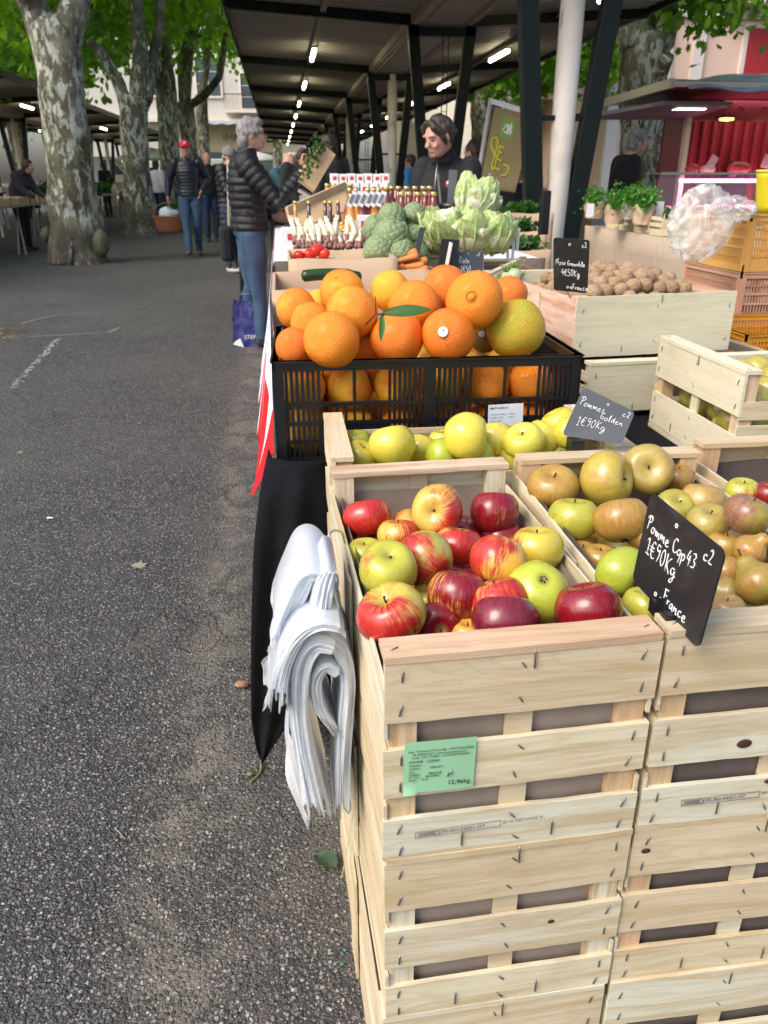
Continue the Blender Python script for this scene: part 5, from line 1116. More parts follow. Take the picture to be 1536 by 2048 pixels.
for i, (a, b) in enumerate((((603, 553), (705, 551)), ((640, 550), (722, 556)))):
    A, B = atY(*a, 2.30-.0*i+.04*i), atY(*b, 2.30+.05*i); m = MB(); C = curve_px([A, A.lerp(B, .3)+Vector((0, 0, .004)), A.lerp(B, .7)+Vector((0, 0, .004)), B], 4); k = len(C); m.tube(C, [.008] + [.0165]*(k-2) + [.009], 12)
    vobj('courgette', m, COUR, ['dark courgette lying in front in the cardboard box', 'dark courgette lying behind the other one'][i], 'courgette', 'courgettes')
# white asparagus
ASP = mat('white_asparagus', (.66, .60, .42), .45, .4); n = N(ASP); tc = n.n('ShaderNodeTexCoord'); sp = n.n('ShaderNodeSeparateXYZ'); n.l(tc.outputs['Object'], sp.inputs[0])
n.col(n.mix(n.step(sp.outputs[2], .105, .15), (.70, .64, .44), (.66, .60, .42)))
ASPT = mat('asparagus_foot', (.22, .10, .09), .6)
random.seed(15)
protoA = thing('asparagus', 'white asparagus spear bundled behind the red peppers', 'asparagus', (0, 0, 0), 0, 'white asparagus spears')
m = MB(); m.tube([(0, 0, .03), (0, 0, .06), (0, .001, .085), (0, .002, .108), (0, .002, .118)], [.0088, .0088, .0084, .0066, .001], 10)
for k in range(9): q = k*2.4; m.ell((.006*math.cos(q), .006*math.sin(q), .078+.004*k), (.0037, .0022, .008), 6, 5)
m.build('spear', ASP, protoA); m = MB(); m.tube([(0, 0, 0), (0, 0, .031)], [.0088, .0083], 10); m.build('cut_foot', ASPT, protoA)
first = True
for i in range(34):
    u = i % 17; row = i//17; x = .045 + u*.0155 + U(-.003, .003); 
    loc = (x, 2.90 + row*.03 + U(-.008, .008), .99 + row*.016 + U(0, .005)); rot = (-1.02 + U(-.18, .18) + row*.15, U(-.25, .35), U(-.35, .35))
    if first: protoA.location = loc; protoA.rotation_euler = rot; first = False
    else: dup(protoA, loc, rot=rot)
PEP = noisy('red_pepper', (.55, .015, .01), (.65, .04, .02), 3, .15, 0, rand=1)
for i, (x, y) in enumerate(((620, 508), (598, 512), (648, 508), (633, 500))):
    c = atY(x, y, 2.78); m = MB(); m.ell((0, 0, 0), (.022, .02, .018), 18, 12); o = m.build('tomato', PEP)
    for vv in o.data.vertices: q = math.atan2(vv.co.y, vv.co.x); vv.co *= 1 + .10*math.cos(3*q+i) + .05*noise.noise(vv.co*40)
    o.location = c; link('stem_star', STEMM, None, o).scale = (.02, .02, .02); o.rotation_euler = (U(-.6, .6), U(-.6, .6), i); tag(o, ['bright red pepper in the middle of the red heap', 'red pepper at the left end of the red heap', 'red pepper at the right end of the red heap', 'red pepper on top of the red heap'][i], 'pepper', 'red peppers by the asparagus')
# carrots
CARR = noisy('carrot_skin', (.52, .15, .03), (.60, .22, .06), 18, .6, .2, .002, (1, 1, 1))
open_box('cardboard_box', 'brown box of carrots beside the artichokes', .325, .50, 2.45, 2.80, .66, .945, CARD, .006, fill=.9)
random.seed(3)
for i, (a, b, dy) in enumerate((((775, 537), (850, 530), 0), ((772, 530), (838, 510), .03), ((780, 541), (850, 544), -.02), ((770, 522), (836, 503), .06), ((790, 527), (856, 521), .04), ((772, 545), (810, 533), -.03), ((800, 546), (858, 537), -.03))):
    A, B = atY(*a, 2.62+dy), atY(*b, 2.60+dy); m = MB(); C = curve_px([B, B.lerp(A, .4)+Vector((0, 0, U(-.003, .003))), A], 5); k = len(C); m.tube(C, [.004] + [.0135 - .009*(j/(k-1))**1.3 for j in range(1, k)], 10, nz=.1, nzs=60)
    o = m.build('carrot', CARR, None); tag(o, 'carrot number %s from the top of the small heap' % ['five', 'two', 'six', 'one', 'three', 'four', 'seven'][i], 'carrot', 'carrots heaped in the brown box')
    o['label'] = ['long carrot lying level across the heap', 'carrot slanting up to the right, second highest', 'carrot at the bottom right of the heap', 'topmost carrot slanting up to the right', 'carrot ending farthest right near the top', 'short carrot stub at the lower left of the heap', 'lowest carrot at the front of the heap'][i]
# artichokes
ARTM = noisy('artichoke_green', (.13, .19, .085), (.24, .31, .16), 9, .55, .1, .004, rand=1)
def artichoke_mesh(seed):
    rs = random.Random(seed); m = MB(); m.ell((0, 0, -.05), (.78, .78, .86), 20, 14)
    rows = 8
    for j in range(rows):
        ph = -.75 + j*.235; k = 11 if j < 5 else (8 if j < 7 else 5)
        for i in range(k):
            q = 2*math.pi*(i + .5*(j % 2))/k + rs.uniform(-.08, .08); rr = math.cos(ph*.95)*.84; zc = math.sin(ph)*.86
            out = Vector((math.cos(q), math.sin(q), 0)); up = Vector((0, 0, 1)); tang = Vector((-math.sin(q), math.cos(q), 0)); lean = (up*math.cos(ph) - out*math.sin(ph)).normalized(); nor = (out*math.cos(ph) + up*math.sin(ph)).normalized()
            B0 = out*rr*.95 + up*(zc-.12); wd = .36*(1-.35*j/rows); ln2 = .52*(1-.25*j/rows)
            def fn(u, v): w_ = wd*(math.sin(math.pi*(.18+.80*v))**.8)*(1 if v < .95 else .6); s_ = (u-.5)*2; return B0 + lean*ln2*v + tang*s_*w_ + nor*(.10*(1-s_*s_) + .05*math.sin(v*3) - .03*v*v)
            m.grid(fn, 4, 5)
    me = m.mesh('artichoke'); me.materials.append(ARTM); return me
ARTS = [artichoke_mesh(i) for i in range(2)]; random.seed(6)
m = MB(); m.tube([(0, 0, -.8), (0, .05, -1.25)], [.2, .17], 10); AST = m.mesh('stalk'); AST.materials.append(ARTM)
for x, y, rp, Y, d in ((783, 431, 27, 2.82, 'topmost artichoke of the left heap'), (829, 428, 24, 2.84, 'artichoke at the upper right, beside the top one'), (752, 455, 26, 2.88, 'artichoke behind, at the left of the heap'), (785, 470, 37, 2.74, 'largest artichoke in the middle of the heap'), (830, 470, 30, 2.84, 'artichoke behind the thin price card at right'), (758, 497, 30, 2.72, 'lowest artichoke at the left front'), (803, 503, 28, 2.70, 'artichoke low in front of the heap, right of centre'), (836, 505, 22, 2.76, 'small artichoke at the lower right of the heap')):
    c = atY(x, y, Y); r = rp*mpp(c)*1.06; o = bpy.data.objects.new('artichoke', random.choice(ARTS)); COL.objects.link(o); o.location = c; o.scale = (r, r, r); o.rotation_euler = (U(-.5, .6), U(-.4, .4), U(0, 6)); link('stalk', AST, None, o); tag(o, d, 'artichoke', 'artichokes heaped by the carrots')
cr_ = lambda l, x0, y0, W, L, z0, H, rz=0, **k: crate(l, (x0, y0, z0), W, L, H, rz=rz, staples=False, **k)
cr_('wooden crate under the artichokes', .34, 2.84, .34, .26, .66, .30, closed=True)
cr_('wooden crate under the front cauliflowers', .52, 2.50, .36, .42, .66, .285, closed=True, side_top=.25)
# cauliflowers
CURD = noisy('cauliflower_curd', (.62, .58, .40), (.72, .69, .54), 26, .8, .5, .01, rand=1); n = N(CURD)
CLF = mat('cauliflower_leaf', (.25, .4, .1), .45, .4); n = N(CLF); v = n.coord('Object', (1, 1, 1), 1); tcx = n.n('ShaderNodeTexCoord'); spx = n.n('ShaderNodeSeparateXYZ'); n.l(tcx.outputs['UV'], spx.inputs[0])
wv_ = n.noise(n.coord('Object', (3, 3, 1), 1), 2.6, 5, .7, .6); n.col(n.ramp(wv_, [(.28, (.20, .36, .08)), (.46, (.40, .55, .18)), (.60, (.60, .70, .36)), (.72, (.76, .80, .56))])); n.bump(wv_, .5, .03)
def curd_mesh(seed):
    rs = random.Random(seed); m = MB(); m.ell((0, 0, 0), (.8, .8, .6), 24, 16)
    for i in range(70):
        t = rs.uniform(0, 1.35); q = i*2.4; d = Vector((math.sin(t)*math.cos(q), math.sin(t)*math.sin(q), math.cos(t))); m.ell(Vector((d.x*.82, d.y*.82, d.z*.66)), rs.uniform(.14, .21), 10, 7)
    me = m.mesh('curd'); me.materials.append(CURD)
    for vv in me.vertices: vv.co += vv.co.normalized()*(.05*noise.noise(vv.co*9) + .025*noise.noise(vv.co*24))
    return me
def cleaf_mesh(seed, h=1.25, w_=.75):
    rs = random.Random(seed); m = MB()
    def fn(u, v):
        s_ = (u-.5)*2; ww = w_*(.32 + .95*math.sin(math.pi*min(1, v*.85+.05)))*.62; out = .28 + .62*math.sin(min(1, v*1.15)*math.pi/2) + .22*v*v*rs_o; 
        return (out - .16*s_*s_*1.6 + .03*math.sin(s_*9+v*12)*v, s_*ww, -.62 + h*v - .10*abs(s_)*v + .04*math.sin(s_*14+seed)*v)
    rs_o = rs.uniform(-.3, 1.2); m.grid(fn, 12, 12); m.tube([(.30, 0, -.62), (.88, 0, -.1), (.97+.1*rs_o, 0, h*.75-.62)], [.09, .045, .012], 6)
    me = m.mesh('leaf'); me.materials.append(CLF); return me
CURDS = [curd_mesh(i) for i in range(2)]; CLS = [cleaf_mesh(i, U(1.3, 1.65)) for i in range(4)]
random.seed(17)
for x, y, rp, Y, rot, d in ((950, 408, 46, 2.86, (-.25, .45, .3), 'cauliflower on top of the heap, green leaves spread to the right'), (893, 462, 44, 2.72, (.1, -.1, 0), 'cauliflower at the left of the front row'), (942, 470, 44, 2.70, (.05, 0, 1), 'cauliflower in the middle of the front row'), (990, 474, 42, 2.70, (.1, .2, 2), 'cauliflower at the right end, with a thick white stalk'), (870, 480, 34, 2.80, (0, -.3, 3), 'leafy cauliflower behind at the far left')):
    c = atY(x, y, Y); r = rp*mpp(c)*1.12; o = thing('cauliflower', d, 'cauliflower', c, 0, 'cauliflowers on the crates'); o.rotation_euler = rot; o.scale = (r, r, r)
    link('curd', random.choice(CURDS), None, o)
    for k in range(10): lf = link('leaf', random.choice(CLS), None, o); lf.rotation_euler = (U(-.1, .1), U(-.12, .12), k*.628 + U(-.2, .2)); s_ = U(.9, 1.12); lf.scale = (s_, s_, s_*U(.85, 1.05))
# price cards by the cauliflowers
c = [atY(*p, 2.34) for p in ((884, 478), (919, 480), (912, 542), (875, 540))]; pb = plate('black card back with one white stroke, behind the oranges', c, [], rad=.02)
m = MB(); c0 = atY(902, 485, 2.333); c1 = atY(892, 538, 2.333); m.bar(c0, c1, .010, .003, (0, 1, 0)); m.build('white_stripe', WHITE, None); bpy.context.view_layer.update(); o = COL.objects[-1]; o.parent = pb; o.location = -pb.location
plate('small grey slate marked Rate in front of the cauliflowers', [atY(912, 503, 2.36), atY(966, 503, 2.36), atY(965, 548, 2.35), atY(911, 548, 2.35)], [('Rate', .12, .52, .30), ('3€50', .16, .92, .28), ('c2', .78, .2, .16)], m_=SLATE2, pen=.013, holes=((.46, .1),))
m = MB(); m.bar(atY(966, 502, 2.37), atY(967, 560, 2.37), .004); o = m.build('sign_clip', CHROME); tag(o, 'thin upright wire beside the small grey slate', 'clip')
m = MB(); c = atY(838, 480, 2.66); m.bar(atY(845, 455, 2.66), atY(832, 515, 2.66), .018, .002, (0, 1, 0)); o = m.build('price_sign', SLATE2); tag(o, 'thin slate seen edge on between artichokes and cauliflower', 'price sign')
m = MB()
for a, b in (((1013, 455), (1016, 520)), ((1030, 458), (1024, 525)), ((1038, 456), (1034, 500))): m.bar(atY(*a, 2.75), atY(*b, 2.75), .010, .003, (0, 1, 0))
o = m.build('card_holder', WHITE); tag(o, 'white plastic card holder right of the cauliflowers', 'card holder')
# box of kohlrabi right of the oranges
cr_('wooden crate of kohlrabi behind the right end of the oranges', .60, 2.30, .30, .42, .66, .24, side_top=.25, liner=KRAFT)
KOH = noisy('kohlrabi_skin', (.34, .42, .22), (.48, .55, .34), 3, .35, .03, .003); random.seed(2)
for i, (x, y, rp) in enumerate(((1012, 560, 17), (1036, 572, 16), (1028, 550, 15), (1005, 585, 18), (1040, 595, 16))):
    c = atY(x, y, 2.42 if i < 3 else 2.36); r = rp*mpp(c)*1.1; m = MB(); m.ell((0, 0, 0), (r, r, r*.85), 18, 12); o = m.build('kohlrabi', KOH); o.location = c
    m = MB()
    for k in range(6): q = k*1.05; m.tube([(0, 0, r*.7), (r*.5*math.cos(q), r*.5*math.sin(q), r*1.3), (r*.8*math.cos(q), r*.8*math.sin(q), r*1.7)], [r*.09, r*.06, r*.03], 5)
    m.build('leaf_stub', mat('kohl_green', (.12, .26, .04), .5) if i == 0 else bpy.data.materials['kohl_green'], o); tag(o, ['pale kohlrabi at the left of its crate', 'pale kohlrabi touching the walnut crate', 'kohlrabi with bright green stub, highest of the heap', 'kohlrabi low behind the last orange', 'kohlrabi low at the right, mostly hidden'][i], 'kohlrabi', 'kohlrabi in the crate')
m = MB(); m.bar(atY(970, 552, 2.30), atY(1048, 515, 2.75), .018, .008); o = m.build('loose_board', WY); tag(o, 'loose pale slat slanting behind the small grey slate', 'slat')

# ------------------------------------------------------------------ juice and honey stall
t = thing('trestle_table', 'farther stall table carrying bottles, jars and boxes', 'table', (-.04, 3.62, 0)); WCL = noisy('white_cloth', (.60, .60, .60), (.70, .70, .70), 4, .8, .1)
m = MB(); m.box(0, 1.22, 0, 2.9, .86, .88); m.build('tabletop', WCL, t)
for x in (.1, 1.12):
    for y in (.1, 2.8): m = MB(); m.box(x-.02, x+.02, y-.02, y+.02, 0, .86); m.build('leg', DARKG, t)
RW2 = mat('red_printed_cloth', (.7, .7, .7), .8); n = N(RW2); f = n.noise(n.coord('Object', (1, 1, 1)), 9, 3, .6); n.col(n.ramp(f, [(.42, (.68, .66, .66)), (.47, (.60, .03, .03)), (.55, (.60, .03, .03)), (.58, (.03, .03, .03)), (.60, (.68, .66, .66))]))
m = MB(); m.grid(lambda u, v: (-.045 - .03*v*math.sin(u*20), 3.6+2.9*u, .885-.75*v), 70, 6); vobj('tablecloth', m, RW2, 'white cloth printed in red hanging from the bottle stall', 'tablecloth', thick=.001)
m = MB(); m.grid(lambda u, v: (-.035+1.23*u, 3.612-.02*v*math.sin(u*30), .884-.75*v), 50, 6); vobj('tablecloth', m, noisy('dull_brown_cloth', (.10, .075, .055), (.15, .12, .09), 20, .9, .2, .003), 'dull brown cloth across the front of the bottle stall', 'tablecloth', thick=.001)
GLS = mat('clear_glass', (.75, .78, .76), .05, .6, alpha=.45); GOLDC = mat('gold_cap', (.62, .46, .16), .3, .5, .7)
def bottle(x, y, z, h, r, juice, label, capm=GOLDC, grp='juice and syrup bottles', lbl=None, name='bottle', neck=.35):
    o = thing(name, label, name, (x, y, z), U(0, 6), grp); b0 = h*(1-neck)
    m = MB(); m.lathe([(0, 0), (r, .003), (r, b0*.9), (r*.9, b0), (r*.42, b0+h*neck*.45), (r*.38, h*.95)], 12); m.build('glass_body', juice, o)
    m = MB(); m.lathe([(r*.44, h*.93), (r*.44, h), (0, h)], 12); m.build('cap', capm, o)
    if lbl is not None: m = MB(); m.lathe([(r*1.02, b0*.2), (r*1.02, b0*.75)], 12); m.build('label_band', lbl, o)
    return o
J = {k: mat('juice_'+k, c, .08, .6, coat=.6) for k, c in dict(red=(.20, .018, .012), amber=(.55, .20, .02), brown=(.16, .05, .015), purple=(.05, .008, .02), orange=(.62, .26, .02)).items()}
LBW = WHITE; random.seed(40); nB = 0
def row(pts, Y, z, h, r, cols, txt, **k):
    for i, x in enumerate(pts):
        p = atY(x, 400, Y); bottle(p.x, Y + U(-.02, .02), z, h, r, J[random.choice(cols)], '%s of %d from the left: %s' % (ORD[i], len(pts), txt), **k)
row([803, 818, 835, 850, 866], 4.25, .88, .275, .036, ['red'], 'tall red juice bottle in the front row')
row([772, 784, 797, 812, 829, 846, 860], 4.45, .90, .28, .036, ['red', 'brown'], 'gold capped juice bottle in the second row')
row([703, 714, 726, 738, 750, 762], 4.2, .88, .265, .034, ['amber', 'red', 'orange'], 'bottle with striped neck tag', lbl=LBW)
row([700, 712, 735, 748, 757], 4.5, .90, .27, .034, ['brown', 'amber'], 'brown bottle behind the striped tags')
TAGM = mat('striped_tag', (.7, .72, .75), .6)
for i, x in enumerate((705, 716, 728, 741, 752, 764)):
    p = atY(x, 395, 4.15); m = MB(); M = Matrix.Translation((p.x, p.y, p.z)) @ Matrix.Rotation(.45, 4, 'Y'); m.box(-.013, .013, -.001, .001, -.045, .03, M); o = m.build('neck_tag', TAGM); m = MB()
    for q in range(4): m.box(-.009+q*.005, -.0065+q*.005, -.002, -.0012, -.03, .015, M)
    m.build('bar_print', INK, o); tag(o, '%s striped tag hanging from the bottle necks' % ORD[i], 'tag', 'striped bottle tags')
row([668, 683, 694, 702, 711, 722], 3.9, .88, .15, .03, ['amber', 'orange', 'brown'], 'squat amber jar with gold lid', grp='honey jars', neck=.12, name='jar')
row([655, 672, 688, 705, 716], 3.75, .88, .125, .032, ['brown', 'amber'], 'low dark honey jar at the stall front', grp='honey jars', neck=.12, name='jar')
row([590, 617, 650, 660, 676], 4.0, .92, .20, .022, ['purple', 'amber'], 'slim long necked bottle', neck=.55)
row([668, 690, 702, 655], 5.0, .93, .26, .035, ['brown', 'red', 'amber'], 'dark bottle against the white boxes')
def wbox(label, x0, x1, yt, yb, Y, d, m_=WHITE, pr=(.55, .05, .05)):
    A, B = atY(x0, yt, Y), atY(x1, yb, Y); r = thing('small_box', label, 'box', (A.x, Y, B.z), 0, 'white boxes on the bottle stall'); W, H = B.x-A.x, A.z-B.z
    m = MB(); m.box(0, W, 0, d, 0, H); m.build('carton', m_, r, bevel=.002); m = MB(); m.box(W*.25, W*.75, -.0015, -.0005, H*.3, H*.7); m.build('print_panel', mat('box_print', pr, .6) if 'box_print' not in bpy.data.materials else bpy.data.materials['box_print'], r); return r
for i in range(7): wbox('white carton with red print, %s from the left in the high row' % ORD[i], 662+i*17, 677+i*17, 347 + (i % 2), 366, 5.1, .12)
for i in range(6): wbox('white carton in the lower row, %s from the left' % ORD[i], 664+i*19, 681+i*19, 366, 392, 5.08, .12)
wbox('pale white box at the left front of the bottle stall', 562, 612, 458, 490, 3.72, .16); wbox('low white box left of the dark honey jars', 615, 668, 452, 480, 3.70, .18); wbox('white card with red print among the jars', 715, 742, 430, 470, 3.8, .01)
wbox('white card leaning in front of the tall bottles', 676, 724, 465, 505, 3.62, .01)
# wooden display tray tilted with goods
TRW = noisy('tray_wood', (.50, .33, .17), (.60, .42, .24), 6, .7, .1)
tr = thing('display_tray', 'slanting wooden tray behind the slim bottles', 'tray', (0, 0, 0)); m = MB(); q = [atY(*p, yy) for p, yy in (((575, 432), 4.4), ((690, 380), 4.9), ((700, 420), 4.7), ((585, 462), 4.25))]; m.add(q, [(0, 1, 2, 3)]); m.build('tray_floor', TRW, tr, thick=.012)
m = MB(); m.bar(q[0]+Vector((0, 0, .02)), q[1]+Vector((0, 0, .02)), .015, .05); m.build('tray_edge', TRW, tr)
sc = thing('kitchen_scale', 'steel scale with a sloping arm on the stall, by the raised hand', 'scale', (0, 0, 0)); m = MB(); m.bar(atY(600, 380, 5.4), atY(655, 415, 5.3), .05, .02); m.build('scale_arm', STEEL, sc); m = MB(); m.bar(atY(622, 420, 5.35), atY(622, 392, 5.35), .14, .16); m.build('scale_body', mat('scale_grey', (.3, .3, .31), .4), sc)
m = MB(); A, B = atY(612, 372, 5.6), atY(655, 300, 5.75); m.bar(A, B, .12, .035, (0, 1, 0)); cb = m.build('raised_crate', TRW); tag(cb, 'wooden tray tilted up high, with greens, above the raised hand', 'tray')
m = MB(); random.seed(11)
for i in range(160):
    p = A.lerp(B, U(.1, .95)) + Vector((U(-.04, .03)-.03, U(-.08, .02), U(0, .09))); s_ = U(.02, .04); d = Vector((U(-1, 1), U(-1, 1), U(-.5, 1))).normalized()*s_; e = Vector((U(-1, 1), U(-1, 1), U(-1, 1))).cross(d).normalized()*s_*.4; m.add([p, p+d*.5+e, p+d, p+d*.5-e], [(0, 1, 2, 3)])
HERB = leafmat('herb_leaf', (.015, .06, .01), (.05, .15, .025), .3)
vobj('leafy_greens', m, HERB, 'dark leafy greens in the tilted tray', 'greens')
# cutlery pot in front of the seller
p = atY(905, 395, 4.5); ct = thing('utensil_pot', 'black pot of long spatulas in front of the seller', 'pot', (p.x, p.y, .88)); m = MB(); m.lathe([(.07, 0), (.085, .20), (.085, .215)], 20); m.build('pot', BLACKP, ct)
for i, (x, h, a) in enumerate(((-.05, .36, -.12), (-.01, .38, .03), (.03, .36, .05), (.055, .37, .12))): m = MB(); m.bar((x, 0, .1), (x+a*.3, 0, h), .012 if i != 1 else .045, .004, (0, 1, 0)); m.build('spatula', CHROME if i != 1 else mat('pale_blade', (.12, .13, .13), .4), ct)
m = MB(); p = atY(865, 410, 4.7); m.box(p.x-.02, p.x+.26, 4.65, 4.95, .88, 1.09); o = m.build('cash_box', BLACKP, bevel=.01); tag(o, 'black box on the stall between bottles and cauliflower', 'box')
tag(bottle(atY(722, 400, 5.6).x, 5.6, .88, .30, .035, GLS, 'clear water bottle by the pillar', grp=None), 'clear water bottle standing beside the far pillar', 'bottle')

# ------------------------------------------------------------------ herb stall to the right
JUTE = noisy('jute_cloth', (.34, .27, .20), (.42, .34, .26), 40, .9, .4, .003, rand=0)
t = thing('trestle_table', 'herb stall table covered in brown sacking', 'table', (2.0, 3.75, 0))
m = MB(); m.box(0, 1.1, 0, 1.5, .90, .93); m.build('tabletop', JUTE, t)
for x in (.1, 1.0):
    for y in (.1, 1.4): m = MB(); m.box(x-.02, x+.02, y-.02, y+.02, 0, .9); m.build('leg', DARKG, t)
m = MB(); m.grid(lambda u, v: (1.992 - .04*v*math.sin(u*11)-.02*v, 3.74+1.52*u, .935-.85*v), 60, 8); m.grid(lambda u, v: (1.99+1.12*u, 3.742 - .03*v*math.sin(u*15), .935-.85*v), 40, 8); vobj('tablecloth', m, JUTE, 'brown sacking hanging from the herb stall', 'tablecloth', thick=.002)
for i, (x, y) in enumerate(((2.02, 4.62), (2.02, 4.20))): crate(['wooden crate of bagged herbs next to the hall post', 'wooden crate of cucumbers on the herb stall'][i], (x, y, .933), .50, .36, .11, staples=False, bands=((0, .262),), end_rail=False, wx=WX, liner=None)
def leafclump(m, c, r, k, s_):
    for i in range(k):
        p = Vector(c) + Vector((random.gauss(0, .45)*r[0], random.gauss(0, .45)*r[1], random.gauss(0, .45)*r[2])); d = Vector((U(-1, 1), U(-1, 1), U(-.3, 1))).normalized()*s_*U(.6, 1.2); e = Vector((U(-1, 1), U(-1, 1), U(-1, 1))).cross(d).normalized()*s_*.42
        m.add([p, p+d*.3+e, p+d*.6+e*.6, p+d, p+d*.6-e*.6, p+d*.3-e], [(0, 1, 2, 3, 4, 5)])
PAR = leafmat('parsley_leaf', (.03, .12, .015), (.09, .26, .03), .35); random.seed(19)
for i, (x, y, Y, rx) in enumerate(((1266, 398, 4.5, .10), (1232, 408, 4.6, .06), (1290, 408, 4.4, .06), (1190, 400, 5.0, .07))):
    c = atY(x, y, Y); r = thing('herb_bunch', ['big parsley bunch in paper on the herb stall', 'curly herb bunch at the left of the parsley', 'herb bunch at the right of the parsley', 'green bunch beside the dark hall post'][i], 'herbs', c, 0, 'herb bunches'); m = MB(); leafclump(m, (0, 0, .01), (rx*1.15, rx*1.15, .065), 900 if i == 0 else 420, .020); m.build('leaves', PAR, r)
    m = MB(); m.grid(lambda u, v: ((.05+.012*v)*math.cos(u*6.283)*(1+.25*noise.noise((u*9, v*4, i))), (.05+.012*v)*math.sin(u*6.283)*(1+.25*noise.noise((u*9, v*4, i+5))), -.105+(.085+.02*math.sin(u*25))*v), 36, 5); m.build('wrapper', CARD if i != 0 else BAGM, r)
for i, (x, y, w_, h_, m_) in enumerate(((1181, 418, 15, 25, WHITE), (1298, 418, 13, 28, WHITE), (1318, 414, 20, 26, WHITE))):
    c = atY(x, y, 4.4); m = MB(); m.box(c.x-w_*mpp(c)/2, c.x+w_*mpp(c)/2, c.y, c.y+.003, c.z-h_*mpp(c)*.6, c.z+h_*mpp(c)*.4); o = m.build('price_card', m_); tag(o, ['white price card at the left end of the herb stall', 'narrow white price card in the herb crate', 'wider white card behind the narrow one'][i], 'price card', 'white price cards')
for i in range(5):
    c = atY(1330+i*7, 433+(i % 2)*6, 4.2); m = MB(); m.tube([c, c+Vector((.06, .1, .02)), c+Vector((.10, .2, .02))], [.016, .022, .014], 10); o = m.build('cucumber', COUR); tag(o, 'dark cucumber on the herb stall, %s from the left' % ORD[i], 'cucumber', 'cucumbers on the herb stall')
m = MB(); random.seed(2); c = atY(1245, 447, 4.35)
for i in range(16): m2 = MB(); m2.ell((0, 0, 0), .017, 10, 8); o = m2.build('radish', PEP); o.location = (2.06+U(0, .42), 4.64+U(0, .28), 1.01+U(0, .02)); tag(o, 'red radish among the bagged herbs', 'radish', 'radishes in the herb crate')
# produce boxes left of the hall post
for i, (x, y, z) in enumerate(((1.30, 4.9, .86), (1.45, 5.25, .95), (1.22, 4.55, .78))):
    open_box('cardboard_box', ['cardboard box of carrots under the market banner', 'cardboard box of leeks behind the banner foot', 'low cardboard box left of the dark hall post'][i], x, x+.32, y, y+.3, z-.2, z+.06, CARD, .006, fill=.9)
    m = MB(); leafclump(m, (x+.16, y+.12, z+.08), (.13, .08, .035), 260, .05); vobj('leafy_greens', m, HERB, ['dark greens in the box under the banner', 'dark greens in the farther box by the banner', 'dark greens beside the first hall post'][i], 'greens')
t = thing('trestle_table', 'small table under the boxes by the hall post', 'table', (1.15, 4.45, 0)); m = MB(); m.box(0, .75, 0, 1.2, .55, .58); m.build('tabletop', JUTE, t)
for x in (.05, .7):
    for y in (.05, 1.15): m = MB(); m.box(x-.015, x+.015, y-.015, y+.015, 0, .55); m.build('leg', DARKG, t)
m = MB(); c = atY(1082, 430, 4.3); m.box(c.x-.0, c.x+.05, 4.3, 4.34, c.z-.10, c.z+.12); o = m.build('wall_phone', BLACKP, bevel=.006); tag(o, 'black box strapped to the first dark hall post', 'box')

# market banner
BAN = noisy('banner_cloth', (.20, .16, .075), (.27, .22, .11), 2, .8, .1, rand=0)
Q = [atY(988, 212, 7.6), atY(1068, 240, 7.0), atY(1030, 385, 7.0), atY(957, 376, 7.6)]; bn = thing('market_banner', 'brown market banner with green emblem and yellow lettering', 'banner', (0, 0, 0))
def bp(u, v, d=.0): return Q[0].lerp(Q[1], u).lerp(Q[3].lerp(Q[2], u), v) + Vector((-.3, -1, 0)).normalized()*(d + .012*math.sin(u*9))
m = MB(); m.grid(lambda u, v: bp(u, v), 24, 12); m.build('fabric', BAN, bn, thick=.003)
m = MB(); m.tube([Q[0]+Vector((-.03, 0, .06)), Q[3]+Vector((-.03, 0, -.1)), Vector((Q[3].x-.06, Q[3].y, .02))], .022, 10); m.build('pole', mat('banner_pole', (.5, .5, .5), .4), bn)
m = MB(); m.bar(Q[0]+Vector((-.03, 0, .04)), Q[1]+Vector((.02, 0, .04)), .02, .04); m.build('top_rod', mat('rod_white', (.6, .6, .62), .4), bn)
GRE = mat('emblem_green', (.16, .30, .05), .7); YEM = mat('emblem_yellow', (.50, .48, .04), .7)
m = MB(); m.grid(lambda u, v: bp(.28+.34*u, .10+.22*v, .006), 8, 8); m.build('green_emblem', GRE, bn)
def bstroke(P, w_, m_, nm): m = MB(); m.tube([bp(u, v, .012) for u, v in [(p.x, p.y) for p in curve_px([(a, b, 0) for a, b in P], 5)]], w_, 6); m.build(nm, m_, bn)
for P in ([(.34, .24), (.42, .16), (.46, .26), (.38, .25)], [(.47, .15), (.48, .27)], [(.48, .17), (.56, .18), (.49, .21), (.57, .24), (.48, .27)], [(.52, .12), (.54, .28)]): bstroke(P, .006, WHITE, 'emblem_letters')
for P in ([(.36, .60), (.16, .48), (.14, .38), (.26, .36), (.30, .46), (.26, .70), (.34, .74)], [(.36, .44), (.36, .58)], [(.36, .44), (.50, .45)], [(.36, .51), (.46, .52)], [(.34, .60), (.34, .72)], [(.34, .60), (.48, .62)], [(.34, .72), (.50, .74)], [(.56, .66), (.70, .68), (.68, .78), (.56, .80)]): bstroke(P, .012, YEM, 'yellow_letters')
Mb = Matrix.Translation(bp(.22, .88, .02)) @ Matrix.Rotation(math.atan2(Q[1].y-Q[0].y, Q[1].x-Q[0].x), 4, 'Z') @ Matrix.Rotation(.28, 4, 'Y') @ Matrix.Rotation(math.pi/2, 4, 'X')
text('Fruits', 'lettering', .085, WHITE, bn, M=Mb); text('légumes', 'lettering', .085, WHITE, bn, M=Matrix.Translation((-.01, 0, -.10)) @ Mb)

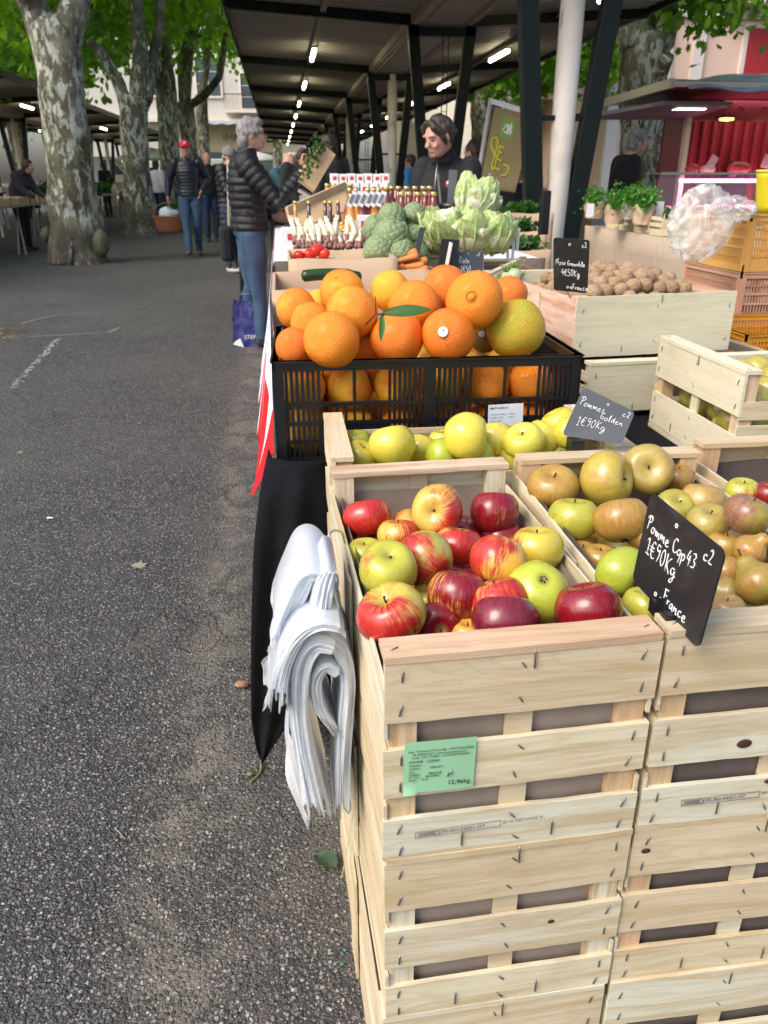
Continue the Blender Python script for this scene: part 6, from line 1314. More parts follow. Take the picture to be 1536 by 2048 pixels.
# ------------------------------------------------------------------ butcher's truck
MAR = noisy('maroon_panel', (.20, .035, .05), (.26, .05, .065), 1, .35, .02, rand=0); REDC = noisy('red_curtain', (.115, .004, .007), (.16, .006, .010), 3, .7, .1, rand=0); CRM = mat('cream_metal', (.52, .48, .38), .4, .5)
tk = thing('butcher_truck', 'butcher sales truck with red interior, flap roof and glass counter', 'market truck', (4.95, 10.0, 0))
m = MB(); m.box(0, 4.4, .60, .65, .75, 2.16); m.build('back_wall', REDC, tk)
m = MB()
for i in range(30): m.tube([(.09+i*.145, .59, .8), (.09+i*.145, .585, 1.4), (.09+i*.145, .59, 2.0)], .035, 8)
m.build('curtain_folds', REDC, tk)
for x in (0, 4.35): m = MB(); m.box(x, x+.05, .1, .6, .5, 2.16); m.build('side_wall', MAR if x == 0 else CRM, tk)
m = MB(); m.box(0, 4.4, 0, .9, 2.16, 2.22); m.build('roof', CRM, tk); m = MB(); m.box(0, 4.4, 0, .06, 1.86, 2.12); m.build('front_fascia', MAR, tk)
m = MB(); m.box(-.02, .04, -.04, .05, .5, 2.0); m.build('corner_post', CRM, tk); m = MB(); m.box(1.62, 1.70, .3, .38, 1.2, 2.0); m.build('inner_post', CHROME, tk)
m = MB(); m.box(0, 4.4, 0, .65, .45, .75); m.build('chassis', CRM, tk)
for x in (.9, 3.4): m = MB(); m.tube([(x, .1, .33), (x, .35, .33)], .33, 20); m.build('wheel', RUB, tk)
m = MB(); m.add([(-.85, -1.3, 2.12), (4.4, -1.3, 2.12), (4.4, .9, 2.13), (-.72, .9, 2.11)], [(0, 1, 2, 3)]); m.build('roof_flap', MAR, tk, thick=.05)
m = MB(); m.bar((-.87, -1.32, 2.11), (4.4, -1.32, 2.11), .04, .05); m.bar((-.87, -1.32, 2.12), (-.74, .95, 2.10), .05, .09); m.build('flap_frame', CRM, tk)
m = MB(); m.add([(-1.25, .4, 1.90), (.05, .2, 1.90), (.05, -.9, 1.97), (-.75, -.9, 1.97)], [(0, 1, 2, 3)]); m.build('side_flap', mat('grey_flap', (.22, .20, .24), .4), tk, thick=.04)
m = MB(); m.bar((-1.35, .4, 1.92), (.05, .2, 1.92), .04, .06); m.build('flap_edge', DARKG, tk)
text('BOUCHERIE', 'lettering', .20, mat('faded_letters', (.25, .06, .075), .6), tk, (.45, -.012, 1.90), ext=.003); m = MB(); m.bar((.30, -.012, 1.88), (.30, -.012, 2.10), .03, .01); m.bar((.22, -.012, 2.02), (.38, -.012, 2.02), .03, .01); m.build('cross_emblem', bpy.data.materials['faded_letters'], tk)
TARP = mat('blue_tarp', (.20, .27, .33), .25, .6, coat=.4); n = N(TARP); f = n.noise(n.coord('Object', (.6, 2.5, 1)), 3, 5, .6, 1.5); n.bump(f, .7, .06); n.col(n.mix(f, (.13, .19, .25), (.30, .37, .42)))
m = MB(); m.grid(lambda u, v: (-.72+5.2*u, -1.42+2.2*v, 2.05+.10*min(1, v*5) + .24*math.sin(math.pi*min(1, v*.75+.1))*min(1, u*2.2+.1) - (.0 if v > .1 else .07*(1-v*10)*min(1, u*4)) + .022*math.sin(u*40+v*5) + .014*math.sin(v*17+u*9)), 80, 20); o = m.build('tarpaulin', TARP, None, thick=.01); o.location = (4.95, 10, 0); tag(o, 'wrinkled blue grey tarpaulin over the butcher truck flap', 'tarpaulin')
LAM = mat('lamp_white', (1, 1, 1), .5, emit=(.95, 1, .9), es=5); LAY = mat('lamp_green', (1, 1, 1), .5, emit=(.75, 1, .10), es=2.2); LAP = mat('pink_tube', (1, 1, 1), .5, emit=(1, .32, .62), es=3.2)
for i, (x, y, z, m_, wd) in enumerate(((-.30, -.55, 1.93, LAM, .34), (.36, -.25, 1.84, LAY, .16), (1.08, -.25, 1.88, LAY, .16), (1.80, -.25, 1.92, LAY, .16))):
    o = thing('ceiling_lamp', ['square white lamp under the truck flap', 'round yellow green lamp above the pink meat, leftmost', 'second yellow green lamp inside the butcher truck', 'yellow green lamp cut by the right edge of the picture'][i], 'lamp', (4.95+x, 10+y, z)); m = MB()
    if i == 0: m.box(-wd/2, wd/2, -.12, .12, 0, .03)
    else: m.lathe([(0, 0), (wd/2, .01), (wd/2, .03)], 18)
    m.build('diffuser', m_, o); m = MB(); m.box(-wd*.55, wd*.55, -.13, .13, .031, .06); m.build('housing', MAR, o)
pl = bpy.data.lights.new('case_light', 'AREA'); pl.shape = 'RECTANGLE'; pl.size = 2.6; pl.size_y = .1; pl.energy = 60; pl.color = (1, .35, .6); po = bpy.data.objects.new('case_light', pl); COL.objects.link(po); po.location = (6.3, 9.75, 1.24)
pl = bpy.data.lights.new('truck_light', 'AREA'); pl.shape = 'RECTANGLE'; pl.size = 3; pl.size_y = .6; pl.energy = 11; pl.color = (1, .62, .62); po = bpy.data.objects.new('truck_light', pl); COL.objects.link(po); po.location = (6.9, 10.2, 2.08)
cs = thing('meat_counter', 'glass meat counter glowing pink in front of the butcher truck', 'counter', (4.25, 9.35, 0))
m = MB(); m.box(0, 3.6, 0, .7, 0, .80); m.build('cabinet', mat('grey_cabinet', (.35, .30, .30), .4), cs); m = MB(); m.box(0, 3.6, -.02, .0, .30, .62); m.build('red_panel', MAR, cs)
m = MB(); m.box(0, 3.6, 0, .7, .80, .84); m.build('meat_bed', mat('steel_tray', (.5, .45, .47), .3, .5, .5), cs)
CG = mat('counter_glass', (.8, .6, .68), .05, .6, alpha=.28)
m = MB(); m.add([(.02, -.02, .86), (3.6, -.02, .86), (3.6, .18, 1.26), (.22, .18, 1.26)], [(0, 1, 2, 3)]); m.build('front_glass', CG, cs); m = MB(); m.box(.22, 3.6, .18, .62, 1.262, 1.275); m.build('top_glass', CG, cs)
m = MB(); m.bar((.22, .17, 1.268), (3.6, .17, 1.268), .03, .03); m.bar((.0, -.03, .85), (3.6, -.03, .85), .03, .05); m.build('counter_frame', CHROME, cs)
m = MB(); m.tube([(.5, .24, 1.19), (3.5, .24, 1.19)], .022, 10); m.build('pink_light_tube', LAP, cs)
random.seed(23); MEAT = [noisy('meat_%s' % k, c, c2, 8, .35, .3, .02) for k, c, c2 in (('pink', (.55, .20, .20), (.66, .36, .34)), ('red', (.32, .03, .04), (.45, .07, .08)), ('violet', (.22, .06, .18), (.35, .10, .26)), ('pale', (.70, .45, .38), (.75, .55, .48)))]
for i in range(46):
    m = MB(); m.ell((0, 0, 0), (U(.05, .10), U(.05, .08), U(.025, .06)), 12, 8); o = m.build('meat_cut', random.choice(MEAT))
    for vv in o.data.vertices: vv.co *= 1 + .3*noise.noise(vv.co*14 + Vector((i, 0, 0)))
    o.location = (4.40 + (i % 16)*.20 + U(-.05, .05), 9.45 + (i//16)*.19, .875); tag(o, 'cut of meat laid out behind the counter glass', 'meat', 'cuts of meat in the counter')
for i, (x, w_, h_) in enumerate(((4.95, .16, .06), (5.15, .18, .05), (5.55, .30, .07), (6.55, .3, .10))):
    m = MB(); m.ell((0, 0, 0), (w_/2, .1, h_), 14, 8); o = m.build('sausage_plate', MEAT[(i*2+1) % 4]); o.location = (x, 9.72, 1.275+h_*.8); tag(o, ['round meat on the counter top at the left end', 'second heap of meat on the counter top', 'wide heap of pale meat on the counter top', 'red sausages on the counter near the right edge'][i], 'meat', 'meat on the counter top')
for i, (x, a) in enumerate(((5.14, .5), (5.85, .25), (6.45, .4))):
    m = MB(); m.box(-.05, .05, -.003, .003, 0, .15); o = m.build('price_card', mat('pink_card', (.70, .42, .42), .6) if i == 0 else bpy.data.materials['pink_card']); o.location = (x, 9.68, 1.33); o.rotation_euler = (0, a, 0); tag(o, ['pink price card tilted at the left of the counter top', 'pink price card behind the pale meat', 'pink price card by the red sausages'][i], 'price card', 'pink price cards')

# ------------------------------------------------------------------ stalls under the far hall, left
random.seed(51); TBM = mat('zinc_table', (.25, .25, .25), .4, .5, .4)
def ltable(x0, x1, y0, y1, z, label, stuff):
    t = thing('trestle_table', label, 'table', (x0, y0, 0)); m = MB(); m.box(0, x1-x0, 0, y1-y0, z-.03, z); m.build('tabletop', TBM, t)
    for x in (.05, x1-x0-.05):
        for y in (.05, (y1-y0)/2, y1-y0-.05): m = MB(); m.bar((x-.1, y, 0), (x, y, z-.03), .025); m.bar((x+.02, y, 0), (x-.02, y, z-.03), .025); m.build('leg', TBM, t)
    return t
ltable(-5.6, -4.35, 12.6, 17.0, .80, 'long trestle table with wooden crates under the far hall', 0)
for i in range(7):
    r = thing('wooden_crate', '%s fruit crate along the front of the far hall table' % ORD[i], 'crate', (-4.80, 12.75+i*.58, .80), 0, 'crates on the far hall table'); m = MB(); m.box(0, .4, 0, .012, 0, .13); m.box(0, .4, .49, .50, 0, .13); m.build('end_slat', WX, r); m = MB(); m.box(0, .01, 0, .5, 0, .11); m.box(.39, .4, 0, .5, 0, .11); m.build('side_slat', TRW, r); m = MB(); m.box(.01, .39, .01, .49, 0, .02); m.build('floor_board', TRW, r)
    m = MB()
    for k in range(12): m.ell((.06+(k % 4)*.09, .09+(k//4)*.15, .08), .045, 8, 6)
    m.build('fruit_heap', [PEP, ORM, HERB][i % 3] if i % 3 != 1 else TRW, r)
ltable(-5.4, -4.4, 19.2, 24.5, .82, 'table of plants and greens between the first two trunks', 0)
for i in range(12):
    x, y = -5.1+(i % 3)*.3, 19.5+(i//3)*1.1; m = MB(); leafclump(m, (x, y, 1.0), (.18, .3, .14), 160, .09); vobj('potted_plant', m, [HERB, PAR][i % 2], 'leafy potted plant on the far table, number %d from the front' % (i+1), 'plant', 'potted plants on the far table')
    COL.objects[-1]['label'] = '%s leafy plant from the near end of the plant table' % ORD[i]
for i in range(5):
    m = MB(); m.lathe([(.10, 0), (.14, .26)], 14); o = m.build('planter_pot', mat('green_pot', (.02, .14, .10), .5) if i == 0 else bpy.data.materials['green_pot']); o.location = (-4.50, 19.6+i*.55, .82); tag(o, '%s green pot along the edge of the plant table' % ORD[i], 'pot', 'green pots on the plant table')
def chair(loc, rz, label):
    r = thing('folding_chair', label, 'chair', loc, rz, 'white folding chairs'); W_ = mat('chair_white', (.6, .6, .58), .5) if 'chair_white' not in bpy.data.materials else bpy.data.materials['chair_white']
    m = MB(); m.box(-.2, .2, -.2, .2, .44, .47); m.build('seat', W_, r); m = MB(); m.box(-.2, .2, .19, .22, .55, .90); m.build('backrest', W_, r)
    for x in (-.19, .19):
        m = MB(); m.bar((x, -.2, 0), (x, .2, .9), .02); m.build('leg', W_, r); m = MB(); m.bar((x, .2, 0), (x, -.18, .45), .02); m.build('leg', W_, r)
chair((-4.05, 18.0, 0), .4, 'white folding chair standing between the two nearest trunks')
for i in range(14):   # goods deeper in the far hall
    y = 14 + i*2.1; x = -7.4 + U(-.6, .6) - (i % 2)*1.6; h_ = U(.5, .8); m = MB(); m.box(x, x+1.3, y, y+1.2, .74, .78)
    for a in (x+.05, x+1.25):
        for b in (y+.05, y+1.15): m.box(a-.02, a+.02, b-.02, b+.02, 0, .74)
    m.grid(lambda u, v: (x+1.31, y+1.2*u, .78-.5*v+.0*u), 6, 2); o = m.build('market_stand', [JUTE, TRW, WCL, BLACKC][i % 4]); tag(o, '%s stand from the near end, deep under the far hall' % ORD[i], 'market stand', 'stands under the far hall')
    for k in range(4): m = MB(); m.box(0, .36, 0, .28, 0, U(.12, .3)); o = m.build('goods_box', [CARD, TRW, WHITE, YEL, CARDW][(i+k) % 5]); o.location = (x+.1+(k % 2)*.6, y+.1+(k//2)*.55, .782); tag(o, '%s goods box on the %s stand of the far hall' % (ORD[k], ORD[i]), 'box', 'goods boxes in the far hall')
# stands inside the big hall beyond the bottle stall
for i in range(9):
    y = 8.2 + i*3.6; x = .35 + (i % 2)*.3; m = MB(); m.box(x, x+1.2, y, y+2.4, .82, .86)
    for a in (x+.05, x+1.15):
        for b in (y+.05, y+2.35): m.box(a-.02, a+.02, b-.02, b+.02, 0, .82)
    m.grid(lambda u, v: (x-.006-.02*v*math.sin(u*20), y+2.4*u, .86-.6*v), 30, 3); m.grid(lambda u, v: (x+1.2*u, y-.006, .86-.6*v), 10, 3); o = m.build('market_stand', [JUTE, WCL, BLACKC][i % 3]); tag(o, '%s stand down the row inside the big hall' % ORD[i], 'market stand', 'stands inside the big hall')
    for k in range(7):
        m = MB(); m.box(0, .34, 0, .26, 0, U(.08, .26)); o = m.build('goods_box', [CARD, TRW, WHITE, GRE, CARDW, YEL][(i*2+k) % 6]); o.location = (x+.05+(k % 3)*.38, y+.1+(k//3)*.7, .862); tag(o, '%s goods box on the %s stand of the big hall' % (ORD[k], ORD[i]), 'box', 'goods boxes in the big hall')
    m = MB(); leafclump(m, (x+.4, y+1.0, .98), (.4, .6, .12), 260, .09); vobj('leafy_greens', m, HERB if i % 2 else PAR, 'heap of greens on the %s stand of the big hall' % ORD[i], 'greens', 'greens on the hall stands')
# fence of grey panels beyond, and a cafe area of pale furniture in the right background
for i in range(8):
    m = MB(); m.box(0, .55, 0, .5, 0, .78); m.box(-.1, .65, -.1, .6, .78, .82); o = m.build('market_stand', [WCL, JUTE, TRW][i % 3]); o.location = (3.1 + (i % 4)*.9, 12.5 + (i//4)*3 + (i % 4)*.8, 0); tag(o, '%s pale table in the square beyond the hall posts' % ORD[i], 'market stand', 'tables in the square')
    m = MB(); m.box(0, .4, 0, .3, 0, .2); o = m.build('goods_box', [WHITE, CARD, GW][i % 3]); o.location = (3.15 + (i % 4)*.9, 12.6 + (i//4)*3 + (i % 4)*.8, .822); tag(o, '%s goods box on a pale table in the square' % ORD[i], 'box', 'boxes in the square')

# ------------------------------------------------------------------ litter on the asphalt
def flat_leaf(px, py, s_, m_, label, rz=0, curl=.3):
    c = atZ(px, py, .004); m = MB(); pts = [Vector((x*s_, y*s_, curl*s_*(x*x*.9+abs(y)*.2))) for x, y in PLF]; m.add(pts, [tuple(range(len(pts)))]); o = m.build('fallen_leaf', m_, None, thick=.0006); o.location = c; o.rotation_euler = (.1, .05, rz); tag(o, label, 'leaf', 'litter on the asphalt'); return o
DRY = noisy('dry_leaf', (.20, .19, .13), (.30, .29, .22), 40, .8, .3, .002); BRN = noisy('brown_leaf', (.24, .11, .055), (.36, .20, .12), 60, .8, .6, .003)
flat_leaf(278, 1132, .055, DRY, 'pale dry plane leaf lying flat near the sandy streak', 1.3); flat_leaf(40, 905, .03, DRY, 'small pale leaf scrap at the left edge', .3)
o = film_blob('fallen_leaf', 'crumpled brown leaf beside the black cloth', 'leaf', atZ(484, 1368, .012), (.022, .015, .009), BRN, .6, 5, 26, 18)
m = MB(); blade(m, (0, 0, 0), (.035, -.045, .004), (0, 0, 1), .020, .3); vobj('fallen_leaf', m, noisy('dull_leaf', (.02, .045, .02), (.05, .08, .045), 60, .7, .2, .002), 'dark green oval leaf at the foot of the crates', 'leaf', loc=atZ(634, 1710, .003))
m = MB(); m.tube(curve_px([atZ(522, 1520, .01), atZ(520, 1545, .004), atZ(500, 1565, .004)], 4), .0028, 6); m.ell(atZ(500, 1548, .006), (.008, .006, .005), 8, 6); vobj('plant_stalk', m, mat('stalk_olive', (.16, .15, .05), .7), 'olive plant stalk under the tip of the black cloth', 'stalk')
m = MB(); c = atZ(100, 1036, .004); m.add([c+Vector((-.012, -.004, 0)), c+Vector((.012, -.006, .001)), c+Vector((.010, .007, 0)), c+Vector((-.010, .006, .002))], [(0, 1, 2, 3)]); vobj('paper_scrap', m, WHITE, 'tiny white paper scrap on the asphalt at left', 'scrap', thick=.0005)
random.seed(60)
TWM = [mat('twig_a', (.20, .10, .05), .8), mat('twig_b', (.38, .32, .20), .8)]
for i, (x, y, a, l_) in enumerate(((275, 1610, .7, .05), (240, 1668, -.9, .04), (262, 1580, -.2, .02), (210, 1500, 1.2, .02), (95, 1700, .5, .02), (560, 1260, -.8, .03), (300, 1340, -.7, .025), (75, 1420, -1.0, .02), (420, 1480, -1, .015), (570, 1733, 1.1, .014), (205, 1390, .3, .02), (405, 1520, .4, .02))):
    c = atZ(x, y, .003); d = Vector((math.cos(a), math.sin(a), 0))*l_/2; m = MB(); m.tube([c-d, c+Vector((0, .002, .001)), c+d], .0009, 5); vobj('twig', m, TWM[i % 2], ['brown straw twig, longest on the open asphalt', 'split pale twig below the longest one', 'short brown twig right above the longest', 'short twig near the dark patch at left', 'pale twig near the lower left', 'pale straw left of the black cloth', 'faint twig in the middle of the asphalt', 'small twig near the left edge', 'tiny twig by the sand edge', 'tiny yellow twig below the bags', 'tiny dark twig above the middle', 'tiny pale twig beside the sand edge'][i], 'twig', 'litter on the asphalt')
for i, (x, y) in enumerate(((690, 1900), (684, 1928), (15, 1560))):
    c = atZ(x, y, .003); m = MB(); m.ell(c, (.004, .003, .0015), 6, 4); vobj('plastic_crumb', m, mat('teal_crumb', (.01, .25, .20), .5) if i == 0 else bpy.data.materials['teal_crumb'], ['teal plastic crumb beside the crates, upper one', 'teal plastic crumb beside the crates, lower one', 'teal crumb far to the left'][i], 'crumb', 'litter on the asphalt')
m = MB(); m.grid(lambda u, v: (-2.75+.55*u, 6.85+.42*v + .05*math.sin(u*6), .05*math.sin(math.pi*u)*math.sin(math.pi*v)*(1+.6*noise.noise((u*5, v*5, 0))) - .002 + .03*(1-u)), 30, 20); vobj('tree_root', m, BARK, 'mossy root bulging through the asphalt at the left edge', 'root')
# ------------------------------------------------------------------ people
SKIN = mat('skin', (.52, .28, .20), .5, .4); n = N(SKIN); n.b.inputs['Subsurface Weight'].default_value = .08; n.col(n.mix(n.noise(n.coord(), 18, 4), (.46, .22, .16), (.58, .34, .25)))
SKIN2 = mat('skin_pale', (.58, .36, .28), .5, .4)
JEANS = noisy('denim', (.022, .05, .10), (.05, .095, .16), 12, .85, .3, .004, (1, 1, .35)); JEANSD = noisy('dark_denim', (.012, .025, .06), (.025, .045, .09), 12, .85, .3, .004)
PUFF = mat('puffer_nylon', (.009, .009, .012), .46, .4); n = N(PUFF); n.bump(n.noise(n.coord(), 22, 5, .65), .8, .02)
NAVY = mat('navy_nylon', (.008, .011, .024), .4, .5); BLK = noisy('black_cotton', (.008, .008, .010), (.015, .015, .018), 30, .85, .2, .003); DGR = noisy('dark_wool', (.03, .03, .033), (.05, .05, .052), 40, .9, .3, .003)
HGREY = mat('grey_hair', (.22, .21, .20), .6, .3); n = N(HGREY); f = n.noise(n.coord('Object', (6, 6, 1.2)), 14, 5, .7, .6); n.col(n.ramp(f, [(.35, (.075, .07, .068)), (.62, (.36, .35, .34))])); n.bump(f, .8, .012)
HDARK = mat('dark_hair', (.02, .012, .009), .45, .5); n = N(HDARK); f = n.noise(n.coord('Object', (6, 6, 1.2)), 14, 5, .7, .6); n.col(n.ramp(f, [(.35, (.010, .007, .005)), (.7, (.055, .030, .020))])); n.bump(f, .7, .01)
SHOE = mat('shoe', (.03, .028, .026), .6); SHOEW = mat('sneaker', (.45, .42, .42), .6); EYE = mat('eye_dark', (.03, .02, .015), .2); LIP = mat('lips', (.38, .12, .10), .5)
def remesh(mb, name, m_, parent, vox, sm=4, quilt=None, noise_=None):
    o = mb.build(name, m_, parent); md = o.modifiers.new('r', 'REMESH'); md.mode = 'VOXEL'; md.voxel_size = vox; md.use_smooth_shade = True
    ms = o.modifiers.new('s', 'SMOOTH'); ms.iterations = sm; ms.factor = .5
    dg = bpy.context.evaluated_depsgraph_get(); me = bpy.data.meshes.new_from_object(o.evaluated_get(dg)); o.modifiers.clear(); old = o.data; o.data = me; bpy.data.meshes.remove(old)
    if not me.materials: me.materials.append(m_)
    me.polygons.foreach_set('use_smooth', [True]*len(me.polygons))
    if quilt or noise_:
        N_ = len(me.vertices); co = np.empty(N_*3, np.float32); me.vertices.foreach_get('co', co); co = co.reshape(-1, 3); nr = np.empty(N_*3, np.float32); me.vertices.foreach_get('normal', nr); nr = nr.reshape(-1, 3); dsp = np.zeros(N_)
        if quilt:
            segs, per, amp = quilt; best = np.full(N_, 1e9); tt = np.zeros(N_); off = 0
            for a, b, w_ in segs:
                a, b = np.array(a), np.array(b); ab = b-a; L = np.linalg.norm(ab); t = np.clip((co-a)@ab/L/L, 0, 1); d = np.linalg.norm(co-(a+t[:, None]*ab), axis=1)/w_; k = d < best; best[k] = d[k]; tt[k] = (t*L)[k] + off; off += L
            dsp += amp*(np.abs(np.sin(np.pi*tt/per))**.6 - .75)
        if noise_:
            s_, a_ = noise_; dsp += np.array([a_*noise.noise(Vector(c)*s_) for c in co])
        co += nr*dsp[:, None]; me.vertices.foreach_set('co', co.ravel().astype(np.float32)); me.update()
    return o
def hand(mb, w, d, sgn, s_=1.0, grip=.5, palm_n=None):
    """palm with four unequal bent fingers and a thumb; w wrist, d direction of the hand"""
    w, d = Vector(w), Vector(d).normalized(); n_ = Vector(palm_n).normalized() if palm_n else Vector((sgn, 0, 0)); n_ = (n_ - d*n_.dot(d)).normalized(); sd = d.cross(n_).normalized()
    mb.tube([w - d*.02, w + d*.02, w + d*.05, w + d*.085], [(.017, .026), (.016, .034), (.015, .040), (.012, .038)], 12, ref=n_)
    for i, (o_, L) in enumerate(((-.030, .062), (-.010, .072), (.011, .068), (.030, .052))):
        b = w + d*.082 + sd*o_; q1 = (d*math.cos(grip*.7) + n_*math.sin(grip*.7)); q2 = (d*math.cos(grip*1.7) + n_*math.sin(grip*1.7)); p1 = b + q1*L*.5; p2 = p1 + q2*L*.5; mb.tube([b - d*.02, b, p1, p2], [.009, .0092, .0085, .0065], 8)
    b = w + d*.03 + sd*(-.030); p1 = b + (d*.6 - sd*.8 + n_*.3).normalized()*.035; p2 = p1 + (d*.9 - sd*.25 + n_*.5).normalized()*.032; mb.tube([b - d*.01, b, p1, p2], [.013, .0125, .010, .008], 8)
def person(label, loc, h, face, J={}, top=PUFF, legm=JEANS, hair=HDARK, hairf='short', group=None, vox=.014, detail=False, female=False, coat=0, quilt=None, cap=None, vest=None, shoe=SHOE, bulk=1.0, grip=.5, skin=None, head_dir=None, hood=False):
    """local frame: faces +y, +x is the person's right"""
    k = h/1.70; r = thing('person', label, 'person', loc, face, group); skin = skin or SKIN
    D = dict(head=(0, .02, 1.585), neck=(0, -.005, 1.44), chest=(0, -.005, 1.27), waist=(0, 0, 1.05), pelvis=(0, 0, .93), shR=(.175, -.01, 1.395), shL=(-.175, -.01, 1.395), elR=(.225, -.03, 1.13), elL=(-.225, -.03, 1.13), wrR=(.235, .05, .90), wrL=(-.235, .05, .90), hdR=(0, .1, -1), hdL=(0, .1, -1),
             hiR=(.09, 0, .90), hiL=(-.09, 0, .90), knR=(.095, .02, .49), knL=(-.095, .02, .49), anR=(.10, -.01, .085), anL=(-.10, -.01, .085), toR=(.03, .13, 0), toL=(-.03, .13, 0))
    D.update(J); P = {a: Vector(b)*k if not a.startswith(('hd', 'to')) else Vector(b) for a, b in D.items()}; b_ = bulk
    hd = Vector(head_dir or (0, 1, 0)).normalized(); hz = Vector((0, 0, 1)); hx = hd.cross(hz).normalized(); hz2 = hx.cross(hd).normalized(); HM = Matrix((hx, hd, hz2)).transposed(); hc = P['head']
    H = lambda x, y, z: hc + HM @ (Vector((x, y, z))*k)
    m = MB()
    m.ell(hc, (.074*k, .092*k, .112*k), 24, 18, HM); m.ell(H(0, .035, -.055), (.054*k, .055*k, .060*k), 18, 12, HM)
    m.tube([H(0, -.01, -.06), P['neck'], P['chest'] + Vector((0, 0, .08))*k], [.050*k, .055*k, .09*k], 14)
    m.tube([H(0, .088, .022), H(0, .104, -.005), H(0, .112, -.022)], [.009*k, .012*k, .015*k], 8); m.ell(H(0, .078, -.082), (.022*k, .022*k, .018*k), 12, 8); m.ell(H(0, .086, -.055), (.024*k, .012*k, .010*k), 12, 6)
    for s_ in (-1, 1): m.ell(H(.075*s_, -.005, -.005), (.010*k, .018*k, .030*k), 10, 8, HM); m.ell(H(.036*s_, .076, -.022), (.022*k, .018*k, .022*k), 10, 8); m.ell(H(.030*s_, .078, .036), (.026*k, .016*k, .010*k), 10, 6)
    m.tube([P['pelvis'], P['waist'], P['chest'], P['chest'] + Vector((0, 0, .10))*k], [(.13*k, .09*k), (.12*k, .085*k), (.15*k, .095*k), (.12*k, .08*k)], 16, ref=(1, 0, 0))
    for s_, g_ in (('R', 1), ('L', -1)):
        m.tube([P['sh'+s_], P['el'+s_], P['wr'+s_]], [.045*k, .036*k, .025*k], 10); hand(m, P['wr'+s_], P['hd'+s_], -g_, k, grip)
        m.tube([P['hi'+s_], P['kn'+s_], P['an'+s_]], [.075*k, .05*k, .035*k], 10)
    remesh(m, 'body', skin, r, vox*(.6 if detail else 1), 2)
    # face parts
    for s_ in (-1, 1):
        m = MB(); m.ell(H(.031*s_, .0845, .012), (.010*k, .005*k, .0042*k), 10, 6, HM); m.build('eye', EYE, r)
        m = MB(); m.tube([H(.014*s_, .094, .032), H(.032*s_, .093, .038), H(.050*s_, .080, .032)], .0022*k, 6); m.build('eyebrow', hair, r)
    m = MB(); m.tube([H(-.022, .090, -.057), H(0, .098, -.055), H(.022, .090, -.057)], [.002, .0042*k, .002], 8); m.build('mouth', LIP, r)
    # trousers
    m = MB(); m.tube([P['pelvis'] + Vector((0, 0, .08))*k, P['pelvis'], (P['hiR']+P['hiL'])/2 - Vector((0, 0, .04))*k], [(.135*k*b_, .10*k*b_), (.16*k*b_, .115*k*b_), (.15*k*b_, .10*k*b_)], 18, ref=(1, 0, 0))
    for s_ in 'RL': kn, an = P['kn'+s_], P['an'+s_]; m.tube([P['hi'+s_], P['hi'+s_].lerp(kn, .5), kn, kn.lerp(an, .5), an + Vector((0, 0, -.02))*k], [.092*k*b_, .083*k*b_, .064*k, .060*k, .060*k], 14)
    remesh(m, 'trousers', legm, r, vox, 3, noise_=(9/k, .008))
    for s_ in 'RL':
        a = P['an'+s_]; t_ = P['to'+s_]; m = MB(); t3 = Vector((t_.x, t_.y, 0)).normalized()*.15*k; g0 = Vector((a.x, a.y, a.z - .045*k)); 
        m.ell(g0 + t3*.35, (.048*k, .125*k, .038*k), 16, 10, Matrix.Rotation(math.atan2(-t3.x, t3.y), 3, 'Z')); m.ell(g0 + Vector((0, 0, .03*k)) - t3*.05, (.045*k, .055*k, .05*k), 12, 8); remesh(m, 'shoe', shoe, r, .012, 1)
    # jacket
    m = MB(); hem = P['pelvis'] + Vector((0, 0, -.02 - coat))*k; sh = (P['shR']+P['shL'])/2; j = .022*k*b_
    if coat > .2: hem = hem.copy()
    T = [hem, hem.lerp(P['waist'], .5 if coat < .2 else .7), P['waist'], P['chest'], sh + Vector((0, 0, .015))*k, P['neck'] + Vector((0, 0, .0))*k]
    m.tube(T, [(.165*k*b_, .125*k*b_), (.165*k*b_, .125*k*b_), (.155*k*b_, .118*k*b_), (.185*k*b_, .128*k*b_), (.155*k*b_, .095*k*b_), (.075*k, .075*k)], 24, ref=(1, 0, 0))
    m.tube([P['neck'] - Vector((0, 0, .03))*k, P['neck'] + Vector((0, .008, .035 + (.02 if detail else 0)))*k], [.085*k, .078*k], 16)
    segs = [(T[0], T[5], .15)]; arm = vest if vest else top
    am = MB() if vest else m
    for s_ in 'RL':
        a, b, c = P['sh'+s_], P['el'+s_], P['wr'+s_]; c2 = b.lerp(c, .93); am.tube([a, a.lerp(b, .5), b, b.lerp(c2, .5), c2], [.078*k*b_, .070*k*b_, .060*k*b_, .055*k, .043*k], 14); am.ell(a, .078*k*b_, 12, 8); segs += [(a, b, .062), (b, c2, .055)]
    if hood: m.tube([P['neck'] + Vector((-.09, -.05, .03))*k, P['neck'] + Vector((0, -.11, .05))*k, P['neck'] + Vector((.09, -.05, .03))*k], [.045*k, .06*k, .045*k], 12)
    remesh(m, 'jacket', top, r, vox*(.62 if detail else 1), 4, quilt=(segs, *quilt) if quilt else None, noise_=(11, .006))
    if vest: remesh(am, 'sleeves', vest, r, vox, 3, noise_=(14, .006))
    # hair / hats
    m = MB()
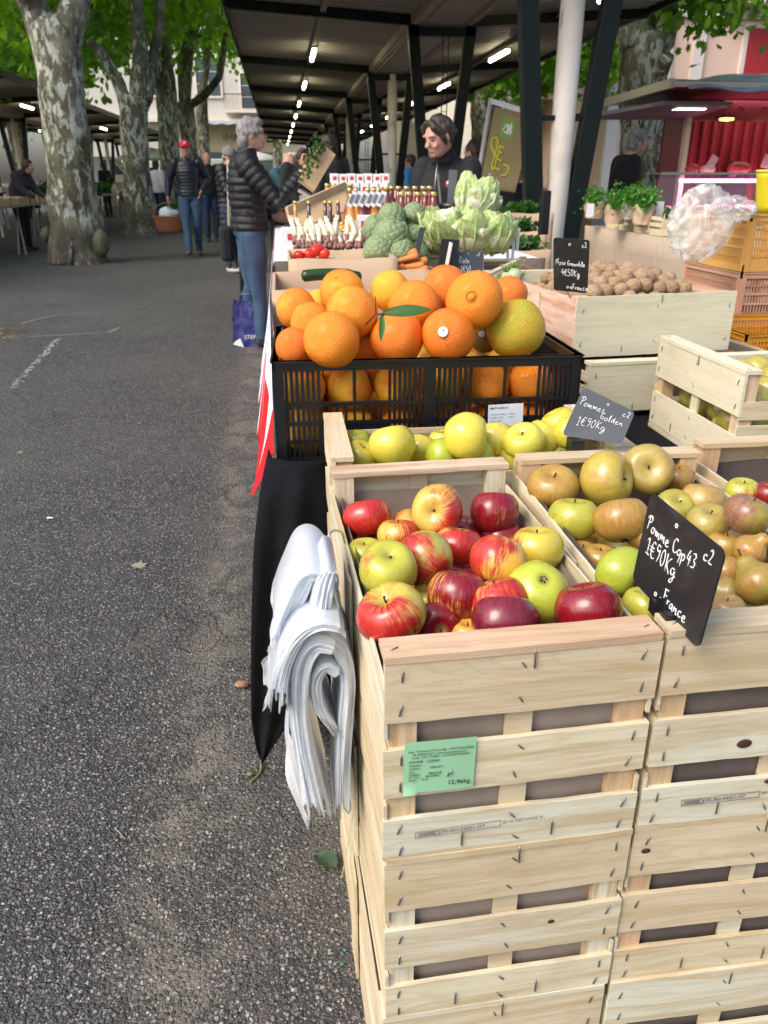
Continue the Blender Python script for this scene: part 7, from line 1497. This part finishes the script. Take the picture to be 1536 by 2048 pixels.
    if hairf == 'short':
        m.ell(H(0, -.018, .022), (.086*k, .098*k, .105*k), 22, 16, HM); m.ell(H(0, -.055, -.035), (.076*k, .058*k, .080*k), 16, 12, HM); m.ell(H(0, .045, .085), (.062*k, .045*k, .035*k), 16, 10, HM)
        for s_ in (-1, 1): m.ell(H(.066*s_, .012, .02), (.020*k, .045*k, .050*k), 12, 8, HM)
    elif hairf == 'tied':
        m.ell(H(0, -.030, .024), (.084*k, .092*k, .106*k), 22, 16, HM); m.ell(H(0, -.10, .0), (.055*k, .045*k, .050*k), 14, 10, HM)
        for s_ in (-1, 1): m.tube([H(.006*s_, .040, .112), H(.050*s_, .058, .078), H(.074*s_, .030, .03), H(.078*s_, .022, -.02), H(.078*s_, .018, -.05)], [.020*k, .024*k, .022*k, .014*k, .005*k], 10)
    elif hairf == 'long':
        m.ell(H(0, -.02, .02), (.086*k, .100*k, .107*k), 20, 14, HM); m.tube([H(0, -.06, 0), H(0, -.085, -.12), H(0, -.09, -.24)], [(.085*k, .05*k), (.085*k, .045*k), (.05*k, .025*k)], 14, ref=hx)
    elif hairf == 'bald':
        m.ell(H(0, -.05, -.03), (.078*k, .055*k, .05*k), 14, 10, HM)
    if hairf in ('short', 'tied', 'long') or hairf == 'bald': remesh(m, 'hair', hair, r, vox*.62, 2, noise_=(26, .010))
    if cap is not None:
        style, cm = cap; m = MB()
        if style == 'cap':
            m.ell(H(0, 0, .055), (.089*k, .102*k, .078*k), 22, 12, HM); c_ = m.build('cap', cm, r); m = MB(); m.grid(lambda u, v: H((u-.5)*.15, .085 + .075*v*math.sin(math.pi*(.12+.76*u)), .052 - .012*v - .02*(2*u-1)**2), 12, 5); m.build('peak', cm, c_, thick=.006)
            m = MB(); m.ell(H(0, .098, .085), (.022*k, .006, .016*k), 10, 6, HM); m.build('badge', WHITE, c_)
        else: m.ell(H(0, -.012, .045), (.094*k, .106*k, .092*k), 22, 14, HM); m.tube([H(.0, -.01, .012), H(0, -.01, .035)], [(.098*k, .108*k)]*2, 22, ref=hx); remesh(m, 'beanie', cm, r, .010, 2, noise_=(40, .004))
    return r, P, H
def toward(px, Y): return atY(px, 400, Y)
random.seed(70)
# main customer in the black puffer jacket
p = atZ(520, 690, 0)
wm, P, H = person('grey haired woman in a black quilted jacket and jeans, raising one hand', (p.x-.02, 6.28, 0), 1.60, -math.pi/2+.12,
    dict(elR=(.25, .20, 1.12), wrR=(.15, .41, 1.335), hdR=(-.2, .9, .45), elL=(-.25, -.02, 1.10), wrL=(-.12, .22, 1.0), hdL=(.2, 1, 0), knR=(.10, .03, .48), anR=(.10, .04, .085), knL=(-.10, -.01, .49), anL=(-.11, -.08, .085), toR=(0, 1, 0), toL=(-.2, 1, 0), head=(0, .055, 1.60), neck=(0, .01, 1.46)),
    top=PUFF, legm=JEANS, hair=HGREY, vox=.013, detail=True, quilt=(.052, .011), bulk=1.2, grip=.9)
m = MB(); R = .024
for s_ in (-1, 1): m.tube([H(.031*s_ + .020*math.cos(a), .100, .010 + .016*math.sin(a)) for a in [i*math.pi/8 for i in range(17)]], .0015, 5); m.tube([H(.052*s_, .098, .014), H(.078*s_, .01, .012)], .0015, 5)
m.build('glasses', INK, wm)
m = MB(); m.tube([P['shL'] + Vector((.04, -.10, .03)), P['waist'] + Vector((-.17, -.13, .0)), P['waist'] + Vector((-.20, -.14, -.20)), P['waist'] + Vector((-.17, -.12, -.42))], [(.004, .018)]*4, 8); m.build('bag_strap', mat('strap_beige', (.35, .33, .27), .6), wm)
m = MB(); m.box(-.08, .08, -.05, .05, -.13, .13); o = m.build('shoulder_bag', BLK, wm, bevel=.03); o.location = P['pelvis'] + Vector((-.20, -.17, -.12))
m = MB(); m.box(-.03, .03, -.0, .004, -.05, .05); o = m.build('paper_note', WHITE, None); o.location = atY(625, 340, 6.1); o.rotation_euler = (.3, .7, .2); tag(o, 'white paper held up in the raised hand of the woman', 'paper')
# folded walking stroller/umbrella handle beside her and the blue shopping bag
m = MB(); m.tube([atY(480, 440, 6.5), atY(484, 560, 6.55), atY(488, 582, 6.55)], [.018, .018, .03], 10); m.ell(atY(488, 590, 6.55), (.04, .04, .05), 10, 8); m.tube([atY(497, 500, 6.5), atY(500, 580, 6.5)], .035, 10); vobj('folded_trolley', m, BLK, 'dark folded trolley frame standing behind the puffer jacket woman', 'trolley')
BLU = mat('blue_bag', (.012, .022, .20), .3, .6, coat=.3); n = N(BLU); f = n.noise(n.coord('Object', (1, 1, .6)), 9, 5, .7, 1); n.bump(f, .8, .03); n.col(n.mix(n.step(f, .4, .7), (.006, .012, .12), (.04, .05, .26)))
c = atZ(505, 688, 0); bb = thing('shopping_bag', 'shiny dark blue shopping bag with white print on the ground by her feet', 'shopping bag', (c.x-.01, c.y-.05, 0), -.1); m = MB()
def bagf(u, v):
    q = u*4; i = int(q) % 4; t = q-int(q); 
    if u > .9999: i, t = 3, 1
    C = [(-.13, -.07), (.13, -.07), (.13, .07), (-.13, .07)]; a, b = C[i], C[(i+1) % 4]; x, y = a[0]+(b[0]-a[0])*t, a[1]+(b[1]-a[1])*t; s_ = 1-.14*v
    return (x*s_ + .012*noise.noise((u*9, v*4, 1)), y*s_*(1-.3*v) + .014*noise.noise((u*9, v*4, 5)), .34*v + .012*math.sin(u*17)*v)
m.grid(bagf, 56, 14); m.box(-.12, .12, -.06, .06, 0, .004); m.build('body', BLU, bb); m = MB(); m.add([(-.13, -.074, .02), (-.045, -.076, .0), (-.07, -.077, .07), (-.11, -.075, .045)], [(0, 1, 2, 3)]); m.build('white_print', WHITE, bb)
text('STEPU', 'lettering', .042, WHITE, bb, (-.035, -.082, .065), ext=.0008); m = MB(); m.tube([(.06, -.08, .15), (.075, -.081, .12), (.085, -.081, .115)], .005, 6); m.build('white_mark', WHITE, bb)
m = MB(); m.tube([(-.06, -.05, .33), (-.05, -.04, .40), (.05, -.04, .40), (.06, -.05, .33)], .005, 6); m.build('handle', BLU, bb)
# seller
sp_ = atY(895, 300, 5.25)
sw, P, H = person('dark haired woman seller in a black zip jacket looking down behind the stall', (sp_.x+.02, 5.3, 0), 1.60, math.pi-.62,
    dict(head=(0.0, .17, 1.54), neck=(0, .08, 1.42), chest=(0, .04, 1.24), shR=(.165, .03, 1.35), shL=(-.165, .03, 1.35), elR=(.20, .08, 1.10), elL=(-.20, .08, 1.10), wrR=(.15, .33, 1.0), wrL=(-.15, .33, 1.0), hdR=(-.2, 1, -.2), hdL=(.2, 1, -.2)),
    top=BLK, legm=BLK, hair=HDARK, hairf='tied', vox=.013, detail=True, bulk=1.04, head_dir=(.42, 1, -.50), skin=SKIN, hood=False)
m = MB(); c = P['chest'] + Vector((-.09, .155, .02)); m.ell(c, (.020, .004, .022), 12, 8); b_ = m.build('chest_badge', mat('badge_red', (.5, .03, .05), .5), sw); m = MB(); m.ell(c + Vector((0, .004, .006)), (.014, .002, .008), 10, 6); m.build('badge_mark', WHITE, b_)
m = MB(); m.tube([P['neck'] + Vector((0, .085, 0)), P['chest'] + Vector((0, .165, 0)), P['waist'] + Vector((0, .14, 0))], .004, 6); m.build('zip', STEEL, sw)
# man in red cap with basket
p = atZ(390, 512, 0)
mn, P, H = person('man in a red cap, navy quilted vest and jeans walking with a wicker basket', (p.x+.02, 14.0, 0), 1.76, math.pi+.08,
    dict(knR=(.09, .12, .50), anR=(.07, .20, .13), knL=(-.09, .03, .49), anL=(-.07, -.16, .10), elR=(.30, -.04, 1.15), wrR=(.33, .02, .90), elL=(-.30, -.08, 1.15), wrL=(-.18, .04, .98), hdL=(.3, .3, -1)), top=NAVY, vest=NAVY, legm=JEANS, hair=HGREY, hairf='bald', quilt=(.05, .012), cap=('cap', mat('red_cap', (.55, .02, .05), .7)), bulk=1.08, shoe=mat('brown_shoe', (.10, .07, .05), .7))
BASK = mat('wicker', (.26, .09, .035), .6, .4); n = N(BASK); n.bump(n.vor(n.coord('Object', (1, 1, 1)), 60), .8, .01)
c = atY(341, 447, 14.25); bk = thing('wicker_basket', 'reddish brown wicker basket hanging from the walking man\'s hand', 'basket', (c.x, c.y, c.z-.13)); m = MB()
m.grid(lambda u, v: ((.20+.07*v+.004*math.sin(u*120+int(v*9)*3))*math.cos(u*6.2832), (.13+.04*v)*math.sin(u*6.2832), .24*v), 80, 9); m.lathe([(0, .004), (.14, .004)], 20); m.build('body', BASK, bk, thick=.01)
m = MB(); m.tube([(.27*math.cos(a), 0, .24+.22*math.sin(a)) for a in [i*math.pi/12 for i in range(13)]], .010, 8); m.build('handle', BASK, bk); m = MB(); m.tube([(.27*math.cos(a), .17*math.sin(a), .24) for a in [i*math.pi/14 for i in range(29)]], .012, 8); m.build('rim', BASK, bk)
o = film_blob('plastic_bag', 'pale blue white bags piled in the wicker basket', 'plastic bag', (c.x, c.y, c.z+.15), (.19, .12, .13), mat('pale_bag', (.55, .65, .72), .3), .4, 2, 30, 22)
m = MB(); random.seed(1); leafclump(m, (c.x+.05, c.y, c.z+.26), (.09, .07, .04), 120, .06); vobj('leafy_greens', m, PAR, 'green leaves sticking out of the wicker basket', 'greens')
# grey hat woman
p = atZ(470, 543, 0)
person('woman in a grey knitted hat and long dark padded coat', (p.x-.02, 11.6, 0), 1.60, -math.pi/2-.25, dict(head=(0, .07, 1.575), neck=(0, .02, 1.44), elR=(.24, .08, 1.12), wrR=(.12, .28, 1.0)), top=PUFF, legm=JEANSD, hair=HGREY, hairf='bald', quilt=(.07, .016), cap=('beanie', noisy('grey_knit', (.13, .13, .13), (.22, .22, .21), 60, .9, .5, .004)), coat=.40, bulk=1.12, shoe=SHOEW, head_dir=(0, 1, -.3))
people = [
 ((420, 470, 17.5), 1.70, -math.pi/2-1.2, 'person in dark blue with bowed head between the hat woman and the capped man', BLK, JEANSD, HGREY, 'bald', {}),
 ((318, 440, 22.0), 1.62, -.5, 'person in a white top with a strap across the back, by the second trunk', mat('white_top', (.62, .60, .66), .7), JEANSD, HDARK, 'short', {}),
 ((300, 430, 24.0), 1.70, 2.5, 'person in grey walking far behind the second trunk', DGR, BLK, HDARK, 'short', {}),
 ((38, 460, 15.6), 1.66, -math.pi/2-.3, 'stooping person in grey with a purple cap at the far stall, left edge', DGR, BLK, HDARK, 'short', dict(head=(0, .28, 1.43), neck=(0, .18, 1.34), chest=(0, .10, 1.18), shR=(.18, .12, 1.28), shL=(-.18, .12, 1.28), elR=(.2, .22, 1.05), wrR=(.15, .45, .92), elL=(-.2, .22, 1.05), wrL=(-.15, .45, .92))),
 ((550, 430, 12.2), 1.66, -math.pi/2-.4, 'person in a teal jumper bending over the stall beyond the puffer woman', mat('teal_jumper', (.02, .075, .10), .8), BLK, HGREY, 'bald', dict(head=(0, .24, 1.46), neck=(0, .15, 1.37), chest=(0, .08, 1.2), shR=(.18, .10, 1.31), shL=(-.18, .10, 1.31), elR=(.2, .25, 1.1), wrR=(.15, .45, .95), elL=(-.2, .25, 1.1), wrL=(-.15, .45, .95))),
 ((601, 420, 11.0), 1.62, math.pi+.4, 'person with a dark cap and dark coat looking down beyond the raised hand', BLK, BLK, HDARK, 'short', dict(head=(0, .14, 1.52))),
 ((662, 430, 9.4), 1.66, .7, 'person in dark clothes with their back turned, behind the white boxes', DGR, BLK, HDARK, 'short', {}),
 ((1246, 430, 8.4), 1.66, -math.pi/2, 'grey haired man in a dark overcoat standing in front of the butcher counter', BLK, BLK, HGREY, 'short', dict(head=(0, .09, 1.60))),
 ((945, 430, 8.6), 1.58, .8, 'person with brown hair seen behind the seller, left of the banner', mat('print_top', (.25, .22, .24), .8), BLK, mat('brown_hair', (.045, .02, .014), .6), 'long', {}),
 ((1030, 430, 8.2), 1.36, 2.8, 'crouching person in black behind the hall post and the banner', BLK, BLK, HDARK, 'short', {}),
 ((822, 420, 15.0), 1.60, 1.0, 'person in bright blue between the hall pillars', mat('bright_blue', (.03, .20, .50), .6), mat('red_trousers', (.25, .02, .03), .8), HDARK, 'short', {}),
 ((1455, 430, 10.45), 1.42, math.pi, 'seller almost hidden in the dark of the butcher truck', BLK, BLK, HDARK, 'short', {}),
 ((128, 430, 24.0), 1.68, 2.0, 'person in a blue jacket deep under the far hall, right of the first post', mat('blue_jacket', (.03, .08, .35), .6), BLK, HDARK, 'short', {}),
 ((215, 430, 29.0), 1.68, 1.0, 'person in dark clothes behind the plant table', BLK, BLK, HDARK, 'short', {}),
 ((640, 430, 20.0), 1.68, 1.0, 'person in black far down the inside of the big hall', BLK, BLK, HDARK, 'short', {})]
for (px, py, Y), h, fc, lb, tp, lg, hr, hf, J_ in people:
    q = toward(px, Y); person(lb, (q.x, q.y, 0), h, fc, J_, top=tp, legm=lg, hair=hr, hairf=hf, vox=.018, bulk=1.12 if tp in (BLK, DGR) else 1.05, coat=.30 if 'overcoat' in lb else 0)
bpy.context.view_layer.update()
